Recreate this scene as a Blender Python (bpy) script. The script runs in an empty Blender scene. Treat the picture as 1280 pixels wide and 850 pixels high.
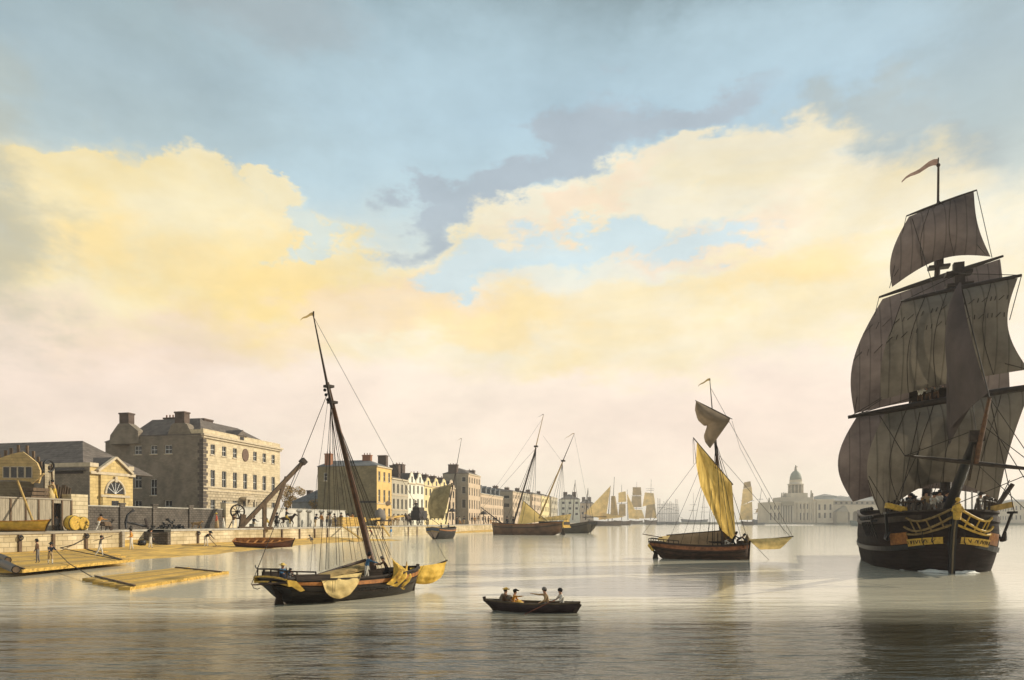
import bpy, math, random
from mathutils import Vector, Matrix
random.seed(7)
R = math.radians
PI = math.pi
SC = bpy.context.scene
COL = SC.collection
H = 3.2          # eye height above the river
F = 850.0        # focal length in photo pixels
HY = 652.0       # horizon row
QZ = 2.25        # quay level
PHI = math.atan(185/850)
SP, CP = math.sin(PHI), math.cos(PHI)
E0X = -57.9
QYAW = math.atan2(CP, SP)

# ---------------------------------------------------------------- placing
def quay(s, n, z=QZ):                       # a point s metres along the quay edge, n metres inland
    return Vector((E0X + s*SP - n*CP, s*CP + n*SP, z))
def q_s(px, n):
    xr = (px-640)/F
    return (xr*n*SP - E0X + n*CP)/(SP - xr*CP)
def zat(py, Y): return H + (HY-py)*Y/F
def ground(px, Y, z=0.0): return Vector(((px-640)/F*Y, Y, z))
def wl(px, py, z=0.0):                      # point on the level z seen at a row
    Y = F*(H-z)/(py-HY)
    return ground(px, Y, z)

# ---------------------------------------------------------------- materials
def lin(c):
    return tuple(((x/255)/12.92 if x/255 <= 0.04045 else ((x/255+0.055)/1.055)**2.4) for x in c)
MATS = {}
def mat(name, col, var=0.25, scale=3.0, rough=0.85, bump=0.0, bscale=None, stretch=(1,1,1), kind=None, brick=None,
        plank=None, transl=0.0, spec=0.3, col2=None, coord='Object'):
    """col is a linear base colour; every surface gets procedural mottling"""
    if name in MATS: return MATS[name]
    m = bpy.data.materials.new(name); MATS[name] = m
    m.use_nodes = True
    nt = m.node_tree; N = nt.nodes; L = nt.links
    b = N['Principled BSDF']; b.inputs['Roughness'].default_value = rough
    b.inputs['Specular IOR Level'].default_value = spec
    tc = N.new('ShaderNodeTexCoord'); mp = N.new('ShaderNodeMapping')
    mp.inputs['Scale'].default_value = stretch
    L.new(tc.outputs[coord], mp.inputs[0])
    nz = N.new('ShaderNodeTexNoise'); nz.inputs['Scale'].default_value = scale; nz.inputs['Detail'].default_value = 6
    nz.inputs['Roughness'].default_value = 0.62
    L.new(mp.outputs[0], nz.inputs['Vector'])
    cr = N.new('ShaderNodeValToRGB')
    c2 = col2 if col2 else tuple(x*(1-var) for x in col)
    c1 = tuple(min(1, x*(1+var*0.55)) for x in col)
    cr.color_ramp.elements[0].color = (*c2, 1); cr.color_ramp.elements[0].position = 0.34
    cr.color_ramp.elements[1].color = (*c1, 1); cr.color_ramp.elements[1].position = 0.64
    L.new(nz.outputs[0], cr.inputs[0])
    out = cr.outputs[0]; hgt = nz.outputs[0]
    if brick:
        bw, bh, mort = brick
        br = N.new('ShaderNodeTexBrick'); br.inputs['Scale'].default_value = 1
        br.inputs['Brick Width'].default_value = bw; br.inputs['Row Height'].default_value = bh
        br.inputs['Mortar Size'].default_value = mort; br.inputs['Mortar Smooth'].default_value = 0.3
        br.inputs['Color1'].default_value = (1, 1, 1, 1); br.inputs['Color2'].default_value = (.78, .76, .74, 1)
        br.inputs['Mortar'].default_value = (.5, .48, .46, 1)
        # use (x+y, z) so the courses run level on every upright face
        sx = N.new('ShaderNodeSeparateXYZ'); L.new(tc.outputs['Object'], sx.inputs[0])
        ad = N.new('ShaderNodeMath'); ad.operation = 'ADD'; L.new(sx.outputs[0], ad.inputs[0]); L.new(sx.outputs[1], ad.inputs[1])
        cb = N.new('ShaderNodeCombineXYZ'); L.new(ad.outputs[0], cb.inputs[0]); L.new(sx.outputs[2], cb.inputs[1])
        L.new(cb.outputs[0], br.inputs['Vector'])
        mx = N.new('ShaderNodeMixRGB'); mx.blend_type = 'MULTIPLY'; mx.inputs[0].default_value = 0.9
        L.new(out, mx.inputs[1]); L.new(br.outputs['Color'], mx.inputs[2]); out = mx.outputs[0]
        hgt = br.outputs['Color']
    if plank:                                # plank = (axis vector, spacing)
        ax, sp = plank
        wv = N.new('ShaderNodeTexWave'); wv.wave_type = 'BANDS'; wv.bands_direction = ax
        wv.wave_profile = 'SAW'; wv.inputs['Scale'].default_value = 0.314/sp
        wv.inputs['Distortion'].default_value = 0.25; wv.inputs['Detail'].default_value = 1
        L.new(tc.outputs['Object'], wv.inputs['Vector'])
        cr2 = N.new('ShaderNodeValToRGB'); e = cr2.color_ramp.elements
        e[0].position = 0.0; e[0].color = (.35, .35, .35, 1); e[1].position = 0.16; e[1].color = (1, 1, 1, 1)
        L.new(wv.outputs[0], cr2.inputs[0])
        mx = N.new('ShaderNodeMixRGB'); mx.blend_type = 'MULTIPLY'; mx.inputs[0].default_value = 0.8
        L.new(out, mx.inputs[1]); L.new(cr2.outputs[0], mx.inputs[2]); out = mx.outputs[0]
        hgt = cr2.outputs[0]
    L.new(out, b.inputs['Base Color'])
    if bump:
        bp = N.new('ShaderNodeBump'); bp.inputs['Strength'].default_value = bump; bp.inputs['Distance'].default_value = 0.05
        if bscale and not (brick or plank):
            n2 = N.new('ShaderNodeTexNoise'); n2.inputs['Scale'].default_value = bscale; n2.inputs['Detail'].default_value = 5
            L.new(mp.outputs[0], n2.inputs['Vector']); hgt = n2.outputs[0]
        L.new(hgt, bp.inputs['Height']); L.new(bp.outputs[0], b.inputs['Normal'])
    if transl:
        tr = N.new('ShaderNodeBsdfTranslucent'); L.new(out, tr.inputs[0])
        ms = N.new('ShaderNodeMixShader'); ms.inputs[0].default_value = transl
        o = N['Material Output']
        L.new(b.outputs[0], ms.inputs[1]); L.new(tr.outputs[0], ms.inputs[2]); L.new(ms.outputs[0], o.inputs['Surface'])
    return m

M_OAK = mat('dark_oak', (.035, .022, .014), .5, 2.5, .6, .5, plank=('Z', .14))
M_HULL = mat('tarred_hull', (.022, .017, .014), .6, 1.6, .5, .6, plank=('Z', .16), stretch=(1, 1, 3))
M_HULLB = mat('brown_hull', (.075, .04, .025), .5, 1.6, .55, .6, plank=('Z', .13), stretch=(1, 1, 3))
M_BLACK = mat('black_iron', (.012, .011, .012), .4, 6, .5)
M_ROPE = mat('tarred_rope', (.03, .022, .016), .3, 20, .9)
M_ROPEL = mat('hemp_rope', (.16, .12, .07), .3, 20, .9)
M_SPAR = mat('varnished_spar', (.10, .045, .02), .5, 4, .5, .2)
M_SPARD = mat('dark_spar', (.045, .026, .016), .5, 4, .55, .2)
M_SPARY = mat('pine_spar', (.42, .27, .08), .3, 4, .6, .1)
M_ORANGE = mat('ochre_strake', (.30, .115, .025), .5, 5, .6, .2)
M_YEL = mat('yellow_trim', (.52, .32, .05), .35, 5, .6)
M_CAN = mat('yellow_canvas', (.74, .48, .10), .3, 1.7, .95, .5, 5, transl=.25, col2=(.50, .30, .04))
M_CANP = mat('pale_canvas', (.72, .55, .26), .25, 1.3, .95, .5, 4, transl=.3)
M_CANT = mat('tan_canvas', (.40, .28, .12), .35, 1.3, .95, .5, 4, transl=.25)
M_CANG = mat('olive_canvas', (.23, .19, .10), .35, 1.0, .95, .4, 4, transl=.2)
M_CAND = mat('brown_canvas', (.11, .075, .035), .45, 1.3, .95, .5, 4, transl=.1)
M_DECK = mat('scrubbed_deck', (.25, .18, .10), .4, 3, .8, .3, plank=('Y', .2))
M_TIMB = mat('fresh_timber', (.50, .31, .07), .5, 2.2, .85, .5, stretch=(.25, 3, 3))
M_TIMBD = mat('old_timber', (.13, .085, .05), .4, 3, .85, .4, stretch=(1, 1, .3))
M_WHITE = mat('white_paint', (.75, .73, .68), .15, 5, .6)
M_GLASS = mat('dark_glass', (.018, .018, .02), .3, 2, .18, spec=.5)
M_SLATE = mat('slate_roof', (.15, .125, .105), .35, 1.2, .8, .5, brick=(.5, .3, .03))
M_SLATEB = mat('blue_slate', (.17, .175, .175), .3, 1.2, .8, .5, brick=(.5, .3, .03))
M_RUBBLE = mat('grey_rubble', (.13, .11, .09), .4, .8, .9, .8, brick=(.55, .28, .05))
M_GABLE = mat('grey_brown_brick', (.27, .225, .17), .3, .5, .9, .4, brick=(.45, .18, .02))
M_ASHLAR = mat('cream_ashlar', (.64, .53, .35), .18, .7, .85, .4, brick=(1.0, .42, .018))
M_ASHY = mat('golden_ashlar', (.62, .46, .20), .25, .6, .85, .4, brick=(.9, .4, .02))
M_ASHT = mat('trim_stone', (.52, .43, .30), .2, 2, .85, .2)
M_RUST = mat('rusticated_stone', (.52, .43, .29), .2, 1, .9, 1.0, brick=(.9, .5, .07))
M_QUAY = mat('quay_masonry', (.54, .46, .31), .5, .3, .9, .9, brick=(1.1, .45, .03), col2=(.38, .30, .16))
M_QUAYC = mat('quay_coping', (.40, .37, .31), .3, 1, .85, .3)
M_PAVE = mat('quay_paving', (.36, .32, .25), .3, .6, .9, .3)
M_CHIM = mat('chimney_brick', (.14, .10, .08), .3, 1, .9, .4, brick=(.3, .12, .02))
M_POT = mat('clay_pot', (.28, .12, .06), .3, 5, .8)
M_SKIN = mat('skin', (.42, .22, .13), .15, 9, .6)
M_SKINM = M_SKIN
# ---------------------------------------------------------------- mesh building
class MB:
    def __init__(s): s.v = []; s.f = []; s.m = []; s.sm = []
    def quad(s, pts, mi=0, smooth=False):
        b = len(s.v); s.v += [tuple(p) for p in pts]; s.f.append(tuple(range(b, b+len(pts)))); s.m.append(mi); s.sm.append(smooth)
    def box(s, x0, x1, y0, y1, z0, z1, mi=0):
        b = len(s.v)
        s.v += [(x0,y0,z0),(x1,y0,z0),(x1,y1,z0),(x0,y1,z0),(x0,y0,z1),(x1,y0,z1),(x1,y1,z1),(x0,y1,z1)]
        for q in ((0,3,2,1),(4,5,6,7),(0,1,5,4),(1,2,6,5),(2,3,7,6),(3,0,4,7)):
            s.f.append(tuple(b+i for i in q)); s.m.append(mi); s.sm.append(False)
        return s
    def bar(s, p, q, w, h, mi=0, up=(0,0,1)):
        """a squared timber from p to q"""
        p = Vector(p); q = Vector(q); d = (q-p).normalized(); u = Vector(up)
        if abs(d.dot(u)) > .98: u = Vector((1, 0, 0))
        a = d.cross(u).normalized()*w/2; c = a.cross(d).normalized()*h/2
        b = len(s.v)
        for o in (p, q):
            for e in (-a-c, a-c, a+c, -a+c): s.v.append(tuple(o+e))
        for f in ((0,1,2,3),(7,6,5,4),(0,4,5,1),(1,5,6,2),(2,6,7,3),(3,7,4,0)):
            s.f.append(tuple(b+i for i in f)); s.m.append(mi); s.sm.append(False)
        return s
    def tube(s, pts, rad, seg=8, mi=0, caps=True, smooth=True):
        pts = [Vector(p) for p in pts]
        if not isinstance(rad, (list, tuple)): rad = [rad]*len(pts)
        b = len(s.v); n = len(pts); ref = None
        for i, p in enumerate(pts):
            d = (pts[min(i+1, n-1)]-pts[max(i-1, 0)]).normalized()
            if ref is None:
                ref = Vector((0, 0, 1)) if abs(d.z) < .9 else Vector((1, 0, 0))
            a = d.cross(ref).normalized(); c = a.cross(d).normalized(); ref = c
            for k in range(seg):
                t = 2*PI*k/seg; s.v.append(tuple(p+(a*math.cos(t)+c*math.sin(t))*rad[i]))
        for i in range(n-1):
            for k in range(seg):
                s.f.append((b+i*seg+k, b+i*seg+(k+1)%seg, b+(i+1)*seg+(k+1)%seg, b+(i+1)*seg+k)); s.m.append(mi); s.sm.append(smooth)
        if caps:
            s.f.append(tuple(b+k for k in range(seg))); s.m.append(mi); s.sm.append(False)
            s.f.append(tuple(b+(n-1)*seg+k for k in reversed(range(seg)))); s.m.append(mi); s.sm.append(False)
        return s
    def lathe(s, prof, c=(0,0,0), seg=16, mi=0, smooth=True, sx=1, sy=1):
        b = len(s.v); n = len(prof)
        for r, z in prof:
            for k in range(seg):
                t = 2*PI*k/seg; s.v.append((c[0]+r*math.cos(t)*sx, c[1]+r*math.sin(t)*sy, c[2]+z))
        for i in range(n-1):
            for k in range(seg):
                s.f.append((b+i*seg+k, b+i*seg+(k+1)%seg, b+(i+1)*seg+(k+1)%seg, b+(i+1)*seg+k)); s.m.append(mi); s.sm.append(smooth)
        s.f.append(tuple(b+k for k in reversed(range(seg)))); s.m.append(mi); s.sm.append(False)
        s.f.append(tuple(b+(n-1)*seg+k for k in range(seg))); s.m.append(mi); s.sm.append(False)
        return s
    def grid(s, P, mi=0, smooth=True, close=False):
        """P[i][j] points"""
        b = len(s.v); n = len(P); m = len(P[0])
        for r in P: s.v += [tuple(p) for p in r]
        for i in range(n-1):
            for j in range(m-1 if not close else m):
                j2 = (j+1) % m
                s.f.append((b+i*m+j, b+i*m+j2, b+(i+1)*m+j2, b+(i+1)*m+j)); s.m.append(mi); s.sm.append(smooth)
        return s
    def prism(s, poly, off, mi=0):
        """poly: 3D points, extruded by vector off"""
        n = len(poly); b = len(s.v); off = Vector(off)
        s.v += [tuple(p) for p in poly] + [tuple(Vector(p)+off) for p in poly]
        s.f.append(tuple(b+i for i in range(n))); s.f.append(tuple(b+n+i for i in reversed(range(n))))
        s.m += [mi, mi]; s.sm += [False, False]
        for i in range(n):
            s.f.append((b+i, b+n+i, b+n+(i+1)%n, b+(i+1)%n)); s.m.append(mi); s.sm.append(False)
        return s
    def ball(s, c, r, mi=0, seg=10, sz=1.0, sx=1.0, sy=1.0):
        pr = []
        for i in range(seg//2+1):
            a = -PI/2+PI*i/(seg//2); pr.append((max(.001, r*math.cos(a)), r*sz*math.sin(a)))
        return s.lathe(pr, c, seg, mi, True, sx, sy)
    def build(s, name, mats, parent=None, loc=None, yaw=None, merge=False):
        me = bpy.data.meshes.new(name); me.from_pydata(s.v, [], s.f)
        if not isinstance(mats, (list, tuple)): mats = [mats]
        for m in mats: me.materials.append(m)
        me.polygons.foreach_set('material_index', s.m); me.polygons.foreach_set('use_smooth', s.sm)
        me.update()
        o = bpy.data.objects.new(name, me); COL.objects.link(o)
        if parent: o.parent = parent
        if loc is not None: o.location = loc
        if yaw is not None: o.rotation_euler = (0, 0, yaw)
        return o

def tag(o, label, cat, group=None):
    o['label'] = label; o['category'] = cat
    if group: o['group'] = group
    return o
def thing(name, label, cat, loc, yaw=0, group=None, scale=1):
    o = bpy.data.objects.new(name, None); COL.objects.link(o); o.empty_display_size = .3
    o.location = loc; o.rotation_euler = (0, 0, yaw); o.scale = (scale,)*3
    return tag(o, label, cat, group)
def struct(o, kind='structure'):
    o['kind'] = kind; return o
def dup(o, parent=None):
    c = o.copy(); COL.objects.link(c); c.parent = parent
    for ch in list(o.children): dup(ch, c)
    return c

# ---------------------------------------------------------------- camera
cd = bpy.data.cameras.new('camera'); cam = bpy.data.objects.new('camera', cd); COL.objects.link(cam); SC.camera = cam
cam.location = (0, 0, H); cam.rotation_euler = (PI/2, 0, 0)
cd.sensor_fit = 'HORIZONTAL'; cd.sensor_width = 36; cd.lens = 36*F/1280
cd.shift_y = (HY-425)/1280; cd.clip_start = .2; cd.clip_end = 20000
SC.view_settings.view_transform = 'Standard'; SC.view_settings.look = 'None'
SC.view_settings.exposure = .06; SC.view_settings.gamma = 1
SC.cycles.max_bounces = 5; SC.cycles.volume_bounces = 0; SC.cycles.transparent_max_bounces = 6

# ---------------------------------------------------------------- light
SUN_AZ = 70.0     # degrees clockwise from +Y (view direction)
SUN_EL = 30.0
sd = bpy.data.lights.new('sun', 'SUN'); sun = bpy.data.objects.new('sun', sd); COL.objects.link(sun)
sd.energy = 4.9; sd.angle = R(.6); sd.color = (1, .90, .72)
sun.rotation_euler = (R(90-SUN_EL), 0, R(180-SUN_AZ)-PI+PI) 
sun.rotation_euler = Vector((math.sin(R(SUN_AZ))*math.cos(R(SUN_EL)), math.cos(R(SUN_AZ))*math.cos(R(SUN_EL)), math.sin(R(SUN_EL)))).to_track_quat('Z', 'Y').to_euler()

W = bpy.data.worlds.new('World'); SC.world = W; W.use_nodes = True
def build_sky():
    nt = W.node_tree; N = nt.nodes; L = nt.links; N.clear()
    def math_(op, a, b=None, c=None, clamp=False):
        n = N.new('ShaderNodeMath'); n.operation = op; n.use_clamp = clamp
        for i, x in enumerate((a, b, c)):
            if x is None: continue
            if isinstance(x, (int, float)): n.inputs[i].default_value = x
            else: L.new(x, n.inputs[i])
        return n.outputs[0]
    tc = N.new('ShaderNodeTexCoord'); sp = N.new('ShaderNodeSeparateXYZ'); L.new(tc.outputs['Generated'], sp.inputs[0])
    az = math_('ARCTAN2', sp.outputs[0], sp.outputs[1]); el = math_('ARCSINE', sp.outputs[2])
    el = math_('ABSOLUTE', el)
    cb = N.new('ShaderNodeCombineXYZ'); L.new(az, cb.inputs[0]); L.new(el, cb.inputs[1])
    # fbm noise in real sky directions, squashed so that clouds lie in layers
    mp = N.new('ShaderNodeMapping'); mp.inputs['Scale'].default_value = (1, 1, 1.9); L.new(tc.outputs['Generated'], mp.inputs[0])
    def noise(scale, detail=7, rough=.55, dist=0, off=0):
        n = N.new('ShaderNodeTexNoise'); n.inputs['Scale'].default_value = scale; n.inputs['Detail'].default_value = detail
        n.inputs['Roughness'].default_value = rough; n.inputs['Distortion'].default_value = dist
        if off:
            m2 = N.new('ShaderNodeMapping'); m2.inputs['Location'].default_value = (off, off*1.7, off*.3); L.new(mp.outputs[0], m2.inputs[0]); L.new(m2.outputs[0], n.inputs['Vector'])
        else: L.new(mp.outputs[0], n.inputs['Vector'])
        return n
    wn = noise(9, 7, .60)
    sub = N.new('ShaderNodeVectorMath'); sub.operation = 'SUBTRACT'; L.new(wn.outputs['Color'], sub.inputs[0]); sub.inputs[1].default_value = (.5, .5, .5)
    scl = N.new('ShaderNodeVectorMath'); scl.operation = 'MULTIPLY'; L.new(sub.outputs[0], scl.inputs[0]); scl.inputs[1].default_value = (.30, .17, 0)
    ad = N.new('ShaderNodeVectorMath'); ad.operation = 'ADD'; L.new(cb.outputs[0], ad.inputs[0]); L.new(scl.outputs[0], ad.inputs[1])
    warped = ad.outputs[0]
    def azel(px, py):
        d = Vector(((px-640)/F, 1, (HY-py)/F)).normalized(); return math.atan2(d.x, d.y), math.asin(d.z)
    def blob(px, py, rx, ry, rot=0, soft=.5, vec=None):
        """soft-edged ellipse round a compass bearing and height"""
        a, e = azel(px, py)
        a2, _ = azel(px+rx, py); _, e2 = azel(px, py-ry)
        m = N.new('ShaderNodeMapping'); m.vector_type = 'TEXTURE'
        m.inputs['Location'].default_value = (a, e, 0); m.inputs['Rotation'].default_value = (0, 0, R(rot))
        m.inputs['Scale'].default_value = (abs(a2-a), abs(e2-e), 1)
        L.new(vec or warped, m.inputs[0])
        ln = N.new('ShaderNodeVectorMath'); ln.operation = 'LENGTH'; L.new(m.outputs[0], ln.inputs[0])
        mr = N.new('ShaderNodeMapRange'); mr.interpolation_type = 'SMOOTHSTEP'
        mr.inputs['From Min'].default_value = 1+soft*.5; mr.inputs['From Max'].default_value = 1-soft*.5
        L.new(ln.outputs['Value'], mr.inputs[0]); return mr.outputs[0]
    def union(bl):
        o = bl[0]
        for b in bl[1:]: o = math_('MAXIMUM', o, b)
        return o
    def mix(fac, a, b, k=1.0):
        m = N.new('ShaderNodeMixRGB')
        f = math_('MULTIPLY', fac, k, clamp=True)
        L.new(f, m.inputs[0])
        for i, x in ((1, a), (2, b)):
            if isinstance(x, tuple): m.inputs[i].default_value = (*lin(x), 1)
            else: L.new(x, m.inputs[i])
        return m.outputs[0]
    # clear sky graded by height
    rp = N.new('ShaderNodeValToRGB'); L.new(math_('DIVIDE', el, 1.0), rp.inputs[0])
    stops = [(650, (240, 226, 204)), (560, (242, 226, 206)), (470, (240, 226, 206)), (390, (232, 226, 206)), (320, (214, 218, 206)), (240, (182, 200, 204)), (150, (154, 178, 192)), (60, (130, 150, 157)), (0, (114, 130, 133))]
    e = rp.color_ramp.elements
    while len(e) > 1: e.remove(e[0])
    for i, (py, c) in enumerate(stops):
        pos = azel(640, py)[1]
        x = e[0] if i == 0 else e.new(pos)
        x.position = pos; x.color = (*lin(c), 1)
    x = e.new(1.0); x.color = (*lin((120, 140, 158)), 1)
    col = rp.outputs[0]
    n1 = noise(4, 5, .6, .4).outputs[0]; n2 = noise(7, 7, .62, 0, 3.1).outputs[0]
    nb = math_('MULTIPLY', math_('SUBTRACT', n1, .38), 4, clamp=True)
    # bluer windows of clear sky
    col = mix(union([blob(520, 130, 330, 150, 0, 1.6), blob(980, 60, 330, 90, 0, 1.5), blob(420, 215, 120, 70, 10, 1.3)]), col, (176, 200, 210), .7)
    # dull veil top-left, top-right
    col = mix(union([blob(70, 60, 330, 130, 0, 1.7), blob(1260, 110, 170, 140, 0, 1.6)]), col, (152, 163, 158), .45)
    col = mix(blob(330, 20, 130, 40, 0, 1.4), col, (156, 163, 165), .5)
    # peach glow of low thin cloud
    col = mix(blob(640, 500, 900, 85, 0, 1.7), col, (243, 226, 205), .6)
    # grey clouds
    grey = union([blob(735, 175, 70, 50, 20, .6), blob(840, 150, 110, 26, 8, .9), blob(660, 215, 110, 32, 28, .7), blob(565, 225, 38, 30, 0, .6), blob(560, 265, 90, 28, 24, .8), blob(700, 170, 48, 34, 0, .6)])
    col = mix(grey, col, (163, 174, 182), .88)
    col = mix(union([blob(1080, 150, 100, 40, 0, 1.0), blob(1150, 185, 90, 30, 0, 1.0)]), col, (164, 174, 172), .75)
    # yellow cumulus at left and the long lit bank to the right
    bigl = union([blob(140, 258, 88, 62, 10, .45), blob(100, 215, 62, 26, 20, .5), blob(235, 225, 64, 52, 0, .35), blob(205, 300, 195, 96, 0, .5), blob(350, 258, 42, 24, 0, .35), blob(310, 320, 120, 66, 0, .5), blob(440, 345, 105, 38, -8, .6), blob(300, 380, 290, 60, 0, 1.2)])
    bank = union([blob(560, 330, 130, 30, 22, .6), blob(700, 275, 170, 38, 16, .55), blob(880, 225, 175, 46, 4, .5), blob(1010, 265, 200, 66, 0, .7), blob(860, 195, 50, 18, 20, .6), blob(1060, 340, 190, 80, 0, .9), blob(1220, 330, 120, 90, 0, 1.2)])
    low = union([blob(600, 400, 150, 30, 0, .9), blob(800, 385, 170, 34, 5, .9), blob(930, 345, 130, 34, 8, .9), blob(720, 430, 330, 40, 0, 1.2)])
    cream = mix(nb, (236, 221, 178), (233, 208, 138))
    creamr = mix(nb, (236, 224, 194), (235, 214, 160))
    col = mix(bigl, col, cream, .88)
    col = mix(bank, col, creamr, .82)
    col = mix(low, col, creamr, .85)
    # pink-grey shadowed undersides
    peach = union([blob(560, 345, 140, 22, 20, 1.1), blob(740, 262, 90, 20, 22, 1.1), blob(880, 300, 120, 22, 10, 1.2), blob(460, 395, 160, 24, 10, 1.2), blob(150, 420, 170, 40, 0, 1.5)])
    col = mix(peach, col, (233, 208, 178), .65)
    gold = union([blob(110, 300, 70, 40, 10, 1.3), blob(330, 345, 120, 40, 0, 1.4), blob(1000, 330, 120, 30, 0, 1.4), blob(620, 405, 110, 26, 0, 1.3)])
    col = mix(gold, col, (243, 212, 138), .5)
    # blue slot below the bank
    slot = union([blob(640, 322, 100, 26, 4, .6), blob(760, 305, 110, 20, 6, .6), blob(570, 345, 60, 18, 6, .7), blob(880, 298, 60, 14, 6, 1)])
    col = mix(slot, col, (196, 214, 218), .9)
    col = mix(union([blob(370, 285, 40, 16, 30, .6), blob(395, 305, 30, 12, 0, .7)]), col, (196, 212, 212), .75)
    col = mix(union([blob(120, 490, 380, 75, 0, 1.7), blob(950, 520, 420, 60, 0, 1.7), blob(60, 590, 400, 60, 0, 1.5)]), col, (232, 209, 193), .6)
    # hazy dark edge at far left
    a0 = blob(-45, 270, 95, 190, 0, 1.5)
    col = mix(a0, col, (172, 168, 144), .7)
    # fine broken texture over everything
    br = math_('MULTIPLY_ADD', n2, .42, .79)
    hs = N.new('ShaderNodeMixRGB'); hs.blend_type = 'MULTIPLY'; hs.inputs[0].default_value = 1; L.new(col, hs.inputs[1])
    cbb = N.new('ShaderNodeCombineXYZ')
    for i in range(3): L.new(br, cbb.inputs[i])
    L.new(cbb.outputs[0], hs.inputs[2]); col = hs.outputs[0]
    bgc = N.new('ShaderNodeBackground'); L.new(col, bgc.inputs[0]); bgc.inputs[1].default_value = 1.22
    sky = N.new('ShaderNodeTexSky'); sky.sky_type = 'NISHITA'; sky.sun_disc = False
    sky.sun_elevation = R(SUN_EL); sky.sun_rotation = R(SUN_AZ); sky.air_density = 1.0; sky.dust_density = 2.0
    bgs = N.new('ShaderNodeBackground'); L.new(sky.outputs[0], bgs.inputs[0]); bgs.inputs[1].default_value = .10
    ms = N.new('ShaderNodeMixShader'); ms.inputs[0].default_value = .9
    L.new(bgs.outputs[0], ms.inputs[1]); L.new(bgc.outputs[0], ms.inputs[2])
    o = N.new('ShaderNodeOutputWorld'); L.new(ms.outputs[0], o.inputs[0])
build_sky()
W.cycles.sampling_method = 'MANUAL'; W.cycles.sample_map_resolution = 256

# ---------------------------------------------------------------- river
def water_mat():
    m = bpy.data.materials.new('river_water'); m.use_nodes = True; nt = m.node_tree; N = nt.nodes; L = nt.links
    b = N['Principled BSDF']; b.inputs['Roughness'].default_value = .12; b.inputs['IOR'].default_value = 1.75
    b.inputs['Specular IOR Level'].default_value = .5
    tc = N.new('ShaderNodeTexCoord')
    def nz(scale, st, det=3, rough=.5):
        mp = N.new('ShaderNodeMapping'); mp.inputs['Scale'].default_value = st; mp.inputs['Rotation'].default_value = (0, 0, R(random.uniform(-6, 6)))
        L.new(tc.outputs['Object'], mp.inputs[0])
        n = N.new('ShaderNodeTexNoise'); n.inputs['Scale'].default_value = scale; n.inputs['Detail'].default_value = det; n.inputs['Roughness'].default_value = rough
        L.new(mp.outputs[0], n.inputs['Vector']); return n.outputs[0]
    a = nz(.55, (.5, 1.8, 1), 3); c = nz(2.2, (.45, 1.5, 1), 4, .6); d = nz(.06, (.4, 1.6, 1), 2)
    def ma(op, x, y, z=None):
        n = N.new('ShaderNodeMath'); n.operation = op
        for i, q in enumerate((x, y, z)):
            if q is None: continue
            if isinstance(q, (int, float)): n.inputs[i].default_value = q
            else: L.new(q, n.inputs[i])
        return n.outputs[0]
    h = ma('MULTIPLY_ADD', a, 1.0, ma('MULTIPLY', c, .30))
    # calm lanes and ruffled lanes
    amp = ma('MULTIPLY_ADD', d, 1.6, -.25)
    # a breeze ruffles the near water; farther out the river lies calm
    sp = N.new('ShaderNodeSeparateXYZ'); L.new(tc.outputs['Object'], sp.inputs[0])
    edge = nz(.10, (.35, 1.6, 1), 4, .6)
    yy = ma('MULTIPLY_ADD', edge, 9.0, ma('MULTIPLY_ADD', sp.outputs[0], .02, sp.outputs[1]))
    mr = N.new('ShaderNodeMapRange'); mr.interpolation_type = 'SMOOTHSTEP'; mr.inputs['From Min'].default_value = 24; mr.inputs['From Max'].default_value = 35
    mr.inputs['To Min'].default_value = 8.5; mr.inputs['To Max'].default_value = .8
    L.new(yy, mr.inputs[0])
    h = ma('MULTIPLY', h, ma('MULTIPLY', amp, mr.outputs[0]))
    bp = N.new('ShaderNodeBump'); bp.inputs['Strength'].default_value = .5; bp.inputs['Distance'].default_value = .10
    L.new(h, bp.inputs['Height']); L.new(bp.outputs[0], b.inputs['Normal'])
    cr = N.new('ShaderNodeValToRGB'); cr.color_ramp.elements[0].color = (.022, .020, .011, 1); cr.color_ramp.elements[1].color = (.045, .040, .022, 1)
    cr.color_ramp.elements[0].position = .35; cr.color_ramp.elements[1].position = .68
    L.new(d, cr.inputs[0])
    # light and shade painted into the colour: far water pale, near water dark
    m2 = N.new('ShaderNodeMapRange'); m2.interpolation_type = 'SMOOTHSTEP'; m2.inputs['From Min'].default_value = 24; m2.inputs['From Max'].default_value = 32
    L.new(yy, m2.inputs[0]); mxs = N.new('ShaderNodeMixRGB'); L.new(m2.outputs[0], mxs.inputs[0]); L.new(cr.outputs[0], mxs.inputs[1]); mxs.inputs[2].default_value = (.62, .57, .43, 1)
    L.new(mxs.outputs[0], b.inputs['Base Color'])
    return m
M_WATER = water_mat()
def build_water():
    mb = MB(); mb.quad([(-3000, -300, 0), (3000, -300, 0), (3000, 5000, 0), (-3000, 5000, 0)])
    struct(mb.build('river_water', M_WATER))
build_water()
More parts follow.
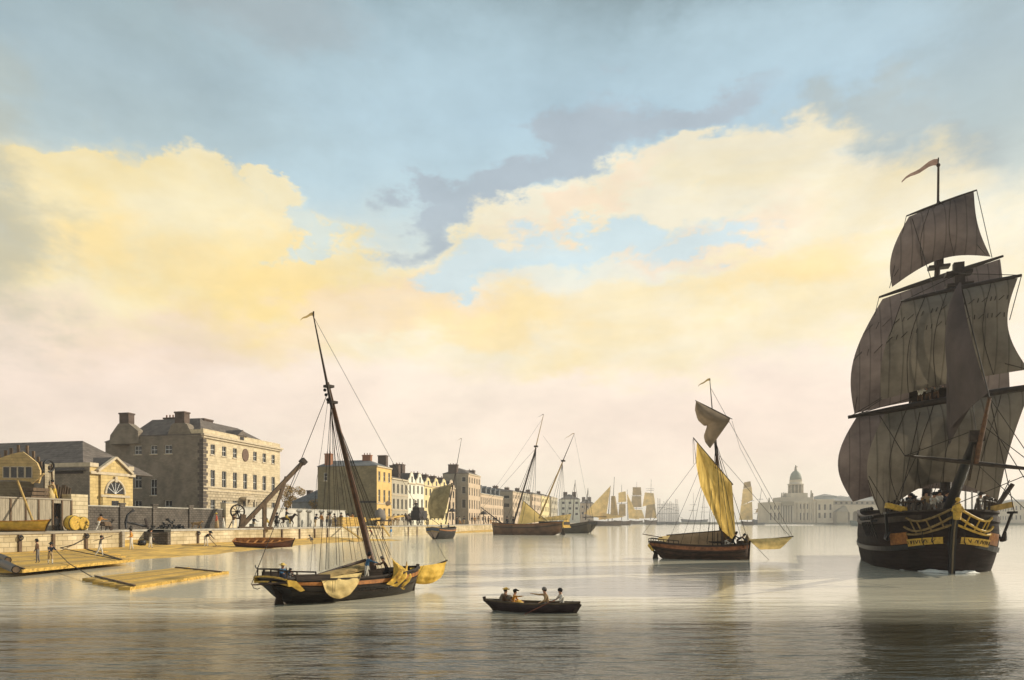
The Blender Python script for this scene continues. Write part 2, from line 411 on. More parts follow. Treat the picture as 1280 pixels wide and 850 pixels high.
# ================================================================ LAND
def sy(s, n): return s*CP + n*SP            # distance from the camera plane of a quay point
def build_land():
    mb = MB()
    z = QZ
    a0, a1 = q_s(150, 0)-.0, q_s(213, 0)
    def q(s, n): return tuple(quay(s, n, z))
    mb.quad([q(-60, .6), q(a0, .6), q(a0, 60), q(-60, 60)])
    mb.quad([q(a0, 3.2), q(a1, 3.2), q(a1, 60), q(a0, 60)])
    mb.quad([q(a1, .6), q(820, .6), q(820, 60), q(a1, 60)])
    mb.quad([q(-60, 60), q(820, 60), (-2500, 2500, z), (-2500, -100, z)])
    mb.quad([q(820, .6), (-2500, 2500, z), q(820, 60)])
    struct(mb.build('quay_ground', M_PAVE))
    # far shore and the ground under the domed building
    M_FAR = mat('far_ground', (.20, .19, .14), .3, .02, .95)
    mb = MB()
    p = [(125, 800), (330, 790), (330, 602), (2600, 602), (2600, 4000), (-400, 4000), (-60, 1100)]
    mb.prism([(x, y, 2.2) for x, y in p], (0, 0, -4))
    struct(mb.build('far_bank_ground', M_FAR))
    # the sandy strand under the quay wall
    MS = mat('wet_sand', (.60, .37, .08), .35, .8, .9, .8, 5, stretch=(1.4, .35, 1), col2=(.30, .19, .06))
    def strand(pts, name):
        P = []
        for s, w in pts:
            row = []
            for k in range(9):
                t = k/8
                zz = .48*(1-t)**.8*(1 if t < .1 else 1) + .0 if w > 3 else .3*(1-t)
                if t > .8: zz = .48*(.2**.8)*(1-(t-.8)/.14)
                row.append(quay(s, .9*(1-t)-w*t, zz+random.uniform(-.012, .012)))
            P.append(row)
        mb = MB(); mb.grid(P); struct(mb.build(name, MS))
    base = [(10, 14), (45, 14.6), (57, 14.8), (71, 14.8), (79, 13.2), (88, 11.2), (98, 9.2), (107, 8.2), (113, 9.6), (117, 12), (120, 14.4), (122, 14.9), (123.2, 13)]
    P = []
    for i in range(len(base)-1):
        s0, w0 = base[i]; s1, w1 = base[i+1]; k = max(1, int((s1-s0)/2.5))
        for j in range(k):
            t = j/k; s = s0+(s1-s0)*t; P.append((s, w0+(w1-w0)*t+.35*math.sin(s*.9)+.2*math.sin(s*2.3)))
    strand(P, 'sandy_strand')
    strand([(s, 5.2*math.sin(PI*(s-190)/110)**.6+.3) for s in range(192, 300, 6)], 'sandy_strand_beyond')
    # sloping floor of the slip
    mb = MB(); mb.quad([quay(a0, .9, .45), quay(a1, .9, .45), quay(a1, 3.2, 1.1), quay(a0, 3.2, 1.1)])
    struct(mb.build('slip_floor', MS))
build_land()

def qroot(name, label, cat, s, n, group=None, z=QZ):
    return thing(name, label, cat, quay(s, n, z), QYAW, group)

def quay_wall(label, s0, s1, n0=0, th=.8, cope=True, posts=(), z=QZ+.02, group='lengths of the quay wall', end_cap=True, coping_mat=None):
    r = qroot('quay_wall', label, 'quay wall', s0, n0, group, 0)
    L = s1-s0
    mb = MB(); mb.box(0, L, 0, th, -1, z-.22); mb.build('masonry', M_QUAY, r)
    mb = MB(); mb.box(-.003, L+.003, -.10, th+.05, z-.22+.001, z); mb.build('coping', coping_mat or M_QUAYC, r)
    for p in posts:
        mb = MB(); mb.box(p-.14, p+.14, -.16, -.002, -.5, z-.225); mb.build('fender_post', M_TIMBD, r)
    return r
sA0, sA1, sB0 = -20, q_s(150, 0), q_s(213, 0)
wa = quay_wall('near stone quay wall with a grey timber cap below the plank fence', sA0, sA1, posts=[q_s(x, 0)-sA0 for x in (24, 66, 107)], coping_mat=mat('grey_timber', (.30, .26, .20), .3, 2, .9, .4, stretch=(.2, 3, 3)))
mb = MB(); mb.box(sA1-sA0, sA1-sA0+.35, -.3, .5, -.6, QZ-.1); mb.build('end_post', MATS['grey_timber'], wa)
quay_wall('shaded wall at the back of the little slip in the quay', sA1+.002, sB0-.002, 3.2)
wb = quay_wall('long stone quay wall running away below the crane and the houses', sB0, q_s(640, 0), posts=[q_s(x, 0)-sB0 for x in (247, 330, 352, 374, 393, 409, 447, 478, 510, 521)])
mb = MB(); mb.box(-.002, -.5, -.05, 3.4, -.5, QZ-.25); mb.build('return_wall', M_RUBBLE, wb)
quay_wall('farthest low quay wall behind the two masted ketch', q_s(640, 0)+.05, 820, posts=())
for i, (px, lab) in enumerate(((24, 'iron mooring ring on the quay wall nearest the left frame edge'), (107, 'iron mooring ring on the quay wall above the right end of the log raft'), (247, 'iron mooring ring on the quay wall beside the bending man'))):
    r = qroot('mooring_ring', lab, 'mooring ring', q_s(px, 0), 0, 'iron mooring rings on the quay wall', QZ-.5)
    mb = MB(); P = [(.2*math.cos(t*PI/8), -.22, .2*math.sin(t*PI/8)) for t in range(17)]
    mb.tube(P, .05, 8, caps=False); mb.build('ring', M_BLACK, r)
    mb = MB(); mb.tube([(0, -.17, .1), (0, -.30, .1)], .09, 8); mb.build('bolt', M_BLACK, r)

# ================================================================ HOUSES
def wall_face(mb, P, a0, a1, z0, z1, ops, rev=.22, mi=0):
    A = sorted(set([a0, a1]+[o[0] for o in ops]+[o[1] for o in ops])); Z = sorted(set([z0, z1]+[o[2] for o in ops]+[o[3] for o in ops]))
    for i in range(len(A)-1):
        for j in range(len(Z)-1):
            ca, cz = (A[i]+A[i+1])/2, (Z[j]+Z[j+1])/2
            if any(o[0] < ca < o[1] and o[2] < cz < o[3] for o in ops): continue
            mb.quad([P(A[i], Z[j], 0), P(A[i+1], Z[j], 0), P(A[i+1], Z[j+1], 0), P(A[i], Z[j+1], 0)], mi)
    for x0, x1, y0, y1 in ops:
        for (u, v), (w, t) in (((x0, y0), (x1, y0)), ((x1, y0), (x1, y1)), ((x1, y1), (x0, y1)), ((x0, y1), (x0, y0))):
            mb.quad([P(u, v, 0), P(w, t, 0), P(w, t, rev), P(u, v, rev)], mi)
def pbox(mb, P, a0, a1, z0, z1, d0, d1, mi=0):
    mb.prism([P(a0, z0, d0), P(a1, z0, d0), P(a1, z1, d0), P(a0, z1, d0)], Vector(P(a0, z0, d1))-Vector(P(a0, z0, d0)), mi)
def window(parent, P, o, bars=(1, 2), frame=None, sill=True, simple=False, rev=.2):
    x0, x1, y0, y1 = o
    frame = frame or M_WHITE
    mb = MB()
    mb.quad([P(x0, y0, rev), P(x1, y0, rev), P(x1, y1, rev), P(x0, y1, rev)], 0)
    fw = .07 if not simple else .06
    pbox(mb, P, x0, x1, y1-fw, y1, rev-.06, rev-.003, 1); pbox(mb, P, x0, x1, y0, y0+fw, rev-.06, rev-.003, 1)
    pbox(mb, P, x0, x0+fw, y0+fw, y1-fw, rev-.06, rev-.003, 1); pbox(mb, P, x1-fw, x1, y0+fw, y1-fw, rev-.06, rev-.003, 1)
    if not simple:
        ym = (y0+y1)/2; pbox(mb, P, x0+fw, x1-fw, ym-.03, ym+.03, rev-.05, rev-.004, 1)
        xm = (x0+x1)/2; pbox(mb, P, xm-.02, xm+.02, y0+fw, y1-fw, rev-.04, rev-.005, 1)
    w = mb.build('window', [M_GLASS, frame], parent)
    if sill:
        mb = MB(); pbox(mb, P, x0-.12, x1+.12, y0-.16, y0-.002, -.12, .1); mb.build('sill', M_ASHT, w)
    return w
def chimney(parent, x, y, z0, z1, wx=1.2, wy=.8, pots=2, m=None):
    mb = MB(); mb.box(x-wx/2, x+wx/2, y-wy/2, y+wy/2, z0, z1-.25); mb.box(x-wx/2-.1, x+wx/2+.1, y-wy/2-.1, y+wy/2+.1, z1-.248, z1)
    c = mb.build('chimney', m or M_CHIM, parent)
    for k in range(pots):
        mb = MB(); t = (k+.5)/pots-.5
        cx, cy = (x+t*wx, y) if wx > wy else (x, y+t*wy)
        mb.lathe([(.13, 0), (.11, .45), (.14, .5)], (cx, cy, z1+.001), 8); mb.build('chimney_pot', M_POT, c)
    return c
def hip_roof(parent, x0, x1, y0, y1, z0, z1, ridge='x', hip0=1.0, hip1=1.0, oh=.3, m=None, th=.12):
    """hip0, hip1: how far each ridge end is set in, in units of half the span (0 = gable end)"""
    x0 -= oh; x1 += oh; y0 -= oh; y1 += oh
    mb = MB()
    if ridge == 'x':
        h = (y1-y0)/2; r0 = (x0+h*hip0, (y0+y1)/2, z1); r1 = (x1-h*hip1, (y0+y1)/2, z1)
        c = [(x0, y0, z0), (x1, y0, z0), (x1, y1, z0), (x0, y1, z0)]
        mb.quad([c[0], c[1], r1, r0]); mb.quad([c[2], c[3], r0, r1]); mb.quad([c[3], c[0], r0]); mb.quad([c[1], c[2], r1])
    else:
        h = (x1-x0)/2; r0 = ((x0+x1)/2, y0+h*hip0, z1); r1 = ((x0+x1)/2, y1-h*hip1, z1)
        c = [(x0, y0, z0), (x1, y0, z0), (x1, y1, z0), (x0, y1, z0)]
        mb.quad([c[1], c[2], r1, r0]); mb.quad([c[3], c[0], r0, r1]); mb.quad([c[0], c[1], r0]); mb.quad([c[2], c[3], r1])
    b = [(x, y, z-th) for x, y, z in c]
    mb.quad([b[3], b[2], b[1], b[0]])
    for i in range(4): mb.quad([b[i], b[(i+1) % 4], c[(i+1) % 4], c[i]])
    return mb.build('roof', m or M_SLATE, parent)

def house(label, n, px0, px1, ytop, depth, rows, wallm, sidem=None, side_ops=(), roof='x', rtop=None, roofm=None, cols=3, wfrac=.42, name='town_house', group='tall houses along the quay',
          gables=0, strings=(), hip=(1, 1), simple=True, wins=True, ymax=None):
    """rows: (y_top, y_bottom) in photo rows measured at the near corner, one per storey"""
    s0 = q_s(px0, n); s1 = q_s(px1, n); L = s1-s0; Y0 = sy(s0, n)
    r = qroot(name, label, 'house', s0, n, group)
    ht = zat(ytop, Y0)-QZ
    Pf = lambda a, z, d: (a, d, z)
    Ps = lambda a, z, d: (d, a, z)
    ops = []
    for rw in rows:
        ya, yb = rw[0], rw[1]; c = rw[2] if len(rw) > 2 else cols
        z1, z0 = zat(ya, Y0)-QZ, max(.15, zat(yb, Y0)-QZ); w = L/c*wfrac
        for k in range(c):
            m = L*(k+.5)/c; ops.append((m-w/2, m+w/2, z0, z1))
    mb = MB(); wall_face(mb, Pf, 0, L, 0, ht, ops)
    sops = [(a0, a1, zat(yb, Y0)-QZ, zat(ya, Y0)-QZ) for a0, a1, ya, yb in side_ops]
    wall_face(mb, Ps, 0, depth, 0, ht, sops, mi=1)
    mb.quad([(L, 0, 0), (L, depth, 0), (L, depth, ht), (L, 0, ht)], 1); mb.quad([(0, depth, 0), (L, depth, 0), (L, depth, ht), (0, depth, ht)], 1)
    w = mb.build('wall', [wallm, sidem or wallm], r)
    for o in ops: window(r, Pf, o, simple=simple, sill=not simple)
    for o in sops: window(r, Ps, o, simple=simple, sill=not simple)
    for ya in strings:
        z = zat(ya, Y0)-QZ; mb = MB(); mb.box(-.04, L-.003, -.12, -.003, z, z+.25); mb.build('string_course', M_ASHT, r)
    mb = MB(); mb.box(-.15, L-.02, -.25, -.002, ht-.35, ht-.02); mb.build('cornice', M_ASHT, r)
    if roof and not gables:
        hip_roof(r, 0, L, 0, depth, ht+.0, zat(rtop, Y0)-QZ, roof, hip[0], hip[1], .12, roofm)
    if gables:
        zt = zat(rtop, Y0)-QZ; g = L/gables; pk = zt
        hip_roof(r, 0, L, .3, depth, ht, ht+(zt-ht)*.75, 'x', 0, 0, 0, roofm)
        for k in range(gables):
            a, b, c = k*g+.05, (k+1)*g-.05, (k+.5)*g
            # curved street gable
            pts = [(a, ht), (a+g*.08, ht+(pk-ht)*.30), (a+g*.24, ht+(pk-ht)*.45), (a+g*.34, ht+(pk-ht)*.85), (c, pk)]
            pts += [(2*c-x, z) for x, z in reversed(pts[:-1])]
            mb = MB(); mb.prism([(x, -.005, z) for x, z in pts], (0, .35, 0)); gg = mb.build('gable', wallm, r)
            mb = MB(); mb.box(c-g*.09, c+g*.09, -.03, -.007, ht+(pk-ht)*.05, ht+(pk-ht)*.6); mb.build('window', M_GLASS, gg)
            mb = MB(); mb.tube([(x, .17, z+.04) for x, z in pts], .13, 5, smooth=False); mb.build('coping', M_ASHT, gg)
            hip_roof(r, a, b, .32, depth*.55, ht, pk-.25, 'y', 0, .8, 0, roofm)
    return r, s0, L, ht, Y0
def b_at(px, s0, n0):
    """inland distance at which a line running inland from (s0, n0) crosses photo column px"""
    p = quay(s0, n0, 0); xr = (px-640)/F
    return (p.x - xr*p.y)/(CP + xr*SP)

# ---- the great stone house
def great_house():
    n = 16.0; s0 = q_s(254, n); Y0 = sy(s0, n); s1 = q_s(350, n); L = s1-s0
    r = qroot('stone_house', 'large three storey cream stone house with tall chimneys and slate roof', 'house', s0, n)
    Z = lambda py: zat(py, Y0)-QZ
    D1 = b_at(162, s0, n); D2 = b_at(127, s0, n)
    print('great house', Y0, L, D1, D2, Z(543))
    Pf = lambda a, z, d: (a, d, z); Ps = lambda a, z, d: (d, a, z)
    fr = [.107+.1315*i for i in range(7)]; w = .052*L
    zc = Z(543)
    rows = [(Z(566.5), Z(553.5)), (Z(608), Z(586)), (Z(640), Z(624))]
    ops = []
    for ri, (z0, z1) in enumerate(rows):
        for i, f in enumerate(fr):
            if i == 3 and ri == 0: continue
            if i == 3 and ri == 2: continue
            c = f*L; ops.append((c-w/2, c+w/2, z0, z1))
    # ground storey is rusticated: wall in two parts
    zs = Z(612)
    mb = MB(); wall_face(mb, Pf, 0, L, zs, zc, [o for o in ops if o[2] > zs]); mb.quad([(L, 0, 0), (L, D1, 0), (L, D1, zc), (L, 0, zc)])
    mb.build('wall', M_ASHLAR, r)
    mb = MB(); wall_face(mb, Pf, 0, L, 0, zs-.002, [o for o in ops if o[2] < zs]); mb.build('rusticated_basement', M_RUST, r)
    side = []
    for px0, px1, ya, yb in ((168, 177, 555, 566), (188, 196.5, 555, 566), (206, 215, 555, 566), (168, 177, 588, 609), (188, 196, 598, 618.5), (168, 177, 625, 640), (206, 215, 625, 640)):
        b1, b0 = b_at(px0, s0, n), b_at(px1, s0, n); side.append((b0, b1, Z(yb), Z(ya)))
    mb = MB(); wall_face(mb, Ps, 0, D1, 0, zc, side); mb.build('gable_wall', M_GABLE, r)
    mb = MB(); mb.box(.8, L, D1+.002, D2, 0, zc-.6); mb.build('rear_wing', M_GABLE, r)
    for o in ops: window(r, Pf, o)
    for o in side: window(r, Ps, o)
    c3 = fr[3]*L
    mb = MB(); zz = Z(560.5)
    mb.prism([(c3+.95*math.cos(t*PI/12), -.003, zz+1.15*math.sin(t*PI/12)) for t in range(24)], (0, -.10, 0)); mb.build('round_panel', mat('dark_roundel', (.14, .085, .06), .3, 4, .8), r)
    # string courses, quoins, cornice, parapet
    mb = MB(); mb.box(-.05, L+.06, -.14, -.002, Z(609), Z(607)); mb.box(-.05, L+.06, -.10, -.003, Z(613.5), Z(612)); mb.build('string_course', M_ASHT, r)
    mb = MB(); k = 0; z = .1
    while z < zc-.7:
        wq = .75 if k % 2 else 1.1; mb.box(-.06, wq, -.06, -.002, z, z+.52); mb.box(-.062, -.002, -.061, wq*.9, z, z+.52); z += .6; k += 1
    mb.build('quoins', mat('grey_quoin', (.11, .09, .075), .3, 2, .9, .3), r)
    mb = MB(); mb.box(-.45, L+.45, -.5, .1, zc-.15, zc+.2); mb.box(-.25, L+.25, -.28, .1, zc-.5, zc-.152); mb.build('cornice', M_ASHT, r)
    zp = Z(535.5)
    mb = MB(); mb.box(-.02, L, -.02, .5, zc+.202, zp); mb.box(-.03, .5, .502, 3.2, zc+.202, zp-.1); mb.build('parapet', M_ASHLAR, r)
    zr = Z(519)+.3
    hip_roof(r, 0, L, .5, 10, zc+.15, zr, 'x', .95, 1.25, 0)
    hip_roof(r, .1, 7.5, .52, D1, zc+.14, zr-.1, 'y', .8, .35, .15)
    hip_roof(r, 1, L*.5, D1-.5, D2, zc-.6, zr-2.0, 'x', .9, .9, .2)
    # end chimneys
    bb = b_at(224, s0, n)
    mb = MB(); mb.prism([(-.04, bb-2.6, zc-.3), (-.04, bb+2.4, zc-.3), (-.04, bb+1.5, zc+1.7), (-.04, bb+1.0, zc+2.0), (-.04, bb-1.0, zc+2.0), (-.04, bb-1.5, zc+1.7)], (1.5, 0, 0)); mb.build('chimney_breast', M_GABLE, r)
    chimney(r, .72, bb, zc+1.9, Z(513), 1.3, 1.8, 0, M_CHIM)
    bb = b_at(156, s0, n)
    mb = MB(); mb.prism([(-.3, bb-3.0, zc-1.2), (-.3, bb+2.8, zc-1.2), (-.3, bb+2.6, zc+.3), (-.3, bb+1.0, zc+2.2), (-.3, bb-1.0, zc+2.2), (-.3, bb-2.8, zc+.9)], (1.5, 0, 0)); mb.build('chimney_breast', M_GABLE, r)
    chimney(r, .45, bb, zc+2.1, Z(516)+.5, 1.3, 1.8, 0)
    chimney(r, 7, b_at(184, s0, n)+1, zc+2, Z(519)+1.0, .8, 2.6, 4)
    chimney(r, L*.42, 6.5, zc+2, Z(517)+.7, 2.4, .9, 0)
    # dormer with its little gable
    mb = MB(); dx = .455*L; zb, zt = Z(547), Z(540)+.6
    mb.box(dx-1.0, dx+1.0, -.04, 3.5, zb, zt); mb.prism([(dx-1.5, -.25, zt), (dx+1.5, -.25, zt), (dx, -.25, zt+1.1)], (0, 4.2, 0), 1)
    d = mb.build('dormer', [M_ASHT, M_SLATE], r)
    mb = MB(); mb.box(dx-.55, dx+.55, -.09, -.045, zb+.15, zt-.15); mb.build('window', M_GLASS, d)
    # porch
    mb = MB(); mb.box(c3-1.6, c3+1.6, -1.3, -.003, Z(622), Z(619)); mb.prism([(c3-1.7, -1.35, Z(619)+.002), (c3+1.7, -1.35, Z(619)+.002), (c3, -1.35, Z(616.5))], (0, 1.3, 0)); p = mb.build('porch', M_ASHT, r)
    for sx in (-1.3, 1.3):
        mb = MB(); mb.lathe([(.24, 0), (.2, .3), (.17, Z(622)-.01)], (c3+sx, -1.1, 0), 10); mb.build('column', M_ASHT, p)
    mb = MB(); mb.box(c3-.7, c3+.7, -.06, -.004, 0, Z(624)); mb.build('door', mat('dark_door', (.03, .025, .02), .3, 4, .5), r)
great_house()

# ---- boat shed and pedimented gatehouse
def gatehouse():
    n = 12.0; s0 = q_s(112.5, n); s1 = q_s(166, n); L = s1-s0; Y0 = sy(s0, n); Z = lambda py: zat(py, Y0)-QZ
    r = qroot('gatehouse', 'small golden stone gatehouse with a pediment and an arched fanlight', 'gatehouse', s0, n)
    zt = Z(578); D = 6
    a0, a1 = q_s(124, n)-s0, q_s(158.5, n)-s0; ac = (a0+a1)/2
    mb = MB(); mb.box(0, a0, 0, D, 0, zt-.5); mb.box(a1, L, 0, D, 0, zt-.5); mb.box(a0+.003, a1-.003, -.25, D, 0, zt-1.0)
    mb.build('wall', M_ASHY, r)
    mb = MB(); mb.box(-.08, -.003, .02, D, 0, zt-.01); mb.build('added_side_shade', M_GABLE, r)  # dark panel added over the golden wall to stand for the side's shade
    mb = MB(); mb.box(-.1, a0-.2, -.12, D, zt-.498, zt); mb.box(a1+.2, L+.1, -.12, D, zt-.498, zt); mb.box(-.15, L+.15, -.32, -.26, Z(591)-.1, Z(591)+.25); mb.build('cornice', M_ASHT, r)
    zb, za = Z(591)+.26, Z(568.5)
    mb = MB(); mb.prism([(a0-.2, -.25, zb), (a1+.2, -.25, zb), (ac, -.25, za-.25)], (0, D, 0)); mb.build('pediment', M_ASHY, r)
    mb = MB(); mb.bar((a0-.6, -.3, zb+.05), (ac, -.3, za), .5, .28); mb.bar((a1+.6, -.3, zb+.05), (ac, -.3, za), .5, .28)
    mb.quad([(a0-.4, -.25, zb+.1), (ac, -.25, za+.05), (ac, D+1, za+.05), (a0-.4, D+1, zb+.1)], 1); mb.quad([(a1+.4, -.25, zb+.1), (ac, -.25, za+.05), (ac, D+1, za+.05), (a1+.4, D+1, zb+.1)], 1)
    mb.build('roof', [M_ASHT, M_SLATE], r)
    zc = Z(616); ra = (a1-a0)*.30
    mb = MB(); mb.prism([(ac+ra*math.cos(t*PI/12), -.253, zc+ra*1.15*math.sin(t*PI/12)) for t in range(13)], (0, -.06, 0)); f = mb.build('fanlight', M_GLASS, r)
    mb = MB()
    for k in range(1, 6): mb.bar((ac, -.33, zc), (ac+ra*math.cos(k*PI/6), -.33, zc+ra*1.15*math.sin(k*PI/6)), .04, .05)
    mb.build('glazing_bars', M_WHITE, f)
    mb = MB(); mb.tube([(ac+ra*1.15*math.cos(t*PI/12), -.28, zc+ra*1.32*math.sin(t*PI/12)) for t in range(13)], .17, 6); mb.box(ac-.2, ac+.2, -.5, -.2, zc+ra*1.1, zc+ra*1.1+.75); mb.build('arch_moulding', M_ASHT, r)
    mb = MB(); mb.box(a0-.1, a1+.1, -.42, -.26, zc-.45, zc-.15); mb.build('string_course', M_ASHT, r)
    mb = MB(); mb.box(ac-.55, ac+.55, -.30, -.254, 0, Z(625)); mb.build('door', M_GLASS, r)
    for a in (a0+.15, a1-.75):
        mb = MB(); mb.box(a, a+.6, -.36, -.252, 0, zc-.46); mb.build('pilaster', M_ASHY, r)
    # shed behind and left of it
    s2 = s0; r = qroot('boat_shed', 'long dark boat shed with a big hipped slate roof', 'shed', s2, n+.8)
    zt = Z(588); DD = 34
    mb = MB(); mb.box(-.0, L*1.0, 5.4, DD, 0, zt); mb.box(.02, a0, .01, 5.398, 0, zt+1.0); mb.build('wall', M_GABLE, r)
    mb = MB(); mb.box(-.2, -.003, .1, DD, zt-.35, zt-.05); mb.build('cornice', mat('dark_cornice', (.05, .04, .035), .3, 3, .9), r)
    hip_roof(r, -.2, 11, -.0, DD, zt+.1, Z(543), 'y', 1.0, .9, .25)
    for k in range(4):
        pass
gatehouse()

# ---- the terrace of town houses
G_Y = mat('ochre_render', (.66, .44, .16), .15, .5, .9, .2)
G_B = mat('buff_render', (.40, .35, .26), .15, .5, .9, .2)
G_W = mat('lime_white_render', (.70, .66, .54), .12, .5, .9, .2)
G_C = mat('cream_render', (.66, .54, .28), .15, .5, .9, .2)
G_P = mat('pink_buff_render', (.52, .40, .28), .15, .5, .9, .2)
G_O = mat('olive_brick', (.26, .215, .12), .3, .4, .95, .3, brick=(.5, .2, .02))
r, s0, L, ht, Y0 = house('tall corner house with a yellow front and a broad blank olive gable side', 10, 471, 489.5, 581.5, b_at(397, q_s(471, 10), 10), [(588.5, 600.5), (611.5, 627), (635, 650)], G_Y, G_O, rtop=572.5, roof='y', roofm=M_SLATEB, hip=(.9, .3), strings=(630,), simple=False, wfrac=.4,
                          side_ops=((13, 13.9, 590, 600),))
D = b_at(397, s0, 10)
print('B1', s0, L, D)
Zb = lambda py: zat(py, Y0)-QZ
bx = b_at(408, s0, 10); chimney(r, 1.2, bx, ht, Zb(565), 1.2, 1.6, 2, M_POT)
bx = b_at(449, s0, 10); chimney(r, L/2, bx, ht+1, Zb(566), 1.0, 2.2, 3, M_POT)
chimney(r, L-.8, 2.0, ht-.2, Zb(567)+.4, 1.3, 2.2, 0, M_CHIM)
mb = MB(); mb.box(-.12, -.003, 0, b_at(450, s0, 10), Zb(628.5), Zb(626)); mb.build('eaves_board', M_BLACK, r)
# oval sign on its front
mb = MB(); ac, zc = L*.72, Zb(628)
mb.prism([(ac+1.5*math.cos(t*PI/10), -.16, zc+.55*math.sin(t*PI/10)) for t in range(20)], (0, -.08, 0)); mb.build('sign_board', M_TIMBD, r)
house('narrow buff house between the yellow corner house and the white gables', 10, 489.7, 510, 597, 14, [(604, 616), (623, 636), (642, 651)], G_B, rtop=588, roofm=M_SLATE, cols=4, hip=(0, 0), strings=(619, 638))
r, s0, L, ht, Y0 = house('left white house with a curved gable', 10, 510.2, 519.8, 603, 14, [(606, 617), (623, 635), (641, 650)], G_W, rtop=589, cols=2, gables=1, group='gabled houses in the terrace')
chimney(r, .6, 4, ht, zat(581, Y0)-QZ, 1.6, 2.6, 2, M_CHIM)
r, s0, L, ht, Y0 = house('right white house with a curved gable, beside the yellow gables', 10, 520, 530, 603.5, 14, [(607, 617), (623.5, 635), (641, 650)], G_W, rtop=590.5, cols=2, gables=1, group='gabled houses in the terrace')
chimney(r, .2, 5, ht, zat(580, Y0)-QZ, 2.2, 2.6, 3, M_CHIM)
for i, (a, b, c, lab) in enumerate(((530.2, 540.5, G_C, 'first yellow gabled house right of the white pair'), (540.7, 550.3, G_C, 'yellow gabled house partly behind the sail of the small boat'), (550.5, 560, G_C, 'yellow gabled house seen past the mast of the small boat'), (560.2, 569, G_P, 'last gabled house tucked against the grey corner house'))):
    r, s0, L, ht, Y0 = house(lab, 10, a, b, 606+i*.9, 14, [(610+i, 619+i), (625+i*.7, 635+i*.5), (641, 650)], c, rtop=596+i*1.0, cols=2, gables=1, group='gabled houses in the terrace')
    chimney(r, L*.9, 5, ht, zat(589+i*2, Y0)-QZ, 1.8, 2.2, 2, M_CHIM)
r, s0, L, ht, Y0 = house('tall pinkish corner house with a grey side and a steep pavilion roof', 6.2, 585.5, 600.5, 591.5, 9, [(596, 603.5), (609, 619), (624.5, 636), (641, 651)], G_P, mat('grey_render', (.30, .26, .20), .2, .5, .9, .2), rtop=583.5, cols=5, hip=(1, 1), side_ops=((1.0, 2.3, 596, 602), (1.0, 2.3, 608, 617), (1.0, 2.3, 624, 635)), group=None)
chimney(r, 1, 5.6, ht, zat(580, Y0)-QZ, 2.0, 3.0, 3, M_CHIM); chimney(r, L-1.5, 3, ht, zat(584, Y0)-QZ, 1.6, 2.6, 2, M_CHIM)
r, s0, L, ht, Y0 = house('long three storey row with grey dormered roof beyond the tall corner house', 8, 601, 629, 616.5, 12, [(621, 630), (634, 643, 12), (646, 651, 8)], G_P, rtop=609.5, cols=12, hip=(0, 0), roofm=M_SLATEB, group=None, name='house_row')
for k in range(5):
    x = L*(k+.5)/5; mb = MB(); mb.box(x-.9, x+.9, .8, 4, ht-.1, ht+2.2); mb.prism([(x-1.2, .6, ht+2.2), (x+1.2, .6, ht+2.2), (x, .6, ht+3.2)], (0, 3.4, 0)); mb.build('dormer', M_SLATEB, r)
chimney(r, L*.2, 6, ht, zat(603.5, Y0)-QZ, 3, 2, 3, M_CHIM); chimney(r, L*.62, 6, ht, zat(605.5, Y0)-QZ, 3, 2, 3, M_CHIM)
far = [(641, 652, 614, 5, G_P, 'brown house with a grey side right behind the bowsprit of the ketch'), (653, 664, 616, 8, G_B, 'distant buff house behind the foremast of the ketch'), (665, 676, 617, 7, G_P, 'distant pink house between the masts of the ketch'), (677, 688, 619, 8, G_C, 'distant cream house behind the second mast of the ketch'), (689, 697, 621, 7, G_B, 'distant narrow buff house left of the pale square block')]
for i, (a, b, y, n, m, lab) in enumerate(far):
    r, s0, L, ht, Y0 = house(lab, n, a, b, y, 16, [(y+4, y+9), (y+14, y+20), (y+25, y+31)], m, MATS['grey_render'] if i == 0 else None, rtop=y-5, cols=6, hip=(.6, .6), group='distant houses at the far end of the quay', side_ops=((1.5, 4, y+5, y+9), (1.5, 4, y+15, y+20)) if i == 0 else ())
    chimney(r, 1.5, 8, ht, zat(y-7, Y0)-QZ, 2, 2, 2, M_CHIM)
# pale square block, broad side to the river bend
def block(label, px0, px1, ytop, Y, cols, wr, m, rt, grp='distant houses at the far end of the quay'):
    p = ground(px0, Y, 2.2); q = ground(px1, Y, 2.2); L = q.x-p.x; ht = zat(ytop, Y)-2.2
    r = thing('warehouse', label, 'building', p, 0, grp)
    Pf = lambda a, z, d: (a, d, z)
    ops = []
    for ya, yb in wr:
        for k in range(cols):
            c = L*(k+.5)/cols; w = L/cols*.4; ops.append((c-w/2, c+w/2, zat(yb, Y)-2.2, zat(ya, Y)-2.2))
    mb = MB(); wall_face(mb, Pf, 0, L, 0, ht, ops); mb.quad([(0, 0, 0), (0, 14, 0), (0, 14, ht), (0, 0, ht)]); mb.quad([(L, 0, 0), (L, 14, 0), (L, 14, ht), (L, 0, ht)])
    mb.build('wall', m, r)
    for o in ops: window(r, Pf, o, simple=True, sill=False)
    hip_roof(r, 0, L, 0, 14, ht, zat(rt, Y)-2.2, 'x', 1, 1, .3)
    chimney(r, L*.3, 7, ht, zat(rt-3, Y)-2.2, 3, 1.6, 0); chimney(r, L*.75, 7, ht, zat(rt-3, Y)-2.2, 3, 1.6, 0)
block('pale square block with three rows of three dark windows', 700, 725, 624, 520, 3, ((627, 630), (634, 637), (641, 644)), G_W, 617.5)
block('lowest pinkish distant block right of the pale square block', 725.5, 742, 629, 620, 3, ((632, 635), (640, 643)), G_P, 624)

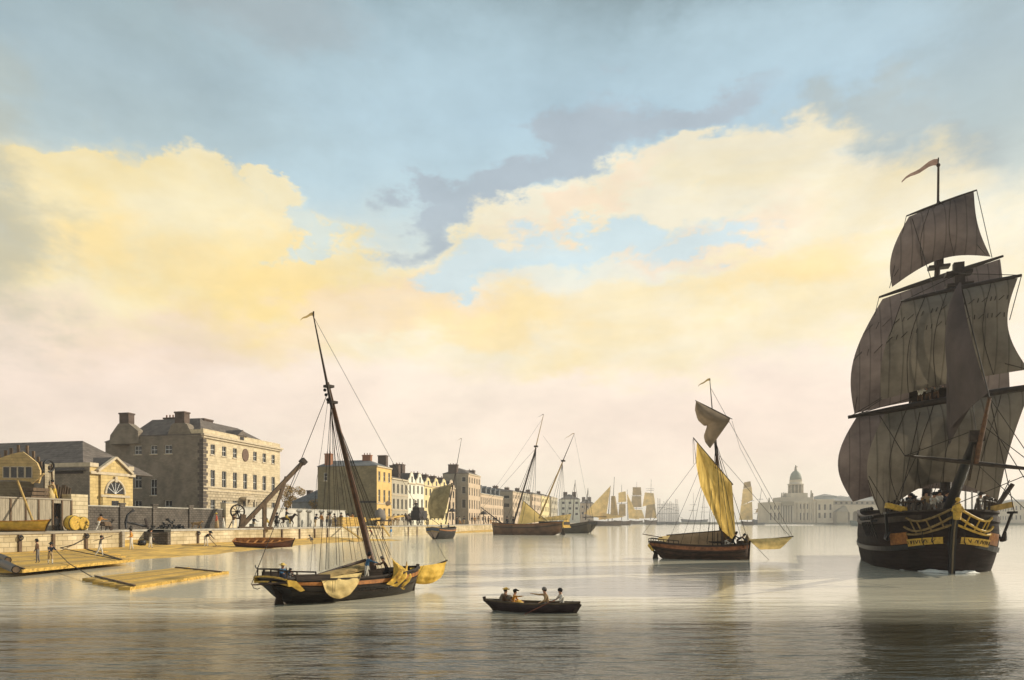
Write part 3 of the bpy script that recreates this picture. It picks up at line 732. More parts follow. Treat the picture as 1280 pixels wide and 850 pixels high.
# ---- low slate building and tree between the great house and the terrace
def low_house():
    n = 30; s0 = q_s(403, n); DB = b_at(365, s0, n); L = 16; Y0 = sy(s0, n); Z = lambda py: zat(py, Y0)-QZ
    r = qroot('low_house', 'low grey outbuilding with a sloping slate roof beside the tree', 'outbuilding', s0, n)
    mb = MB(); mb.box(0, 9, 0, DB, 0, Z(627)); mb.build('wall', mat('grey_blue_wall', (.22, .22, .21), .2, .6, .9, .2), r)
    hip_roof(r, 0, 9, 0, DB, Z(627), Z(604), 'y', .2, 1.9, .2, M_SLATEB)
    chimney(r, 3.0, b_at(380, s0, n), Z(618), Z(612), 1.2, 1.2, 0)
low_house()
def tree(label, p, hgt, rad, n=1400):
    r = thing('autumn_tree', label, 'tree', p, 0)
    mb = MB(); mb.tube([(0, 0, 0), (.1, 0, hgt*.35), (-.1, .1, hgt*.7)], [.35, .25, .08], 8)
    for k in range(7):
        a = k*2.4; z = hgt*(.3+.07*k); mb.tube([(0, 0, z), (rad*.35*math.cos(a), rad*.35*math.sin(a), z+hgt*.15), (rad*.7*math.cos(a), rad*.7*math.sin(a), z+hgt*.25)], [.14, .08, .03], 6)
    mb.build('trunk', M_TIMBD, r)
    cl = [(Vector((random.gauss(0, .45)*rad, random.gauss(0, .45)*rad, hgt*(.62+random.uniform(-.25, .3)))), random.uniform(.22, .42)*rad) for _ in range(16)]
    mb = MB()
    for _ in range(n):
        c, q = random.choice(cl); d = Vector([random.gauss(0, 1) for _ in range(3)]).normalized()*q*random.uniform(.6, 1.05); p = c+d
        u = Vector([random.gauss(0, 1) for _ in range(3)]).normalized(); v = u.orthogonal().normalized(); s = random.uniform(.09, .2)
        mb.quad([p-u*s, p+v*s*.6, p+u*s, p-v*s*.6], random.choice((0, 0, 1)))
    mb.build('crown', [mat('amber_leaf', (.42, .23, .03), .4, 3, .8, transl=.3), mat('green_gold_leaf', (.20, .16, .03), .4, 3, .8, transl=.3)], r)
tree('small amber autumn tree between the stone house and the terrace', quay(q_s(363, 44), 44), 11, 4.3, 4200)
tree('second autumn tree peeping over the low slate roof', quay(q_s(377, 52), 52), 8.6, 3.0, 1200)
tree('olive and gold tree seen above the gate pillars left of the yellow corner house', quay(q_s(394, 30), 30), 6.6, 2.6, 1200)

# ---- walls on the quay
def bwall(label, n, px0, px1, ytop, m, th=.5, piers=(), cap=True, pier_mat=None, name='boundary_wall'):
    s0, s1 = q_s(px0, n), q_s(px1, n); L = s1-s0; Y0 = sy(s0, n); ht = zat(ytop, Y0)-QZ
    r = qroot(name, label, 'wall', s0, n)
    mb = MB(); mb.box(0, L, 0, th, 0, ht); mb.build('masonry', m, r)
    if cap: mb = MB(); mb.box(-.05, L+.05, -.06, th+.06, ht+.001, ht+.13); mb.build('coping', M_QUAYC, r)
    for px in piers:
        a = q_s(px, n)-s0; mb = MB(); mb.box(a-.4, a+.4, -.16, -.002, 0, ht+.3); mb.box(a-.48, a+.48, -.22, .2, ht+.301, ht+.5); mb.build('pier', pier_mat or m, r)
    return r, ht
bwall('long dark rubble yard wall in front of the great stone house', 7, 108, 282, 632.5, M_RUBBLE, piers=(152, 193, 238), cap=True)
bwall('light ashlar wall pier ending the dark yard wall, behind the crane wheel', 6.6, 282.3, 296, 629, M_ASHLAR, .9, name='wall_pier')
r, hh = bwall('pale rendered wall with dark capped gate pillars behind the horseman', 8, 296.3, 432, 634, mat('pale_wall', (.52, .49, .42), .25, .5, .9, .3), cap=True)
for px, lab in ((374, 'first'), (386, 'second'), (402, 'third'), (412, 'fourth')):
    s = q_s(px, 5); r = qroot('gate_pillar', lab+' grey gate pillar with a flared cap, counting rightward from the horse', 'gate pillar', s, 5, 'gate pillars behind the horseman')
    mb = MB(); mb.box(-.22, .22, -.22, .22, 0, 2.5); mb.build('shaft', M_QUAYC, r)
    mb = MB(); mb.lathe([(.3, 2.5), (.62, 2.75), (.62, 2.9), (.2, 3.15), (.02, 3.25)], seg=4, smooth=False); mb.build('cap', M_QUAYC, r)
bwall('square lump of pale rough masonry between the plank fence and the gatehouse', 5, 89, 110, 617.5, M_QUAY, 1.2, cap=False, name='masonry_stub')
# plank fence
def fence():
    n = 5; s0, s1 = q_s(-40, n), q_s(90, n); Y0 = sy(s1, n); ht = zat(625.5, Y0)-QZ
    d0, d1 = q_s(66.5, n)-s0, q_s(76.5, n)-s0; L = s1-s0
    r = qroot('plank_fence', 'weathered upright plank fence with an open doorway behind the yellow boat', 'fence', s0, n)
    mp = mat('grey_plank', (.34, .29, .21), .3, 1.6, .9, .6, plank=('X', .24), stretch=(3, 3, .4))
    mb = MB(); mb.box(0, d0, 0, .06, .03, ht); mb.box(d1, L, 0, .06, .03, ht); mb.box(d0+.001, d1-.001, 0, .06, ht-.35, ht-.002); mb.build('planks', mp, r)
    mb = MB(); mb.box(0, L, -.08, .12, ht+.001, ht+.14); mb.build('top_rail', MATS['grey_timber'], r)
    for px in (-20, 13, 32, 48, 65.7, 77.3, 89):
        a = q_s(px, n)-s0; mb = MB(); mb.box(a-.08, a+.08, -.09, -.002, 0, ht-.001); mb.build('post', M_TIMBD, r)
    return ht
fence()
# ================================================================ THE DOMED BUILDING AND THE FAR SIDE
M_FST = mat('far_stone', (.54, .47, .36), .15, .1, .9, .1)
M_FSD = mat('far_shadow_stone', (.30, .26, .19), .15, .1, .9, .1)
M_FROOF = mat('far_roof', (.24, .23, .21), .2, .1, .9)
def domed():
    Y = 600.0
    X = lambda px: (px-640)/F*Y; O = ground(960, Y, 2.2)
    a = lambda px: X(px)-O.x
    z = lambda py: zat(py, Y)-2.2
    r = thing('domed_building', 'distant pale classical building with a tall green-grey dome topped by a statue', 'public building', O, 0)
    Pf = lambda u, v, d: (u, d, v)
    def seg(x0, x1, yt, d0, d1, cols, rows, m=M_FST, wf=.35):
        L0, L1 = a(x0), a(x1); ops = []
        for ya, yb in rows:
            for k in range(cols):
                c = L0+(L1-L0)*(k+.5)/cols; w = (L1-L0)/cols*wf; ops.append((c-w/2, c+w/2, z(yb), z(ya)))
        P = lambda u, v, d: (u, d0+d, v)
        mb = MB(); wall_face(mb, P, L0, L1, 0, z(yt), ops, .8)
        mb.quad([(L0, d0, 0), (L0, d1, 0), (L0, d1, z(yt)), (L0, d0, z(yt))]); mb.quad([(L1, d0, 0), (L1, d1, 0), (L1, d1, z(yt)), (L1, d0, z(yt))])
        mb.quad([(L0, d0, z(yt)), (L1, d0, z(yt)), (L1, d1, z(yt)), (L0, d1, z(yt))]); mb.build('wall', m, r)
        for o in ops: 
            mb = MB(); mb.quad([P(o[0], o[2], .75), P(o[1], o[2], .75), P(o[1], o[3], .75), P(o[0], o[3], .75)]); mb.build('window', M_GLASS, r)
        mb = MB(); mb.box(L0-.6, L1+.6, d0-1.0, d0-.01, z(yt)-1.4, z(yt)+.02); mb.build('cornice', M_FST, r)
    seg(960, 975, 627.5, -2, 25, 3, ((632, 637), (641, 650)))
    seg(990.3, 1020, 626.5, 0, 30, 7, ((630, 636), (641, 650)))
    seg(1020.3, 1041, 624, -1, 25, 3, ((630.5, 637.5), (641, 647.5)), wf=.38)
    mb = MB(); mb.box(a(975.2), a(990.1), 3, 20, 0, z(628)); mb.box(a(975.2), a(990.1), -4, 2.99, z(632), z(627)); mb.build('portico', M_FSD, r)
    for k in range(5):
        x = a(976.3+k*3.15); mb = MB(); mb.lathe([(.95, 0), (.75, 1), (.68, z(632.2))], (x, -3, 0), 8); mb.build('column', M_FST, r)
    for k in range(6):
        x = a(992+k*5.1); mb = MB(); mb.box(x-.6, x+.6, -.9, -.01, 0, z(628.7)); mb.build('pilaster', M_FST, r)
    mb = MB(); mb.box(a(977), a(1018), 2, 20, z(627.4), z(621.5)); mb.build('attic', M_FST, r)
    for px, yt in ((979, 615.5), (981.5, 615.2), (984, 615.6), (1015.8, 612.5), (963, 622), (1017.5, 616)):
        mb = MB(); x = a(px); zb = z(621.5) if px > 970 else z(627.5); zt = z(yt)
        mb.tube([(x, 3, zb), (x, 3, zb+(zt-zb)*.5), (x+.1, 3, zb+(zt-zb)*.8), (x, 3, zt)], [.8, .6, .6, .3], 6); mb.build('statue', M_FSD, r)
    cx = a(1000.5); cy = 10
    mb = MB(); mb.box(a(989.8), a(1011.2), cy-7.5, cy+7.5, z(621.4), z(616)); mb.build('tower_base', M_FST, r)
    w = a(1009.5)-cx
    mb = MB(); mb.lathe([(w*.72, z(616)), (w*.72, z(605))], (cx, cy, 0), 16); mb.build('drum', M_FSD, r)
    for k in range(12):
        t = 2*PI*k/12; mb = MB(); mb.lathe([(.6, z(615.9)), (.5, z(605.6))], (cx+w*.95*math.cos(t), cy+w*.95*math.sin(t), 0), 6); mb.build('column', M_FST, r)
    mb = MB(); mb.lathe([(w*1.05, z(605.5)), (w*1.12, z(604.8)), (w*1.05, z(604)), (w*.86, z(603.9)), (w*.82, z(600)), (w*.9, z(599.6)), (w*.84, z(599))], (cx, cy, 0), 24); mb.build('entablature', M_FST, r)
    mb = MB(); mb.lathe([(w*.80, z(598.95)), (w*.78, z(596)), (w*.66, z(592)), (w*.45, z(589)), (w*.2, z(587.4)), (w*.16, z(587))], (cx, cy, 0), 24); mb.build('dome', mat('dome_copper', (.23, .25, .20), .15, .2, .7), r)
    mb = MB(); mb.lathe([(1.3, z(587)), (1.0, z(585))], (cx, cy, 0), 8); mb.tube([(cx, cy, z(585)), (cx, cy, z(582.5)), (cx+.2, cy, z(581.3)), (cx, cy, z(580.2))], [.9, .8, .45, .4], 6); mb.tube([(cx, cy, z(583)), (cx+1.6, cy, z(582))], .3, 5); mb.build('finial_statue', M_FSD, r)
    # arcade to the right
    O2 = ground(1041.4, Y, 2.2); r2 = thing('arcade_building', 'long distant arcade of round arches under a dark low roof, running behind the big ship', 'arcade', O2, 0)
    a2 = lambda px: X(px)-O2.x
    L = a2(1200); n = 14
    mb = MB(); zt = z(632); zs = z(642.5); y0 = 0
    step = L/n
    for k in range(n):
        c = (k+.5)*step; hw = step*.33; N_ = 8
        arc = [(c+hw*math.cos(PI-t*PI/N_), zs+hw*math.sin(PI-t*PI/N_)) for t in range(N_+1)]
        mb.quad([(k*step, y0, 0), (c-hw, y0, 0), (c-hw, y0, zs), (k*step, y0, zs)]); mb.quad([(c+hw, y0, 0), ((k+1)*step, y0, 0), ((k+1)*step, y0, zs), (c+hw, y0, zs)])
        x0 = k*step; x1 = (k+1)*step
        for t in range(N_):
            p, q = arc[t], arc[t+1]; mb.quad([(p[0], y0, p[1]), (q[0], y0, q[1]), (q[0], y0, zt), (p[0], y0, zt)]); mb.quad([(p[0], y0, p[1]), (q[0], y0, q[1]), (q[0], y0+2, q[1]), (p[0], y0+2, p[1])])
        mb.quad([(x0, y0, zs), (arc[0][0], y0, zs), (arc[0][0], y0, zt), (x0, y0, zt)]); mb.quad([(arc[-1][0], y0, zs), (x1, y0, zs), (x1, y0, zt), (arc[-1][0], y0, zt)])
        for xx in (c-hw, c+hw): mb.quad([(xx, y0, 0), (xx, y0+2, 0), (xx, y0+2, zs), (xx, y0, zs)])
    mb.build('arcade_wall', M_FST, r2)
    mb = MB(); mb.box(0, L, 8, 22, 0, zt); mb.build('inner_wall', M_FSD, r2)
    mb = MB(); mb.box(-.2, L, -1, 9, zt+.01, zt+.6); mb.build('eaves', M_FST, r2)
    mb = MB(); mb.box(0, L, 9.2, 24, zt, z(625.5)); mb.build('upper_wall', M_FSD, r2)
    for k in range(24):
        c = (k+.5)*L/24; mb = MB(); mb.box(c-.9, c+.9, 9.0, 9.19, z(629.5), z(627)); mb.build('window', M_GLASS, r2)
    hip_roof(r2, 0, L, 9.2, 24, z(625.5), z(622), 'x', 1, 1, .8, M_FROOF)
    mb = MB(); mb.box(a2(1041.6), a2(1055), -7, -.01, 0, z(640)); mb.prism([(a2(1041), -7.5, z(640)), (a2(1056), -7.5, z(640)), (a2(1054), -4, z(632))], (0, 6, 0)); mb.build('end_pavilion', M_FSD, r2)
    for k, (p0, p1, yt) in enumerate(((1028, 1046, 617), (1046.5, 1066, 619), (1066.5, 1095, 618))):
        rr = thing('far_building', ('pale bluish roofed block rising behind the domed building, leftmost of three', 'pale bluish roofed block behind the arcade, middle one of three', 'pale bluish roofed block behind the arcade, half behind the dark sails')[k], 'building', ground(p0, 690, 2.2), 0, 'pale blocks behind the arcade')
        zt2 = zat(yt+3, 690)-2.2; L2 = (p1-p0)/F*690
        mb = MB(); mb.box(0, L2, 0, 20, 0, zt2); mb.build('wall', mat('blue_grey_far', (.30, .33, .33), .15, .05, .9), rr)
        hip_roof(rr, 0, L2, 0, 20, zt2+.01, zat(yt, 690)-2.2, 'x', .8, .8, .4, M_FROOF)
    # right of the ship
    for k, (p0, p1, yt, Y3) in enumerate(((1240, 1262, 627, 560), (1262.5, 1300, 624, 560))):
        rr = thing('far_building', ('pale long building low on the far bank right of the ship hull', 'taller pale building on the far bank at the right frame edge')[k], 'building', ground(p0, 610, 2.2), 0)
        zt2 = zat(yt+3, 610)-2.2; L2 = (p1-p0)/F*610
        Pg = lambda u, v, d: (u, d, v)
        ops = [(L2*(j+.3)/7, L2*(j+.7)/7, zt2*q, zt2*(q+.2)) for j in range(7) for q in (.15, .6)]
        mb = MB(); wall_face(mb, Pg, 0, L2, 0, zt2, ops, .5); mb.box(0, L2, .6, 18, 0, zt2); mb.build('wall', M_FST, rr)
        for o in ops: 
            mb = MB(); mb.quad([(o[0], .4, o[2]), (o[1], .4, o[2]), (o[1], .4, o[3]), (o[0], .4, o[3])]); mb.build('window', M_GLASS, rr)
        hip_roof(rr, 0, L2, 0, 18, zt2+.01, zat(yt, 610)-2.2, 'x', .8, .8, .4, M_FROOF)
domed()
# ================================================================ VESSELS
def lerp(a, b, t): return a+(b-a)*t
class Vessel:
    def __init__(s, name, label, cat, loc, head, group=None):
        """head: heading in degrees anticlockwise from +X"""
        s.r = thing(name, label, cat, loc, R(head), group)
        s.O = Vector(loc); s.h = R(head); s.fx = Vector((math.cos(s.h), math.sin(s.h), 0)); s.fy = Vector((-math.sin(s.h), math.cos(s.h), 0))
    def side(s, px, py, y=0.0):
        """local point seen at (px,py) on the fore-and-aft plane y metres to port"""
        d = Vector(((px-640)/F, 1, (HY-py)/F)); C = Vector((0, 0, H))
        p0 = s.O+s.fy*y; t = (p0-C).dot(s.fy)/d.dot(s.fy); w = C+d*t-s.O
        return Vector((w.dot(s.fx), w.dot(s.fy), w.z))
    def cross(s, px, py, x, yaw=0.0):
        """local point seen at (px,py) on the athwartships plane through station x, swung by yaw degrees"""
        a = R(yaw); nrm = s.fx*math.cos(a)+s.fy*math.sin(a)
        d = Vector(((px-640)/F, 1, (HY-py)/F)); C = Vector((0, 0, H)); p0 = s.O+s.fx*x
        t = (p0-C).dot(nrm)/d.dot(nrm); w = C+d*t-s.O
        return Vector((w.dot(s.fx), w.dot(s.fy), w.z))
    def world(s, p): return s.O+s.fx*p[0]+s.fy*p[1]+Vector((0, 0, p[2]))
    def rope(s, name, pts, rad, m=None, parent=None):
        mb = MB(); mb.tube(pts, rad, 5); return mb.build(name, m or M_ROPE, parent or s.r)
    def spar(s, name, p, q, r0, r1, m=None, parent=None, mid=None):
        mb = MB(); p = Vector(p); q = Vector(q)
        mb.tube([p.lerp(q, t) for t in (0, .25, .5, .75, 1)], [r0, lerp(r0, r1, .25) if mid is None else mid*.9, lerp(r0, r1, .5) if mid is None else mid, lerp(r0, r1, .75) if mid is None else mid*.9, r1], 8)
        return mb.build(name, m or M_SPAR, parent or s.r)
    def sail(s, name, c, belly, m, n=14, nv=14, roach=0, foot=0, parent=None, leech=(0, 0), wrinkle=0.0, seams=True):
        """c: four corners, head-left, head-right, foot-right, foot-left; belly vector; roach lifts the middle of the foot; leech bends the two edges"""
        A, B, C_, D = [Vector(x) for x in c]; bl = Vector(belly); P = []
        for j in range(nv+1):
            v = j/nv; row = []
            for i in range(n+1):
                u = i/n; p = A.lerp(B, u).lerp(D.lerp(C_, u), v)
                k = math.sin(PI*min(1, u*.92+.04))**.8 * math.sin(PI*(v**.85)*.96+.05)**.8
                p = p+bl*k
                p = p+Vector((0, 0, 1))*(roach*math.sin(PI*u)*v*v)
                side_dir = (B-A).normalized()
                p = p+side_dir*(math.sin(PI*v)*(leech[0]*(1-u)+leech[1]*u))
                if wrinkle: p = p+bl.normalized()*wrinkle*math.sin(u*23+v*5)*math.sin(v*PI)+bl.normalized()*wrinkle*.6*math.sin(v*19-u*6)*math.sin(u*PI)
                row.append(p)
            P.append(row)
        mb = MB(); mb.grid(P); o = mb.build(name, m, parent or s.r)
        return o, P
def pin(P, u, v):
    n = len(P)-1; m = len(P[0])-1; return P[int(round(v*n))][int(round(u*m))]

def hull(v, L, B, free, sheer0, sheer1, wt=.7, draft=.5, bow=2.4, rake0=.6, rake1=.5, m=None, deck_drop=.5, full=.5, tran_z=.35, bands=(), rail=None, deckm=None, open_=False, planksm=None, st=24, dead=2.3, bluff=.5, wmax=.45):
    """lofted hull, stern at -L/2, stem at +L/2. returns functions giving gunwale points"""
    NV = 12
    def hb(t):
        if t < wmax: return B/2*lerp(wt, 1, math.sin(t/wmax*PI/2))
        u = (t-wmax)/(1-wmax); return B/2*max(.012, (1-u**bow)**bluff)
    def shz(t): return free + sheer0*(1-t)**2.2*(1 if t < 1 else 0) + sheer1*t**2.6
    def keel(t):
        zb = -draft
        if t < .3: zb = lerp(tran_z, -draft, math.sin(t/.3*PI/2))
        if t > .86: zb = lerp(-draft, -draft*.6, ((t-.86)/.14)**2)
        return zb
    def pt(t, q, side, off=0.0):
        z0, z1 = keel(t), shz(t); w = hb(t)+off
        tb = max(0, (t-.72)/.28)
        p = lerp(lerp(2.6, 2.0, t) if t < .3 else dead, 1.5, tb)
        g = (1-(1-q)**p)**lerp(full, .9, tb**2)
        if t < .25: g = lerp(g, (q**.55)*.98+.02, (1-t/.25)*.7)
        z = lerp(z0, z1, q)
        x = -L/2+L*t - rake0*(q)*(1-t)**5 + rake1*q**1.5*t**7
        tum = 1-.06*max(0, q-.75)/.25
        return Vector((x, side*w*g*tum, z))
    m = m or M_HULL
    mb = MB(); P = []
    for i in range(st+1):
        t = i/st; t = 1-(1-t)**1.25 if t > .5 else t
        t = min(t, 1)
        row = [pt(t, 1-k/NV, -1) for k in range(NV)]+[pt(t, k/NV, 1) for k in range(NV+1)]
        P.append(row)
    mb.grid(P)
    # transom
    mb.quad(list(P[0]), 0)
    o = mb.build('hull', m, v.r)
    # inner skin and cap rail
    th = .04+.012*B
    mb = MB(); T = [ (i/st) for i in range(st+1)]
    for sd in (-1, 1):
        G = []
        for t in T:
            a = pt(t, 1, sd); b_ = Vector((a.x-(.1*B*0+.0), a.y-sd*min(th, abs(a.y)), a.z)); c = pt(t, .55 if open_ else .8, sd, -th); c.z = min(c.z, a.z-.05); c.y = sd*max(0, abs(c.y)-th*.5)
            G.append([a, b_, c])
        mb.grid(G, smooth=False)
    mb.build('bulwark', planksm or M_OAK, v.r)
    mb = MB()
    for sd in (-1, 1):
        Q = [pt(t, 1, sd) for t in T]
        for i in range(st):
            mb.bar(Q[i]+Vector((0, 0, .02)), Q[i+1]+Vector((0, 0, .02)), th*1.7, .05+.008*B)
    mb.bar(pt(0, 1, -1)+Vector((0, 0, .02)), pt(0, 1, 1)+Vector((0, 0, .02)), th*1.7, .06+.01*B)
    mb.build('gunwale', rail or M_OAK, v.r)
    # deck
    mb = MB(); G = []
    for t in T:
        q = .5 if open_ else 1; zz = shz(t)-deck_drop if not open_ else max(keel(t)+.05, .02)
        a = pt(t, .86 if not open_ else .35, 1, -th); w = abs(a.y)*.99
        x = pt(t, .9 if not open_ else .3, 1).x
        G.append([(x, -w, zz), (x, -w*.5, zz+.02), (x, 0, zz+.03), (x, w*.5, zz+.02), (x, w, zz)])
    mb.grid(G, smooth=False); mb.build('deck' if not open_ else 'bottom_boards', deckm or M_DECK, v.r)
    for (q0, q1, off, bm, nm) in bands:
        mb = MB()
        for sd in (-1, 1):
            G = [[pt(t, q1, sd, .002), pt(t, q1, sd, off), pt(t, q0, sd, off), pt(t, q0, sd, .002)] for t in T]
            mb.grid(G, smooth=False)
        mb.build(nm, bm, v.r)
    # keel, stem and sternpost
    mb = MB(); mb.bar((-L/2-.02, 0, -draft), (pt(0, 1, 1).x-.04, 0, shz(0)*.9), .10+.01*B, .12+.012*B); mb.build('sternpost', M_OAK, v.r)
    mb = MB(); S = [pt(1, q, 1) for q in (0, .3, .6, .8, 1)]; 
    mb.tube([Vector((p.x+.03, 0, p.z)) for p in S]+[Vector((S[-1].x+.05, 0, S[-1].z+.12))], .05+.012*B, 6, smooth=False); mb.build('stem', M_OAK, v.r)
    return pt, shz, hb, keel
def rudder(v, x, z0, z1, w=.45, tiller=None):
    mb = MB(); mb.prism([(x, -.035, z0), (x-w, -.035, z0), (x-w*.85, -.035, (z0+z1)/2), (x-w*.4, -.035, z1), (x-.03, -.035, z1)], (0, .07, 0)); r = mb.build('rudder', M_OAK, v.r)
    if tiller: mb = MB(); mb.bar((x-.1, 0, z1-.03), tiller, .06, .06); mb.build('tiller', M_SPAR, r)
def pennant(v, p, length, m, h=.25, dirn=(-1, 0, 0)):
    d = Vector(dirn).normalized(); G = []
    for i in range(9):
        t = i/8; c = Vector(p)+d*length*t+Vector((0, 0, -length*.35*t*t+.04*math.sin(t*9)*length)); hh = h*(1-t*.75)
        G.append([c+Vector((0, 0, hh/2)), c-Vector((0, 0, hh/2))])
    mb = MB(); mb.grid(G); return mb.build('pennant', m, v.r)

# ---------------------------------------------------------------- the sloop in the left foreground
def sloop():
    # stern nearest us, heading right and away
    v = Vessel('sloop', 'dark sloop with raked brown mast, lowered ochre sails and open stern rail, left foreground', 'sailing boat', (-6.72, 29.0, 0), 50)
    L, B = 6.5, 2.75
    pt, shz, hb, kl = hull(v, L, B, .80, .22, .30, wt=.86, draft=.35, bow=3.4, rake0=.62, rake1=.32, m=M_HULL, deck_drop=.32, full=.55, tran_z=.02, bluff=.62, wmax=.4,
                           bands=((.80, .92, .035, M_ORANGE, 'ochre_strake'), (.71, .76, .05, M_OAK, 'wale'), (.55, .58, .04, M_OAK, 'rubbing_strake')))
    sx = pt(0, 1, 1).x
    # transom with gilt mouldings
    zt = shz(0)
    mb = MB()
    for k in range(8):
        a, b = -B/2*.86*.94+k*B*.86*.94/8, -B/2*.86*.94+(k+1)*B*.86*.94/8
        ar = lambda y: .07*(1-(y/(B*.43))**2)
        for zo in (.0, -.20): mb.bar((sx-.05+zo*-.22, a, zt+zo+ar(a)), (sx-.05+zo*-.22, b, zt+zo+ar(b)), .05, .06)
    mb.build('gilt_moulding', M_YEL, v.r)
    for sd in (-1, 1):
        mb = MB(); y = sd*B/2*.84; mb.prism([(sx-.07, y, zt+.02), (sx+.28, y*1.03, zt-.05), (sx+.62, y*1.06, zt-.42), (sx+.45, y*1.04, zt-.46), (sx+.12, y, zt-.24), (sx-.03, y, zt-.24)], (0, sd*.07, 0)); mb.build('quarter_badge', M_YEL, v.r)
    rudder(v, sx+.45, -.3, .55, .35)
    # quarter rail with turned stanchions
    zr = zt+.30
    pts = [(sx+1.15, -B*.44, zr-.06), (sx+.35, -B*.43, zr), (sx+.02, -B*.38, zr+.02), (sx-.03, 0, zr+.06), (sx+.02, B*.38, zr+.02), (sx+.35, B*.43, zr), (sx+1.15, B*.44, zr-.06)]
    mb = MB(); mb.tube(pts, .035, 6); rl = mb.build('stern_rail', M_OAK, v.r)
    for i, p in enumerate([pts[0], pts[1], pts[2], (sx-.01, -.5, zr+.04), (sx-.03, 0, zr+.05), (sx-.01, .5, zr+.04), pts[4], pts[5], pts[6]]):
        mb = MB(); mb.tube([(p[0], p[1], zt-.02), (p[0], p[1], p[2])], .028, 6); mb.build('stanchion', M_OAK, rl)
    for sd in (-1, 1):      # crutches
        mb = MB(); y = sd*B*.40; c = Vector((sx+.02, y, zr+.02)); mb.tube([c+Vector((0, .12*math.cos(PI+t*PI/6), .14+.12*math.sin(PI+t*PI/6))) for t in range(7)], .02, 5); mb.tube([c, c+Vector((0, 0, .05))], .022, 5); mb.build('boom_crutch', M_BLACK, rl)
    # raised dark quarter panel
    for sd in (-1, 1):
        mb = MB(); mb.prism([(sx+.3, sd*B*.438, zt-.05), (sx+1.75, sd*B*.462, zt-.10), (sx+1.75, sd*B*.462, zt+.12), (sx+.3, sd*B*.438, zt+.2)], (0, sd*.03, 0)); mb.build('wash_board', M_OAK, v.r)
    # mast
    S = lambda px, py, y=0: v.side(px, py, y)
    foot = S(467, 712); cap = S(411, 484); head = S(393, 400)
    v.spar('mast', foot, S(409, 478), .155, .075, M_SPAR)
    tm = v.spar('topmast', S(415, 510, -.1), S(392, 396, -.1), .065, .022, M_SPARD)
    for a in ((411, 483), (415.5, 503)):
        p = S(*a); mb = MB(); mb.box(p.x-.16, p.x+.16, -.16, .16, p.z-.05, p.z+.05); mb.build('mast_cap', M_OAK, v.r)
    for a in ((409.5, 488), (411, 494), (413, 500)):
        p = S(*a); mb = MB(); mb.ball((p.x-.12, .02, p.z), .07, seg=8); mb.build('block', M_BLACK, v.r)
    hd = S(392, 396, -.1); mb = MB(); mb.tube([hd, hd+Vector((0, 0, .22))], .03, 5); mb.build('truck', M_OAK, v.r)
    pennant(v, hd+Vector((0, 0, .1)), .62, M_CANT, .15, (-.93, 0, -.25))
    # shrouds, both sides, spread along the rail
    top = S(415, 508)
    rr = .011
    for px, py in ((399, 702), (407, 700), (411, 699), (421, 694), (430, 691), (440, 688)):
        v.rope('shroud', [S(413.5+random.uniform(-.6, .6), 506, -.1), S(px, py+12, -1.15)], rr)
    for px, py in ((425, 712), (446, 706), (454, 704), (461, 702)): v.rope('shroud', [S(415, 510, .05), S(px, py, 1.1)], rr*.9)
    for px, py in ((478, 712), (484, 712), (490, 713), (468, 712), (474, 714)): v.rope('shroud', [S(419, 522, -.1), S(px, py, -1.15)], rr)
    for px, py in ((481, 700), (487, 697)): v.rope('shroud', [S(419, 520, .1), S(px, py, 1.0)], rr*.9)
    bh = S(488, 694, 0)
    v.rope('forestay', [S(419, 520), bh], rr*1.3)
    for p0, p1 in (((437, 570), (437, 690)),): pass
    bs_end = S(558, 700, .15)
    v.rope('topmast_stay', [hd, S(558, 701, .15)], rr*.8)
    v.rope('topping_lift', [S(410, 490, 0), S(314, 731, -.6)], rr*1.2)
    v.rope('backstay', [S(411, 492, .1), S(402, 560, .1), S(396, 600, .3), S(388, 716, .9)], rr*.7)
    v.rope('halyard', [S(412, 500, .12), S(420, 560, .12), S(458, 694, .12)], rr*.7)
    # bowsprit and its hanging jib, bright yellow
    v.spar('bowsprit', S(500, 724, .15), S(559, 700.5, .15), .075, .035, M_SPARD)
    v.sail('jib', [S(512, 710, .1), S(558, 702, .15), S(551, 722, .12), S(518, 729, .1)], (0, -.22, -.10), M_CAN, 16, 12, wrinkle=.045, roach=-.16)
    v.rope('jib_sheet', [S(511, 712, -.2), S(522, 722, -.25), S(518, 733, -.2)], rr*.8)
    v.rope('jib_downhaul', [S(530, 706, -.3), S(524, 717, -.3), S(514, 730, -.1)], rr*.7)
    # bunched foresail on the bow: deep folds
    mb = MB(); G = []
    A = [(487, 694), (505, 706), (508, 712), (506, 728)]; n = 26
    for j in range(15):
        t = j/14; row = []
        for i in range(n+1):
            u = i/n
            top_ = Vector(S(lerp(488, 508, u), lerp(697, 712, u**.8), -.55)); bot = Vector(S(lerp(483, 505, u), lerp(730, 737, u), -1.5+.55*u))
            p = top_.lerp(bot, t); p.y -= .42*math.sin(PI*t)*(1-.3*u); p += Vector((.07, -.17, .03))*math.sin(u*22+t*3)*math.sin(PI*min(1, t*.9+.1)); row.append(p)
        G.append(row)
    mb.grid(G); mb.build('foresail', mat('folded_canvas', (.62, .40, .07), .55, 3.2, .95, .6, 6, transl=.1, col2=(.22, .13, .03)), v.r)
    v.sail('foresail_clew', [S(503, 722, -.9), S(510, 704, -.7), S(507, 727, -.8), S(499, 735, -1.1)], (0, -.05, 0), M_CAN, 5, 5)
    v.spar('catting_post', S(508.5, 702, -.7), S(506, 722, -.8), .02, .04, M_SPARY)
    # boom, dark furled mainsail and the yellow bight hanging over the side
    bm0, bm1 = S(457, 700, -.05), S(386, 722, -.35)
    v.spar('gaff', bm0, bm1, .065, .045, M_SPARD)
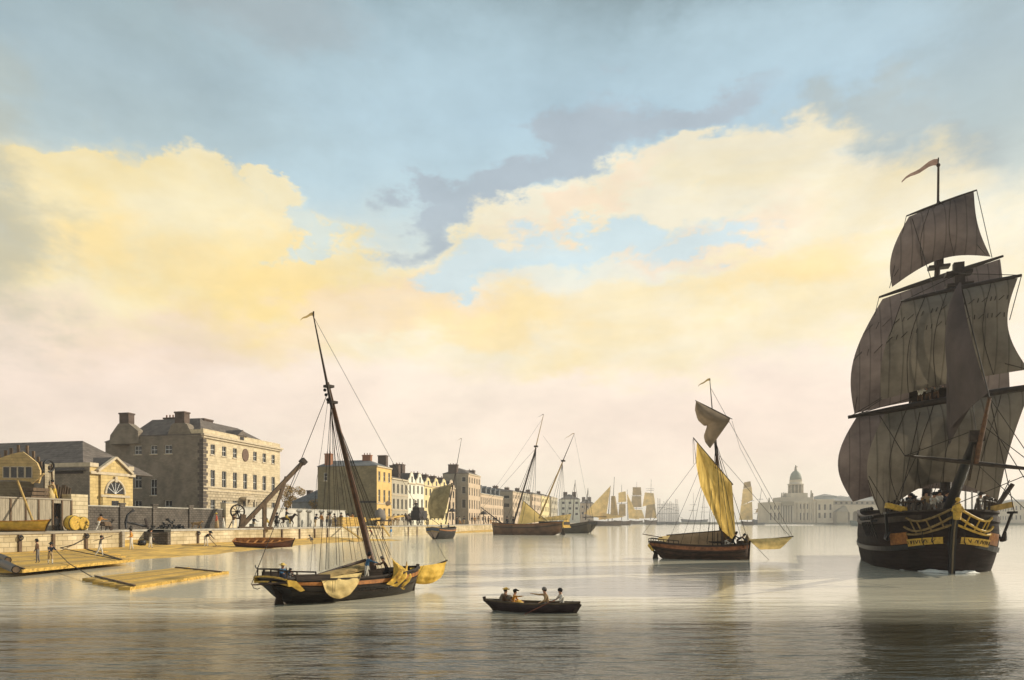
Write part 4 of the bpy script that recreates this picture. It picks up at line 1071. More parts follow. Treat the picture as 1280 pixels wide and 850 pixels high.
    v.sail('mainsail', [bm1, bm0+Vector((0, -.06, -.05)), S(455, 724, -.75), S(404, 730, -.75)], (0, -.28, -.05), M_CAND, 16, 10, wrinkle=.05)
    v.sail('mainsail_fold', [S(384, 721.5, -.40), S(455, 703, -.30), S(456, 712, -.75), S(400, 726, -.85)], (0, -.16, -.02), M_CANT, 16, 8, wrinkle=.09)
    # hanging scallop of yellow canvas
    G = []
    for j in range(13):
        t = j/12; row = []
        for i in range(17):
            u = i/16
            a = Vector(S(lerp(401, 453, u), lerp(725, 716, u)-1.5*math.sin(PI*u), -1.22)); dep = 25*(math.sin(PI*u**.85)**.55)
            b = Vector(S(lerp(401, 453, u)+(-1+2*(1-u))*2+3*math.sin(PI*u), lerp(725, 716, u)+dep+2, -1.36-.12*math.sin(PI*u)))
            p = a.lerp(b, t); p.y -= .14*math.sin(PI*t)*math.sin(PI*u)+(.035*math.sin(t*15+u*3)+.03*math.sin(u*21-t*6))*math.sin(PI*u); row.append(p)
        G.append(row)
    mb = MB(); mb.grid(G); mb.build('sail_bight', M_CANP if False else mat('pale_yellow_canvas', (.70, .52, .22), .35, 1.7, .95, .4, 5, transl=.2), v.r)
    for a, b in (((416, 726), (416, 741)), ((419, 725), (418.5, 740))): v.rope('reef_line', [S(a[0], a[1], -1.5), S(b[0], b[1], -1.55)], .008)
    v.rope('reef_loop', [S(405+7*math.cos(t*.5+2.2)+4, 727+5*math.sin(t*.5+1.0), -1.52) for t in range(7)], .007)
    v.rope('sheet', [S(457, 714, -1.2), S(456, 722, -1.25), S(450, 736, -1.32)], .012)
    # the davit and hook off the stern
    q = S(315, 731, -.6); v.spar('outrigger', (sx+.1, -B*.38, zt-.10), q, .045, .03, M_SPARD)
    v.rope('loop_rope', [q, S(317, 735, -.7), S(322, 736.5, -.8), S(325, 735, -.8)], .014)
    # deck gear
    mb = MB(); p = S(484, 712, -.3); 
    for dx in (-.18, .18): mb.box(p.x+dx-.04, p.x+dx+.04, -.45, -.35, .5, 1.05)
    mb.tube([(p.x-.3, -.4, .98), (p.x+.3, -.4, .98)], .05, 6); mb.build('windlass', M_OAK, v.r)
    for k, px in enumerate((452, 466, 480)):
        p = S(px, 735, -1.30); mb = MB(); mb.tube([p+Vector((.16*math.cos(a*PI/6+PI), -.05, .14*math.sin(a*PI/6+PI))) for a in range(7)], .014, 5); mb.build('rope_bight', M_ROPE, v.r)
    return v, S
V1, S1 = sloop()

# ---------------------------------------------------------------- cutter at right of centre
def cutter():
    v = Vessel('cutter', 'brown cutter with a golden mainsail and a small square topsail, right of centre', 'sailing boat', (16.45, 58.3, 0), -16)
    L, B = 7.2, 3.0
    pt, shz, hb, kl = hull(v, L, B, 1.05, .42, .30, wt=.8, draft=.5, bow=3.2, rake0=.95, rake1=.08, m=M_HULLB, deck_drop=.4, full=.55, tran_z=.05, bluff=.6,
                           bands=((.76, .93, .05, M_ORANGE if False else mat('faded_orange', (.26, .10, .04), .5, 3, .7), 'orange_strake'), (.62, .67, .07, M_OAK, 'wale'), (.42, .45, .05, M_OAK, 'rubbing_strake')))
    S = lambda px, py, y=0: v.side(px, py, y)
    sx = pt(0, 1, 1).x; zt = shz(0); rudder(v, sx+.7, -.3, .8, .5)
    for sd in (-1, 1):
        mb = MB(); y = sd*B*.40; mb.prism([(sx, y, zt-.1), (sx+.45, y*1.04, zt-.75), (sx+.25, y, zt-.8), (sx-.1, y, zt-.35)], (0, sd*.08, 0)); mb.build('quarter_badge', M_YEL, v.r)
        mb = MB(); y = sd*B*.42; mb.tube([(sx, y, zt+.28), (sx+1.2, y*1.06, zt+.2), (sx+2.5, y*1.1, zt+.1)], .04, 6); rl = mb.build('stern_rail', M_OAK, v.r)
        for k in range(7):
            t = k/6; mb = MB(); mb.tube([(sx+2.5*t, y*(1+.1*t), zt-.12*t-.1), (sx+2.5*t, y*(1+.1*t), zt+.27-.17*t)], .03, 5); mb.build('stanchion', M_OAK, rl)
    foot = S(905, 690); v.spar('mast', foot, S(894, 545), .15, .09, M_SPAR)
    hd = S(887.5, 478); v.spar('topmast', S(895, 570, -.15), hd, .075, .03, M_SPARD)
    p = S(893, 548); mb = MB(); mb.box(p.x-.2, p.x+.2, -.2, .2, p.z-.05, p.z+.06); mb.build('mast_cap', M_OAK, v.r)
    pennant(v, hd+Vector((0, 0, .25)), 1.0, M_CANT, .22, (-1, 0, -.2)); mb = MB(); mb.tube([hd, hd+Vector((0, 0, .35))], .03, 5); mb.build('truck', M_OAK, v.r)
    # topsail swinging on its yard
    a, b, c, d = S(870, 501, -.3), S(914, 523.5, -.3), S(885.5, 560, -.35), S(870, 524, -.4)
    v.spar('topsail_yard', S(869, 500.5, -.35), S(915.5, 524, -.35), .035, .03, M_SPARD, mid=.05)
    CT = mat('mauve_canvas', (.25, .185, .12), .3, .8, .95, .3, 4, transl=.2)
    # curled lobes: upper puffed lobe and hanging lower one
    G = []
    edge = [(870, 501), (868.5, 512), (872, 525), (880, 532.5), (884, 532), (879.5, 545), (881.5, 553), (887, 560)]
    for j in range(21):
        t = j/20*(len(edge)-1); i0 = min(int(t), len(edge)-2); f = t-i0
        lx, ly = lerp(edge[i0][0], edge[i0+1][0], f), lerp(edge[i0][1], edge[i0+1][1], f)
        tt = j/20; rx, ry = (lerp(870, 914, min(1, tt*1.5)), lerp(501, 523.5, min(1, tt*1.5))) if tt < .667 else (lerp(914, 888, (tt-.667)*3), lerp(523.5, 560, (tt-.667)*3))
        row = []
        for i in range(11):
            u = i/10; p = Vector(S(lerp(lx, rx, u), lerp(ly, ry, u), -.35)); p.y -= .75*math.sin(PI*u)*math.sin(PI*min(1, tt+.1))+.0; row.append(p)
        G.append(row)
    mb = MB(); mb.grid(G); mb.build('topsail', CT, v.r)
    # mainsail brailed up under its gaff
    v.spar('gaff', S(866.5, 547, -.3), S(916, 606, 0), .045, .07, M_SPARD)
    G = []
    for j in range(25):
        t = j/24; row = []
        lx = lerp(871.5, 914, t**1.35); ly = lerp(553, 673, t) ; lx -= 3.0*math.sin(PI*t)
        lx = 869
        for (ya, xa), (yb, xb) in (((553, 871), (580, 870)), ((580, 870), (608, 875.5)), ((608, 875.5), (631, 886)), ((631, 886), (662, 901)), ((662, 901), (674, 915))):
            if ya <= ly <= yb: lx = lerp(xa, xb, (ly-ya)/(yb-ya))
        rx = lerp(871.5, 915, min(1, t/.38)) if t < .38 else lerp(915, 920, (t-.38)/.62); ry = lerp(553, 605, min(1, t/.38)) if t < .38 else lerp(605, 674, (t-.38)/.62)
        for i in range(19):
            u = i/18; p = Vector(S(lerp(lx, rx, u), lerp(ly, ry, u), -.2)); w = math.sin(PI*u)*math.sin(PI*min(1, t*.9+.08))
            p.y -= .55*w+.10*math.sin(u*16+t*2)*w; row.append(p)
        G.append(row)
    mb = MB(); mb.grid(G); mb.build('mainsail', mat('golden_canvas', (.80, .56, .17), .4, .9, .95, .4, 5, stretch=(3, 3, .35), transl=.35, col2=(.46, .29, .06)), v.r)
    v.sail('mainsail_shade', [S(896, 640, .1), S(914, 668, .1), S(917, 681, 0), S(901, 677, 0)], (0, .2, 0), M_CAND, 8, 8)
    # boom tent
    v.spar('boom', S(833, 669, -.2), S(902, 663.5, -.1), .05, .06, M_SPARD)
    v.sail('boom_tent', [S(838, 669, -.25), S(901, 664, -.15), S(901, 682, -1.0), S(830, 680.5, -1.0)], (0, -.18, 0), M_CANT if False else mat('brown_pale_canvas', (.33, .22, .12), .35, .8, .95, .4, 4, transl=.15), 14, 7, wrinkle=.03)
    v.sail('stern_canvas', [S(824, 671, .4), S(838, 669, .2), S(836, 678, .3), S(821, 675, .4)], (0, .1, 0), M_CANP, 6, 5)
    v.spar('outrigger', S(803, 667.5, .4), S(828, 672, .4), .03, .04, M_SPARD)
    # bowsprit with hanging jib
    v.spar('bowsprit', S(934, 677, 0), S(992, 670.5, 0), .09, .04, M_SPARD)
    v.sail('jib', [S(935, 674, .0), S(991, 671, 0), S(975, 686, 0), S(950, 687, 0)], (0, -.35, -.12), M_CAN if False else MATS['pale_yellow_canvas'], 12, 8, wrinkle=.05)
    v.sail('furled_staysail', [S(934, 667, 0), S(938, 676, .2), S(934, 682, -.2), S(928, 679, 0)], (0, -.3, 0), M_CAND, 6, 6, wrinkle=.05)
    k = .021
    for px, y in ((884, -1.4), (893, -1.45), (903, -1.5), (913, -1.45), (921, -1.4)):
        v.rope('shroud', [S(895, 552, -.1), S(px if px > 880 else px, 680, y)], k)
    for px, y in ((890, 1.4), (912, 1.4), (928, 1.2)): v.rope('shroud', [S(895, 556, .1), S(px, 679, y)], k*.9)
    v.rope('forestay', [S(894, 550), S(934, 672)], k); v.rope('topmast_stay', [S(889, 486), S(991, 671)], k*.8)
    v.rope('jib_stay', [S(895, 565), S(960, 640), S(988, 671)], k*.8); v.rope('jib_halyard', [S(915, 526, 0), S(925, 560, 0), S(982, 668, 0)], k*.6)
    v.rope('vang', [S(867, 548, -.3), S(870, 578, -.3), S(804, 667, .3)], k*.7); v.rope('topping_lift', [S(866.5, 547, -.3), S(871, 580, -.3)], k*.6)
    for a, b in (((873, 590), (838, 671)), ((876, 608), (850, 682)), ((877, 612), (863, 680)), ((880, 618), (873, 680)), ((866, 549), (867, 580)), ((890, 640), (883, 678))):
        v.rope('brail', [S(a[0], a[1], -.3), S(b[0], b[1], -1.2)], k*.7)
    v.rope('anchor_cable', [S(942, 680, 0), S(961, 700, .2)], k*.8)
    # deck clutter
    mb = MB(); p = S(898, 680, -.9)
    mb.box(p.x-.8, p.x+.5, -.9, -.3, 1.0, 1.55); mb.box(p.x+1.6, p.x+2.0, -.8, -.2, 1.0, 1.6); mb.build('deck_house', M_OAK, v.r)
    for x in (-.5, -.1, .3):
        mb = MB(); mb.box(p.x+x, p.x+x+.08, -1.25, -1.17, .9, 2.3); mb.build('pin_post', M_OAK, v.r)
    return v, S
V2, S2 = cutter()

# ---------------------------------------------------------------- ketch in the middle distance and its neighbour
def ketch():
    v = Vessel('ketch', 'two masted ketch with a gilded stern and yellow sails, mid river left of centre', 'sailing ship', (-.2+3.6, 166, 0), 155)
    L, B = 17.5, 5.2
    pt, shz, hb, kl = hull(v, L, B, 2.3, .9, .7, wt=.85, draft=.8, bow=3, rake0=1.5, rake1=.5, m=mat('weathered_brown_hull', (.17, .09, .045), .5, .5, .7), deck_drop=.7, full=.55, tran_z=.4, bluff=.6,
                           bands=((.72, .78, .12, M_OAK, 'wale'), (.94, .99, .1, M_ORANGE, 'rail_strake')))
    S = lambda px, py, y=0: v.side(px, py, y)
    sx = pt(0, 1, 1).x; zt = shz(0)
    mb = MB(); mb.prism([(sx-.1, -B*.43, zt-1.2), (sx-.15, -B*.46, zt-.2), (sx-.2, -B*.3, zt+.3), (sx-.2, 0, zt+.5), (sx-.2, B*.3, zt+.3), (sx-.15, B*.46, zt-.2), (sx-.1, B*.43, zt-1.2)], (-.15, 0, 0)); st = mb.build('gilded_stern', M_YEL, v.r)
    for k in range(5):
        y = (k-2)*.85; mb = MB(); mb.box(sx-.42, sx-.36, y-.27, y+.27, zt-.75, zt-.05); mb.build('window', M_GLASS, st)
    mb = MB(); mb.box(sx-.5, sx-.1, -B*.47, B*.47, zt-1.45, zt-1.21); mb.build('counter_moulding', M_YEL, v.r)
    rudder(v, sx+.9, -.6, 1.4, .9)
    v.spar('bowsprit', S(628, 655), S(601, 634), .2, .1, M_SPARD)
    v.spar('mast', S(641, 657), S(670, 560), .26, .17, M_SPARD); v.spar('topmast', S(668, 566), S(679.5, 518), .14, .06, M_SPARY)
    v.spar('mast', S(674, 648), S(703, 578), .24, .15, M_SPARY); v.spar('topmast', S(702, 580), S(718, 542), .12, .05, M_SPARD)
    for a in ((670, 558), (704, 576)): p = S(*a); mb = MB(); mb.box(p.x-.4, p.x+.4, -.4, .4, p.z-.2, p.z+.2); mb.build('crosstree', M_OAK, v.r)
    pennant(v, S(679.5, 518), 1.5, M_SPARD, .15, (1, 0, -.1)); pennant(v, S(718, 542), 2.6, M_CANT, .2, (1, 0, -.15))
    v.sail('staysail', [S(654, 626), S(655, 627), S(683, 651), S(647, 656)], (0, -.6, 0), mat('sunny_canvas', (.70, .52, .20), .3, .3, .95, .2, 2, transl=.3), 10, 10)
    v.spar('staysail_yard', S(653, 625, -.1), S(684, 651.5, -.1), .07, .07, M_SPARD)
    v.sail('mizzen_sail', [S(676, 647.5), S(714, 642.5), S(712, 650), S(678, 651)], (0, -.5, .1), M_CAN if False else MATS['pale_yellow_canvas'], 12, 6, wrinkle=.08)
    mb = MB(); a, b = S(676, 655), S(700, 656); mb.box(min(a.x, b.x), max(a.x, b.x), -1.4, 1.4, 2.1, 3.3); mb.build('deck_house', M_OAK, v.r)
    k = .045
    for px in (631, 636, 647, 652, 656, 663, 668): v.rope('shroud', [S(670, 562), S(px, 654, random.choice((-2.3, 2.3)))], k)
    for px in (684, 690, 696, 702, 664, 708): v.rope('shroud', [S(703, 580), S(px, 653, random.choice((-2.2, 2.2)))], k*.8)
    v.rope('forestay', [S(670, 560), S(603, 635)], k*.7); v.rope('topmast_stay', [S(679, 522), S(640, 580), S(602, 634)], k*.5)
    v.rope('mizzen_stay', [S(703, 578), S(679, 545)], k*.5); v.rope('mizzen_backstay', [S(718, 544), S(738, 646)], k*.5)
    v.rope('anchor_cable', [S(622, 652), S(540, 600)], .01) if False else None
    return v, S
V3, S3 = ketch()
def stern_ship():
    v = Vessel('moored_ship', 'grey sterned moored ship half hidden behind the gilded stern of the ketch', 'sailing ship', ground(718, 190, 0), 125)
    pt, shz, hb, kl = hull(v, 13, 4.6, 2.2, 1.0, .6, wt=.85, draft=.8, rake0=1.2, m=mat('grey_hull', (.10, .085, .06), .4, .5, .8), bands=((.72, .8, .12, M_OAK, 'wale'),), full=.55)
    sx = pt(0, 1, 1).x; zt = shz(0)
    for k in range(4): mb = MB(); y = (k-1.5)*.85; mb.box(sx-.12, sx-.02, y-.25, y+.25, zt-.8, zt-.2); mb.build('window', M_GLASS, v.r)
    v.spar('boom', (sx+4, 0, zt+1.2), (sx-5, -.3, zt+1.3), .12, .08, M_SPARD)
    S = lambda px, py, y=0: v.side(px, py, y)
    for px, yt in ((716, 600), (732, 610)): v.spar('mast', S(px, 650), S(px+3, yt), .14, .06, M_SPARD)
    for a, b in (((719, 603), (707, 648)), ((719, 603), (726, 648)), ((735, 612), (728, 648)), ((735, 612), (741, 648))): v.rope('shroud', [S(*a), S(*b)], .04)
stern_ship()

# ---------------------------------------------------------------- small sail boat off the quay
def smallboat():
    v = Vessel('small_sailing_boat', 'small boat seen from astern with one olive lugsail, off the quay', 'sailing boat', ground(555, 127, 0), 62)
    L, B = 6.0, 3.4
    pt, shz, hb, kl = hull(v, L, B, 1.75, .35, .45, wt=.9, draft=.5, bow=3, rake0=.7, rake1=.5, m=M_HULL, deck_drop=.4, full=.55, tran_z=-.1, bluff=.6, bands=((.8, .9, .06, M_ORANGE, 'ochre_strake'),))
    S = lambda px, py, y=0: v.side(px, py, y)
    X = lambda px, py, x: v.cross(px, py, x)
    sx = pt(0, 1, 1).x; zt = shz(0)
    mb = MB(); mb.prism([(sx-.04+.25*(.4-z)*0, y, zt+z) for y, z in ((-1.35, -.75), (-1.45, -.05), (0, .12), (1.45, -.05), (1.35, -.75), (0, -.55))], (-.06, 0, 0)); mb.build('blue_stern_panel', mat('slate_blue_paint', (.07, .09, .12), .3, 2, .6), v.r)
    mb = MB()
    for z0, z1 in ((-.02, .14), (-.78, -.58)):
        mb.tube([(sx-.12, -1.45, zt+z0), (sx-.13, 0, zt+z1), (sx-.12, 1.45, zt+z0)], .06, 5)
    mb.build('gilt_moulding', M_YEL, v.r)
    mb = MB(); mb.prism([(sx-.03, -1.25, zt-.85), (sx-.03, 0, zt-.66), (sx-.03, 1.25, zt-.85), (sx+.3, .35, .15), (sx+.3, -.35, .15)], (-.05, 0, 0)); mb.build('lower_transom', mat('grey_pink_paint', (.30, .23, .18), .3, 2, .7), v.r)
    rudder(v, sx+.3, -.4, 1.0, .4)
    foot, hd = X(557, 655, .3), X(577, 548, .3)
    v.spar('mast', foot, X(569.5, 590, .3), .13, .09, M_SPARD); v.spar('topmast', X(569, 593, .3), hd, .07, .03, M_SPARD)
    pennant(v, hd, .8, M_CANT, .12, (-.5, .8, -.2))
    v.spar('yard', X(540.5, 611.5, -.3), X(566, 604.5, -.3), .06, .06, M_SPARD)
    v.sail('lugsail', [X(541.5, 612, -.3), X(565, 605.5, -.3), X(555, 648, -.3), X(538, 648, -.3)], (-1.4, 0, 0), M_CANG, 14, 14, leech=(-.7, .2))
    v.spar('boom', X(537, 647, -.3), X(549, 656, -.3), .05, .05, M_SPARD); v.rope('anchor_cable', [X(553, 674, sx+.3), wl(560, 703, .02)-v.O if False else X(560, 700, sx-.5)], .015)
    for p in ((548, 652), (563, 652), (570, 652)): v.rope('shroud', [X(570, 592, .3), X(p[0], p[1], .6)], .022)
    v.rope('forestay', [X(570, 592, .3), X(571, 650, 2.5)], .02)
    return v, X
V4, X4 = smallboat()
# ---------------------------------------------------------------- the full rigged ship at right, bows on
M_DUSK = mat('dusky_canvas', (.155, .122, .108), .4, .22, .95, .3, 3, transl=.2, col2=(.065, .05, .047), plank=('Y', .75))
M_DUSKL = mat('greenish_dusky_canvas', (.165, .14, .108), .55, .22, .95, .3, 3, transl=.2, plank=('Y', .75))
def big_ship():
    head = math.degrees(math.atan2(-.93, -.368)); L, B = 24.0, 7.7
    stem = Vector((27.15, 42.1, 0)); fx = Vector((math.cos(R(head)), math.sin(R(head)), 0))
    v = Vessel('square_rigged_ship', 'large dark square rigged ship coming bows on under full sail, right edge of the river', 'sailing ship', stem-fx*(L/2), head)
    M_SH = mat('purple_black_hull', (.020, .012, .010), .5, .7, .8, .6, plank=('Z', .22), spec=.1)
    pt, shz, hb, kl = hull(v, L, B, 3.35, .9, .55, wt=.75, draft=2.6, bow=4.2, rake0=1.5, rake1=.75, m=M_SH, deck_drop=.9, full=.42, tran_z=.5, bluff=.5, dead=3.2, wmax=.55,
                           bands=((.60, .65, .10, M_BLACK, 'wale'), (.90, .96, .10, M_OAK, 'rail_band')), planksm=M_OAK, st=40)
    X = v.cross; xF, xM = 8.0, -3.0; xb = L/2
    # stem piece standing proud of the bow, with pale leading edge
    mb = MB(); mb.prism([(xb-.4, -.16, -.9), (xb+.35, -.16, -.6), (xb+.55, -.16, 1.2), (xb+.95, -.16, 2.6), (xb+1.5, -.16, 3.6), (xb+1.7, -.16, 4.1), (xb+.2, -.16, 3.5)], (0, .32, 0)); mb.build('cutwater', M_BLACK, v.r)
    mb = MB(); mb.tube([(xb+.38, 0, -.6), (xb+.58, 0, 1.2), (xb+.98, 0, 2.6), (xb+1.53, 0, 3.6)], .05, 5); mb.build('bobstay_chain', M_ROPEL, v.r)
    # figurehead
    mb = MB(); f = Vector((xb+1.65, 0, 3.35)); mb.tube([f, f+Vector((.12, 0, .45)), f+Vector((.2, 0, .85)), f+Vector((.22, 0, 1.0))], [.2, .24, .2, .09], 8); mb.ball(f+Vector((.27, 0, 1.16)), .15, seg=8)
    mb.tube([f+Vector((.15, .2, .75)), f+Vector((.3, .3, .5)), f+Vector((.4, .1, .4))], .06, 5); mb.tube([f+Vector((.15, -.2, .75)), f+Vector((.3, -.3, .5)), f+Vector((.4, -.1, .4))], .06, 5); mb.build('figurehead', M_YEL, v.r)
    # head rails, gilded scrolls on both bows
    for sd in (-1, 1):
        for k, (t0, q0, z1, dz) in enumerate(((.955, .93, 4.0, .45), (.95, .84, 3.5, .55), (.955, .76, 3.0, .25))):
            a = pt(t0, q0, sd, .12); b = Vector((xb+1.45-.2*k, sd*.14, z1)); P = []
            for i in range(11):
                t = i/10; p = a.lerp(b, t); p.z -= dz*math.sin(PI*t); p.y += sd*.35*math.sin(PI*t); P.append(p)
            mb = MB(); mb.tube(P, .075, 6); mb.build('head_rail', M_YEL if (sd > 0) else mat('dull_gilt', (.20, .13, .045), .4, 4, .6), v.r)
        for k in range(4):
            t = (k+.6)/4.6; a = pt(.955, .93, sd, .12).lerp(Vector((xb+1.45, sd*.14, 4.0)), t); a.z -= .45*math.sin(PI*t); a.y += sd*.35*math.sin(PI*t); b = pt(.955, .76, sd, .12).lerp(Vector((xb+1.05, sd*.14, 3.0)), min(1, t+.15)); b.z -= .25*math.sin(PI*t); b.y += sd*.35*math.sin(PI*t)
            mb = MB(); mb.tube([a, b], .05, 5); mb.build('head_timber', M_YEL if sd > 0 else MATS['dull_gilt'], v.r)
        # name board wrapping the bow, ochre strake patch behind it
        for (t0, t1, q0, q1, off, m, nm) in ((.955, .999, .625, .70, .20, M_YEL, 'name_board'), (.90, .953, .66, .78, .07, M_ORANGE, 'ochre_bow_strake')):
            G = [[pt(t0+(t1-t0)*i/8, q1, sd, .0), pt(t0+(t1-t0)*i/8, q1, sd, off), pt(t0+(t1-t0)*i/8, q0, sd, off), pt(t0+(t1-t0)*i/8, q0, sd, .0)] for i in range(9)]
            mb = MB(); mb.grid(G, smooth=False); mb.build(nm, m, v.r)
            if nm == 'name_board':
                mb = MB()
                for i in range(8):
                    t = t0+(t1-t0)*(i+.6)/9; a = pt(t, q0+.02, sd, off+.02); b = pt(t+.001*(i % 3-1), q1-.02, sd, off+.02)
                    mb.bar(a, b, .04, .03)
                    if i % 2: mb.bar(a, pt(t+.003, q1-.02, sd, off+.02), .03, .03)
                mb.build('carved_letters', M_OAK, v.r)
        # cathead
        a = pt(.93, 1, sd, -.5); b = pt(.93, 1, sd, .9); a.z += .1; b.z += .45
        b.x += .5
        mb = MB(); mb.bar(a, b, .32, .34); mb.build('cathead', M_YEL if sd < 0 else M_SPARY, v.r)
        # anchor hung at the cathead
        c = pt(.905, .72, sd, .25)
        mb = MB(); top_ = Vector((b.x-.2, b.y, b.z-.5)); mb.tube([top_, c], .09, 6)
        mb.tube([c+Vector((-.9, 0, .5)), c+Vector((-.4, sd*.1, .05)), c, c+Vector((.4, sd*.1, .05)), c+Vector((.9, 0, .5))], [.05, .1, .12, .1, .05], 6); mb.bar(top_+Vector((-.8, 0, 0)), top_+Vector((.8, 0, 0)), .14, .14); mb.build('anchor', M_BLACK, v.r)
        # hanging lines
    for dy in (-1.0, -1.55, .7):
        v.rope('hanging_line', [(xb+.3, dy, 2.7), (xb+.35, dy-.05, 2.0), (xb+.3, dy+.06, 1.75)], .03)
    # anchor stock leaning out at right
    v.spar('spare_spar', X(1246, 633, 6), X(1266, 605, 6), .16, .14, M_SPARD)
    # channels and deadeyes along the left side
    mb = MB(); a, b = pt(.82, .93, -1, .05), pt(.66, .93, -1, .05); mb.bar(a, b, .9, .12); mb.build('channel', M_BLACK, v.r)
    for k in range(7):
        t = .66+.16*k/6; a = pt(t, .93, -1, .45); mb = MB(); mb.ball(a+Vector((0, 0, .22)), .15, seg=8); mb.ball(a+Vector((0, 0, .85)), .14, seg=8); mb.tube([a+Vector((0, .4, -1.4)), a], .04, 5); mb.build('deadeye', M_BLACK, v.r)
    # head timbers and rail posts on the bow, hammock stanchions
    for k in range(9):
        for sd in (-1, 1):
            p = pt(.86+.015*k, 1, sd, -.1); mb = MB(); mb.box(p.x-.06, p.x+.06, p.y-.06, p.y+.06, p.z, p.z+.75+.1*(k % 2)); mb.build('timberhead', M_OAK, v.r)
    for sd in (-1, 1):
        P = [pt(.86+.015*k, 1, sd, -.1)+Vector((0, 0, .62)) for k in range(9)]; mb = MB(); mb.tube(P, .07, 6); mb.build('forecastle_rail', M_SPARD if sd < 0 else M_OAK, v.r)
    mb = MB(); mb.box(4, 7.2, -1.4, 1.4, 2.4, 4.6); mb.build('galley_house', M_OAK, v.r)
    for k in range(6):
        mb = MB(); y = .9+k*.38; mb.box(5.9, 6.0, y, y+.09, 3.2, 5.3); mb.build('pin_rail_post', M_WHITE, v.r)
    # masts
    v.spar('foremast', X(1180, 640, xF), X(1198, 332, xF), .36, .17, M_OAK); v.spar('mainmast', X(1158, 640, xM), X(1172, 330, xM), .4, .2, M_OAK)
    v.spar('topgallant_mast', X(1172, 350, xM+.3), X(1173, 207, xM+.3), .14, .08, M_SPARD)
    for (px, py, x) in ((1198, 342, xF), (1173.5, 334, xM), (1199, 357, xF)):
        p = X(px, py, x); mb = MB(); mb.box(p.x-.4, p.x+.4, -.75+p.y, .75+p.y, p.z-.1, p.z+.1); mb.box(p.x-.25, p.x+.25, p.y-.3, p.y+.3, p.z+.1, p.z+.7); mb.build('crosstree', M_OAK, v.r)
    p = X(1173, 208, xM+.3); pennant(v, p+Vector((0, -.02, .35)), 2.6, mat('faded_red_bunting', (.30, .20, .16), .3, 2, .9, transl=.3), .55, (0, -1, -.1)); mb = MB(); mb.ball(p+Vector((0, 0, .1)), .16, seg=8); mb.tube([p, p+Vector((0, 0, .7))], .05, 5); mb.build('truck', M_OAK, v.r)
    # the fore top: a dark railed platform where the topmen stand
    mb = MB(); p = X(1170, 502, xF+.1); mb.box(p.x-.8, p.x+.5, p.y-1.5, p.y+1.3, p.z-.1, p.z+.05); mb.box(p.x-.7, p.x-.55, p.y-1.5, p.y+1.3, p.z+.06, p.z+1.0); tp = mb.build('fore_top', M_OAK, v.r)
    # yards
    def yard(a, b, x, r):
        p, q = X(*a, x), X(*b, x); return v.spar('yard', p, q, r*.45, r*.45, M_OAK, mid=r)
    yard((1133, 270), (1221, 237.5), xM+.6, .13); yard((1099, 371.5), (1254, 320), xM+.7, .2); yard((1126, 377), (1277, 344), xF+.6, .2); yard((1060, 521.5), (1312, 479), xF+.7, .26); yard((1066, 521), (1290, 486), xM+.7, .26)
    # sails; belly goes forward, toward us
    def q4(c, x): return [X(px, py, x) for px, py in c]
    def reefs(P, rows, n=14):
        mb = MB()
        for vv in rows:
            for i in range(n):
                p = pin(P, (i+.5)/n, vv); q = pin(P, (i+.2)/n, min(1, vv+.06)); mb.bar(p+Vector((.06, 0, 0)), q+Vector((.07, 0, 0)), .045, .03)
        struct(mb.build('reef_points', M_ROPE, v.r), 'stuff')
    sl = {}
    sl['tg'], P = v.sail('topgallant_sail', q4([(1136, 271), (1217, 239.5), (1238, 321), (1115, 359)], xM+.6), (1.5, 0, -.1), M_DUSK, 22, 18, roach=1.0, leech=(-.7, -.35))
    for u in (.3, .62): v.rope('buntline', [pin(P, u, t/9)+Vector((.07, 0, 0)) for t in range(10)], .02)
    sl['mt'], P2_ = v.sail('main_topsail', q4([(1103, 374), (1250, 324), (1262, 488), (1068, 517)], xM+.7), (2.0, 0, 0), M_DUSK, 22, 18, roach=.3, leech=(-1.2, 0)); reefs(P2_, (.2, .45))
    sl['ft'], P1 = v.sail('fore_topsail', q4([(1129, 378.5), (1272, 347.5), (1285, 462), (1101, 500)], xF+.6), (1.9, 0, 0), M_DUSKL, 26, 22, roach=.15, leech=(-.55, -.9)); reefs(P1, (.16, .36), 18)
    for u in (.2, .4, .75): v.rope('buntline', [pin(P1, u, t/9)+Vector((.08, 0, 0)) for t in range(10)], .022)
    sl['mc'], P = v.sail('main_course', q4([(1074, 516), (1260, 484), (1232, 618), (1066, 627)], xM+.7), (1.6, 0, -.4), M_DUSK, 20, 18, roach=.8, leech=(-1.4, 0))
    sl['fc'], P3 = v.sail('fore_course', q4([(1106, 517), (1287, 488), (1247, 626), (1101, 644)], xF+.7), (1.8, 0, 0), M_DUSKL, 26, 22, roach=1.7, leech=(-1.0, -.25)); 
    for u in (.15, .35, .55, .8): v.rope('buntline', [pin(P3, u, t/9)+Vector((.08, 0, 0)) for t in range(10)], .022)
    # bowsprit, jibboom, spritsail yard
    S = lambda px, py, y=0: v.side(px, py, y)
    b0 = S(1199, 655); b1 = S(1221, 545); b2 = S(1237, 497)
    v.spar('bowsprit', Vector((xb-1.2, 0, 3.6)), b1, .34, .24, M_BLACK)
    v.spar('jibboom', S(1214, 580)+Vector((0, .22, .1)), b2, .15, .09, M_SPAR)
    p = b1; mb = MB(); mb.box(p.x-.15, p.x+.15, -.35, .35, p.z-.3, p.z+.3); mb.build('bowsprit_cap', M_OAK, v.r)
    mb = MB(); q = S(1213, 545); mb.bar(p, S(1211, 600), .12, .12); mb.build('dolphin_striker', M_OAK, v.r)
    xs = b0.lerp(b1, .62).x
    v.spar('spritsail_yard', X(1131, 569.5, xs), X(1304, 588, xs), .05, .06, M_OAK, mid=.13)
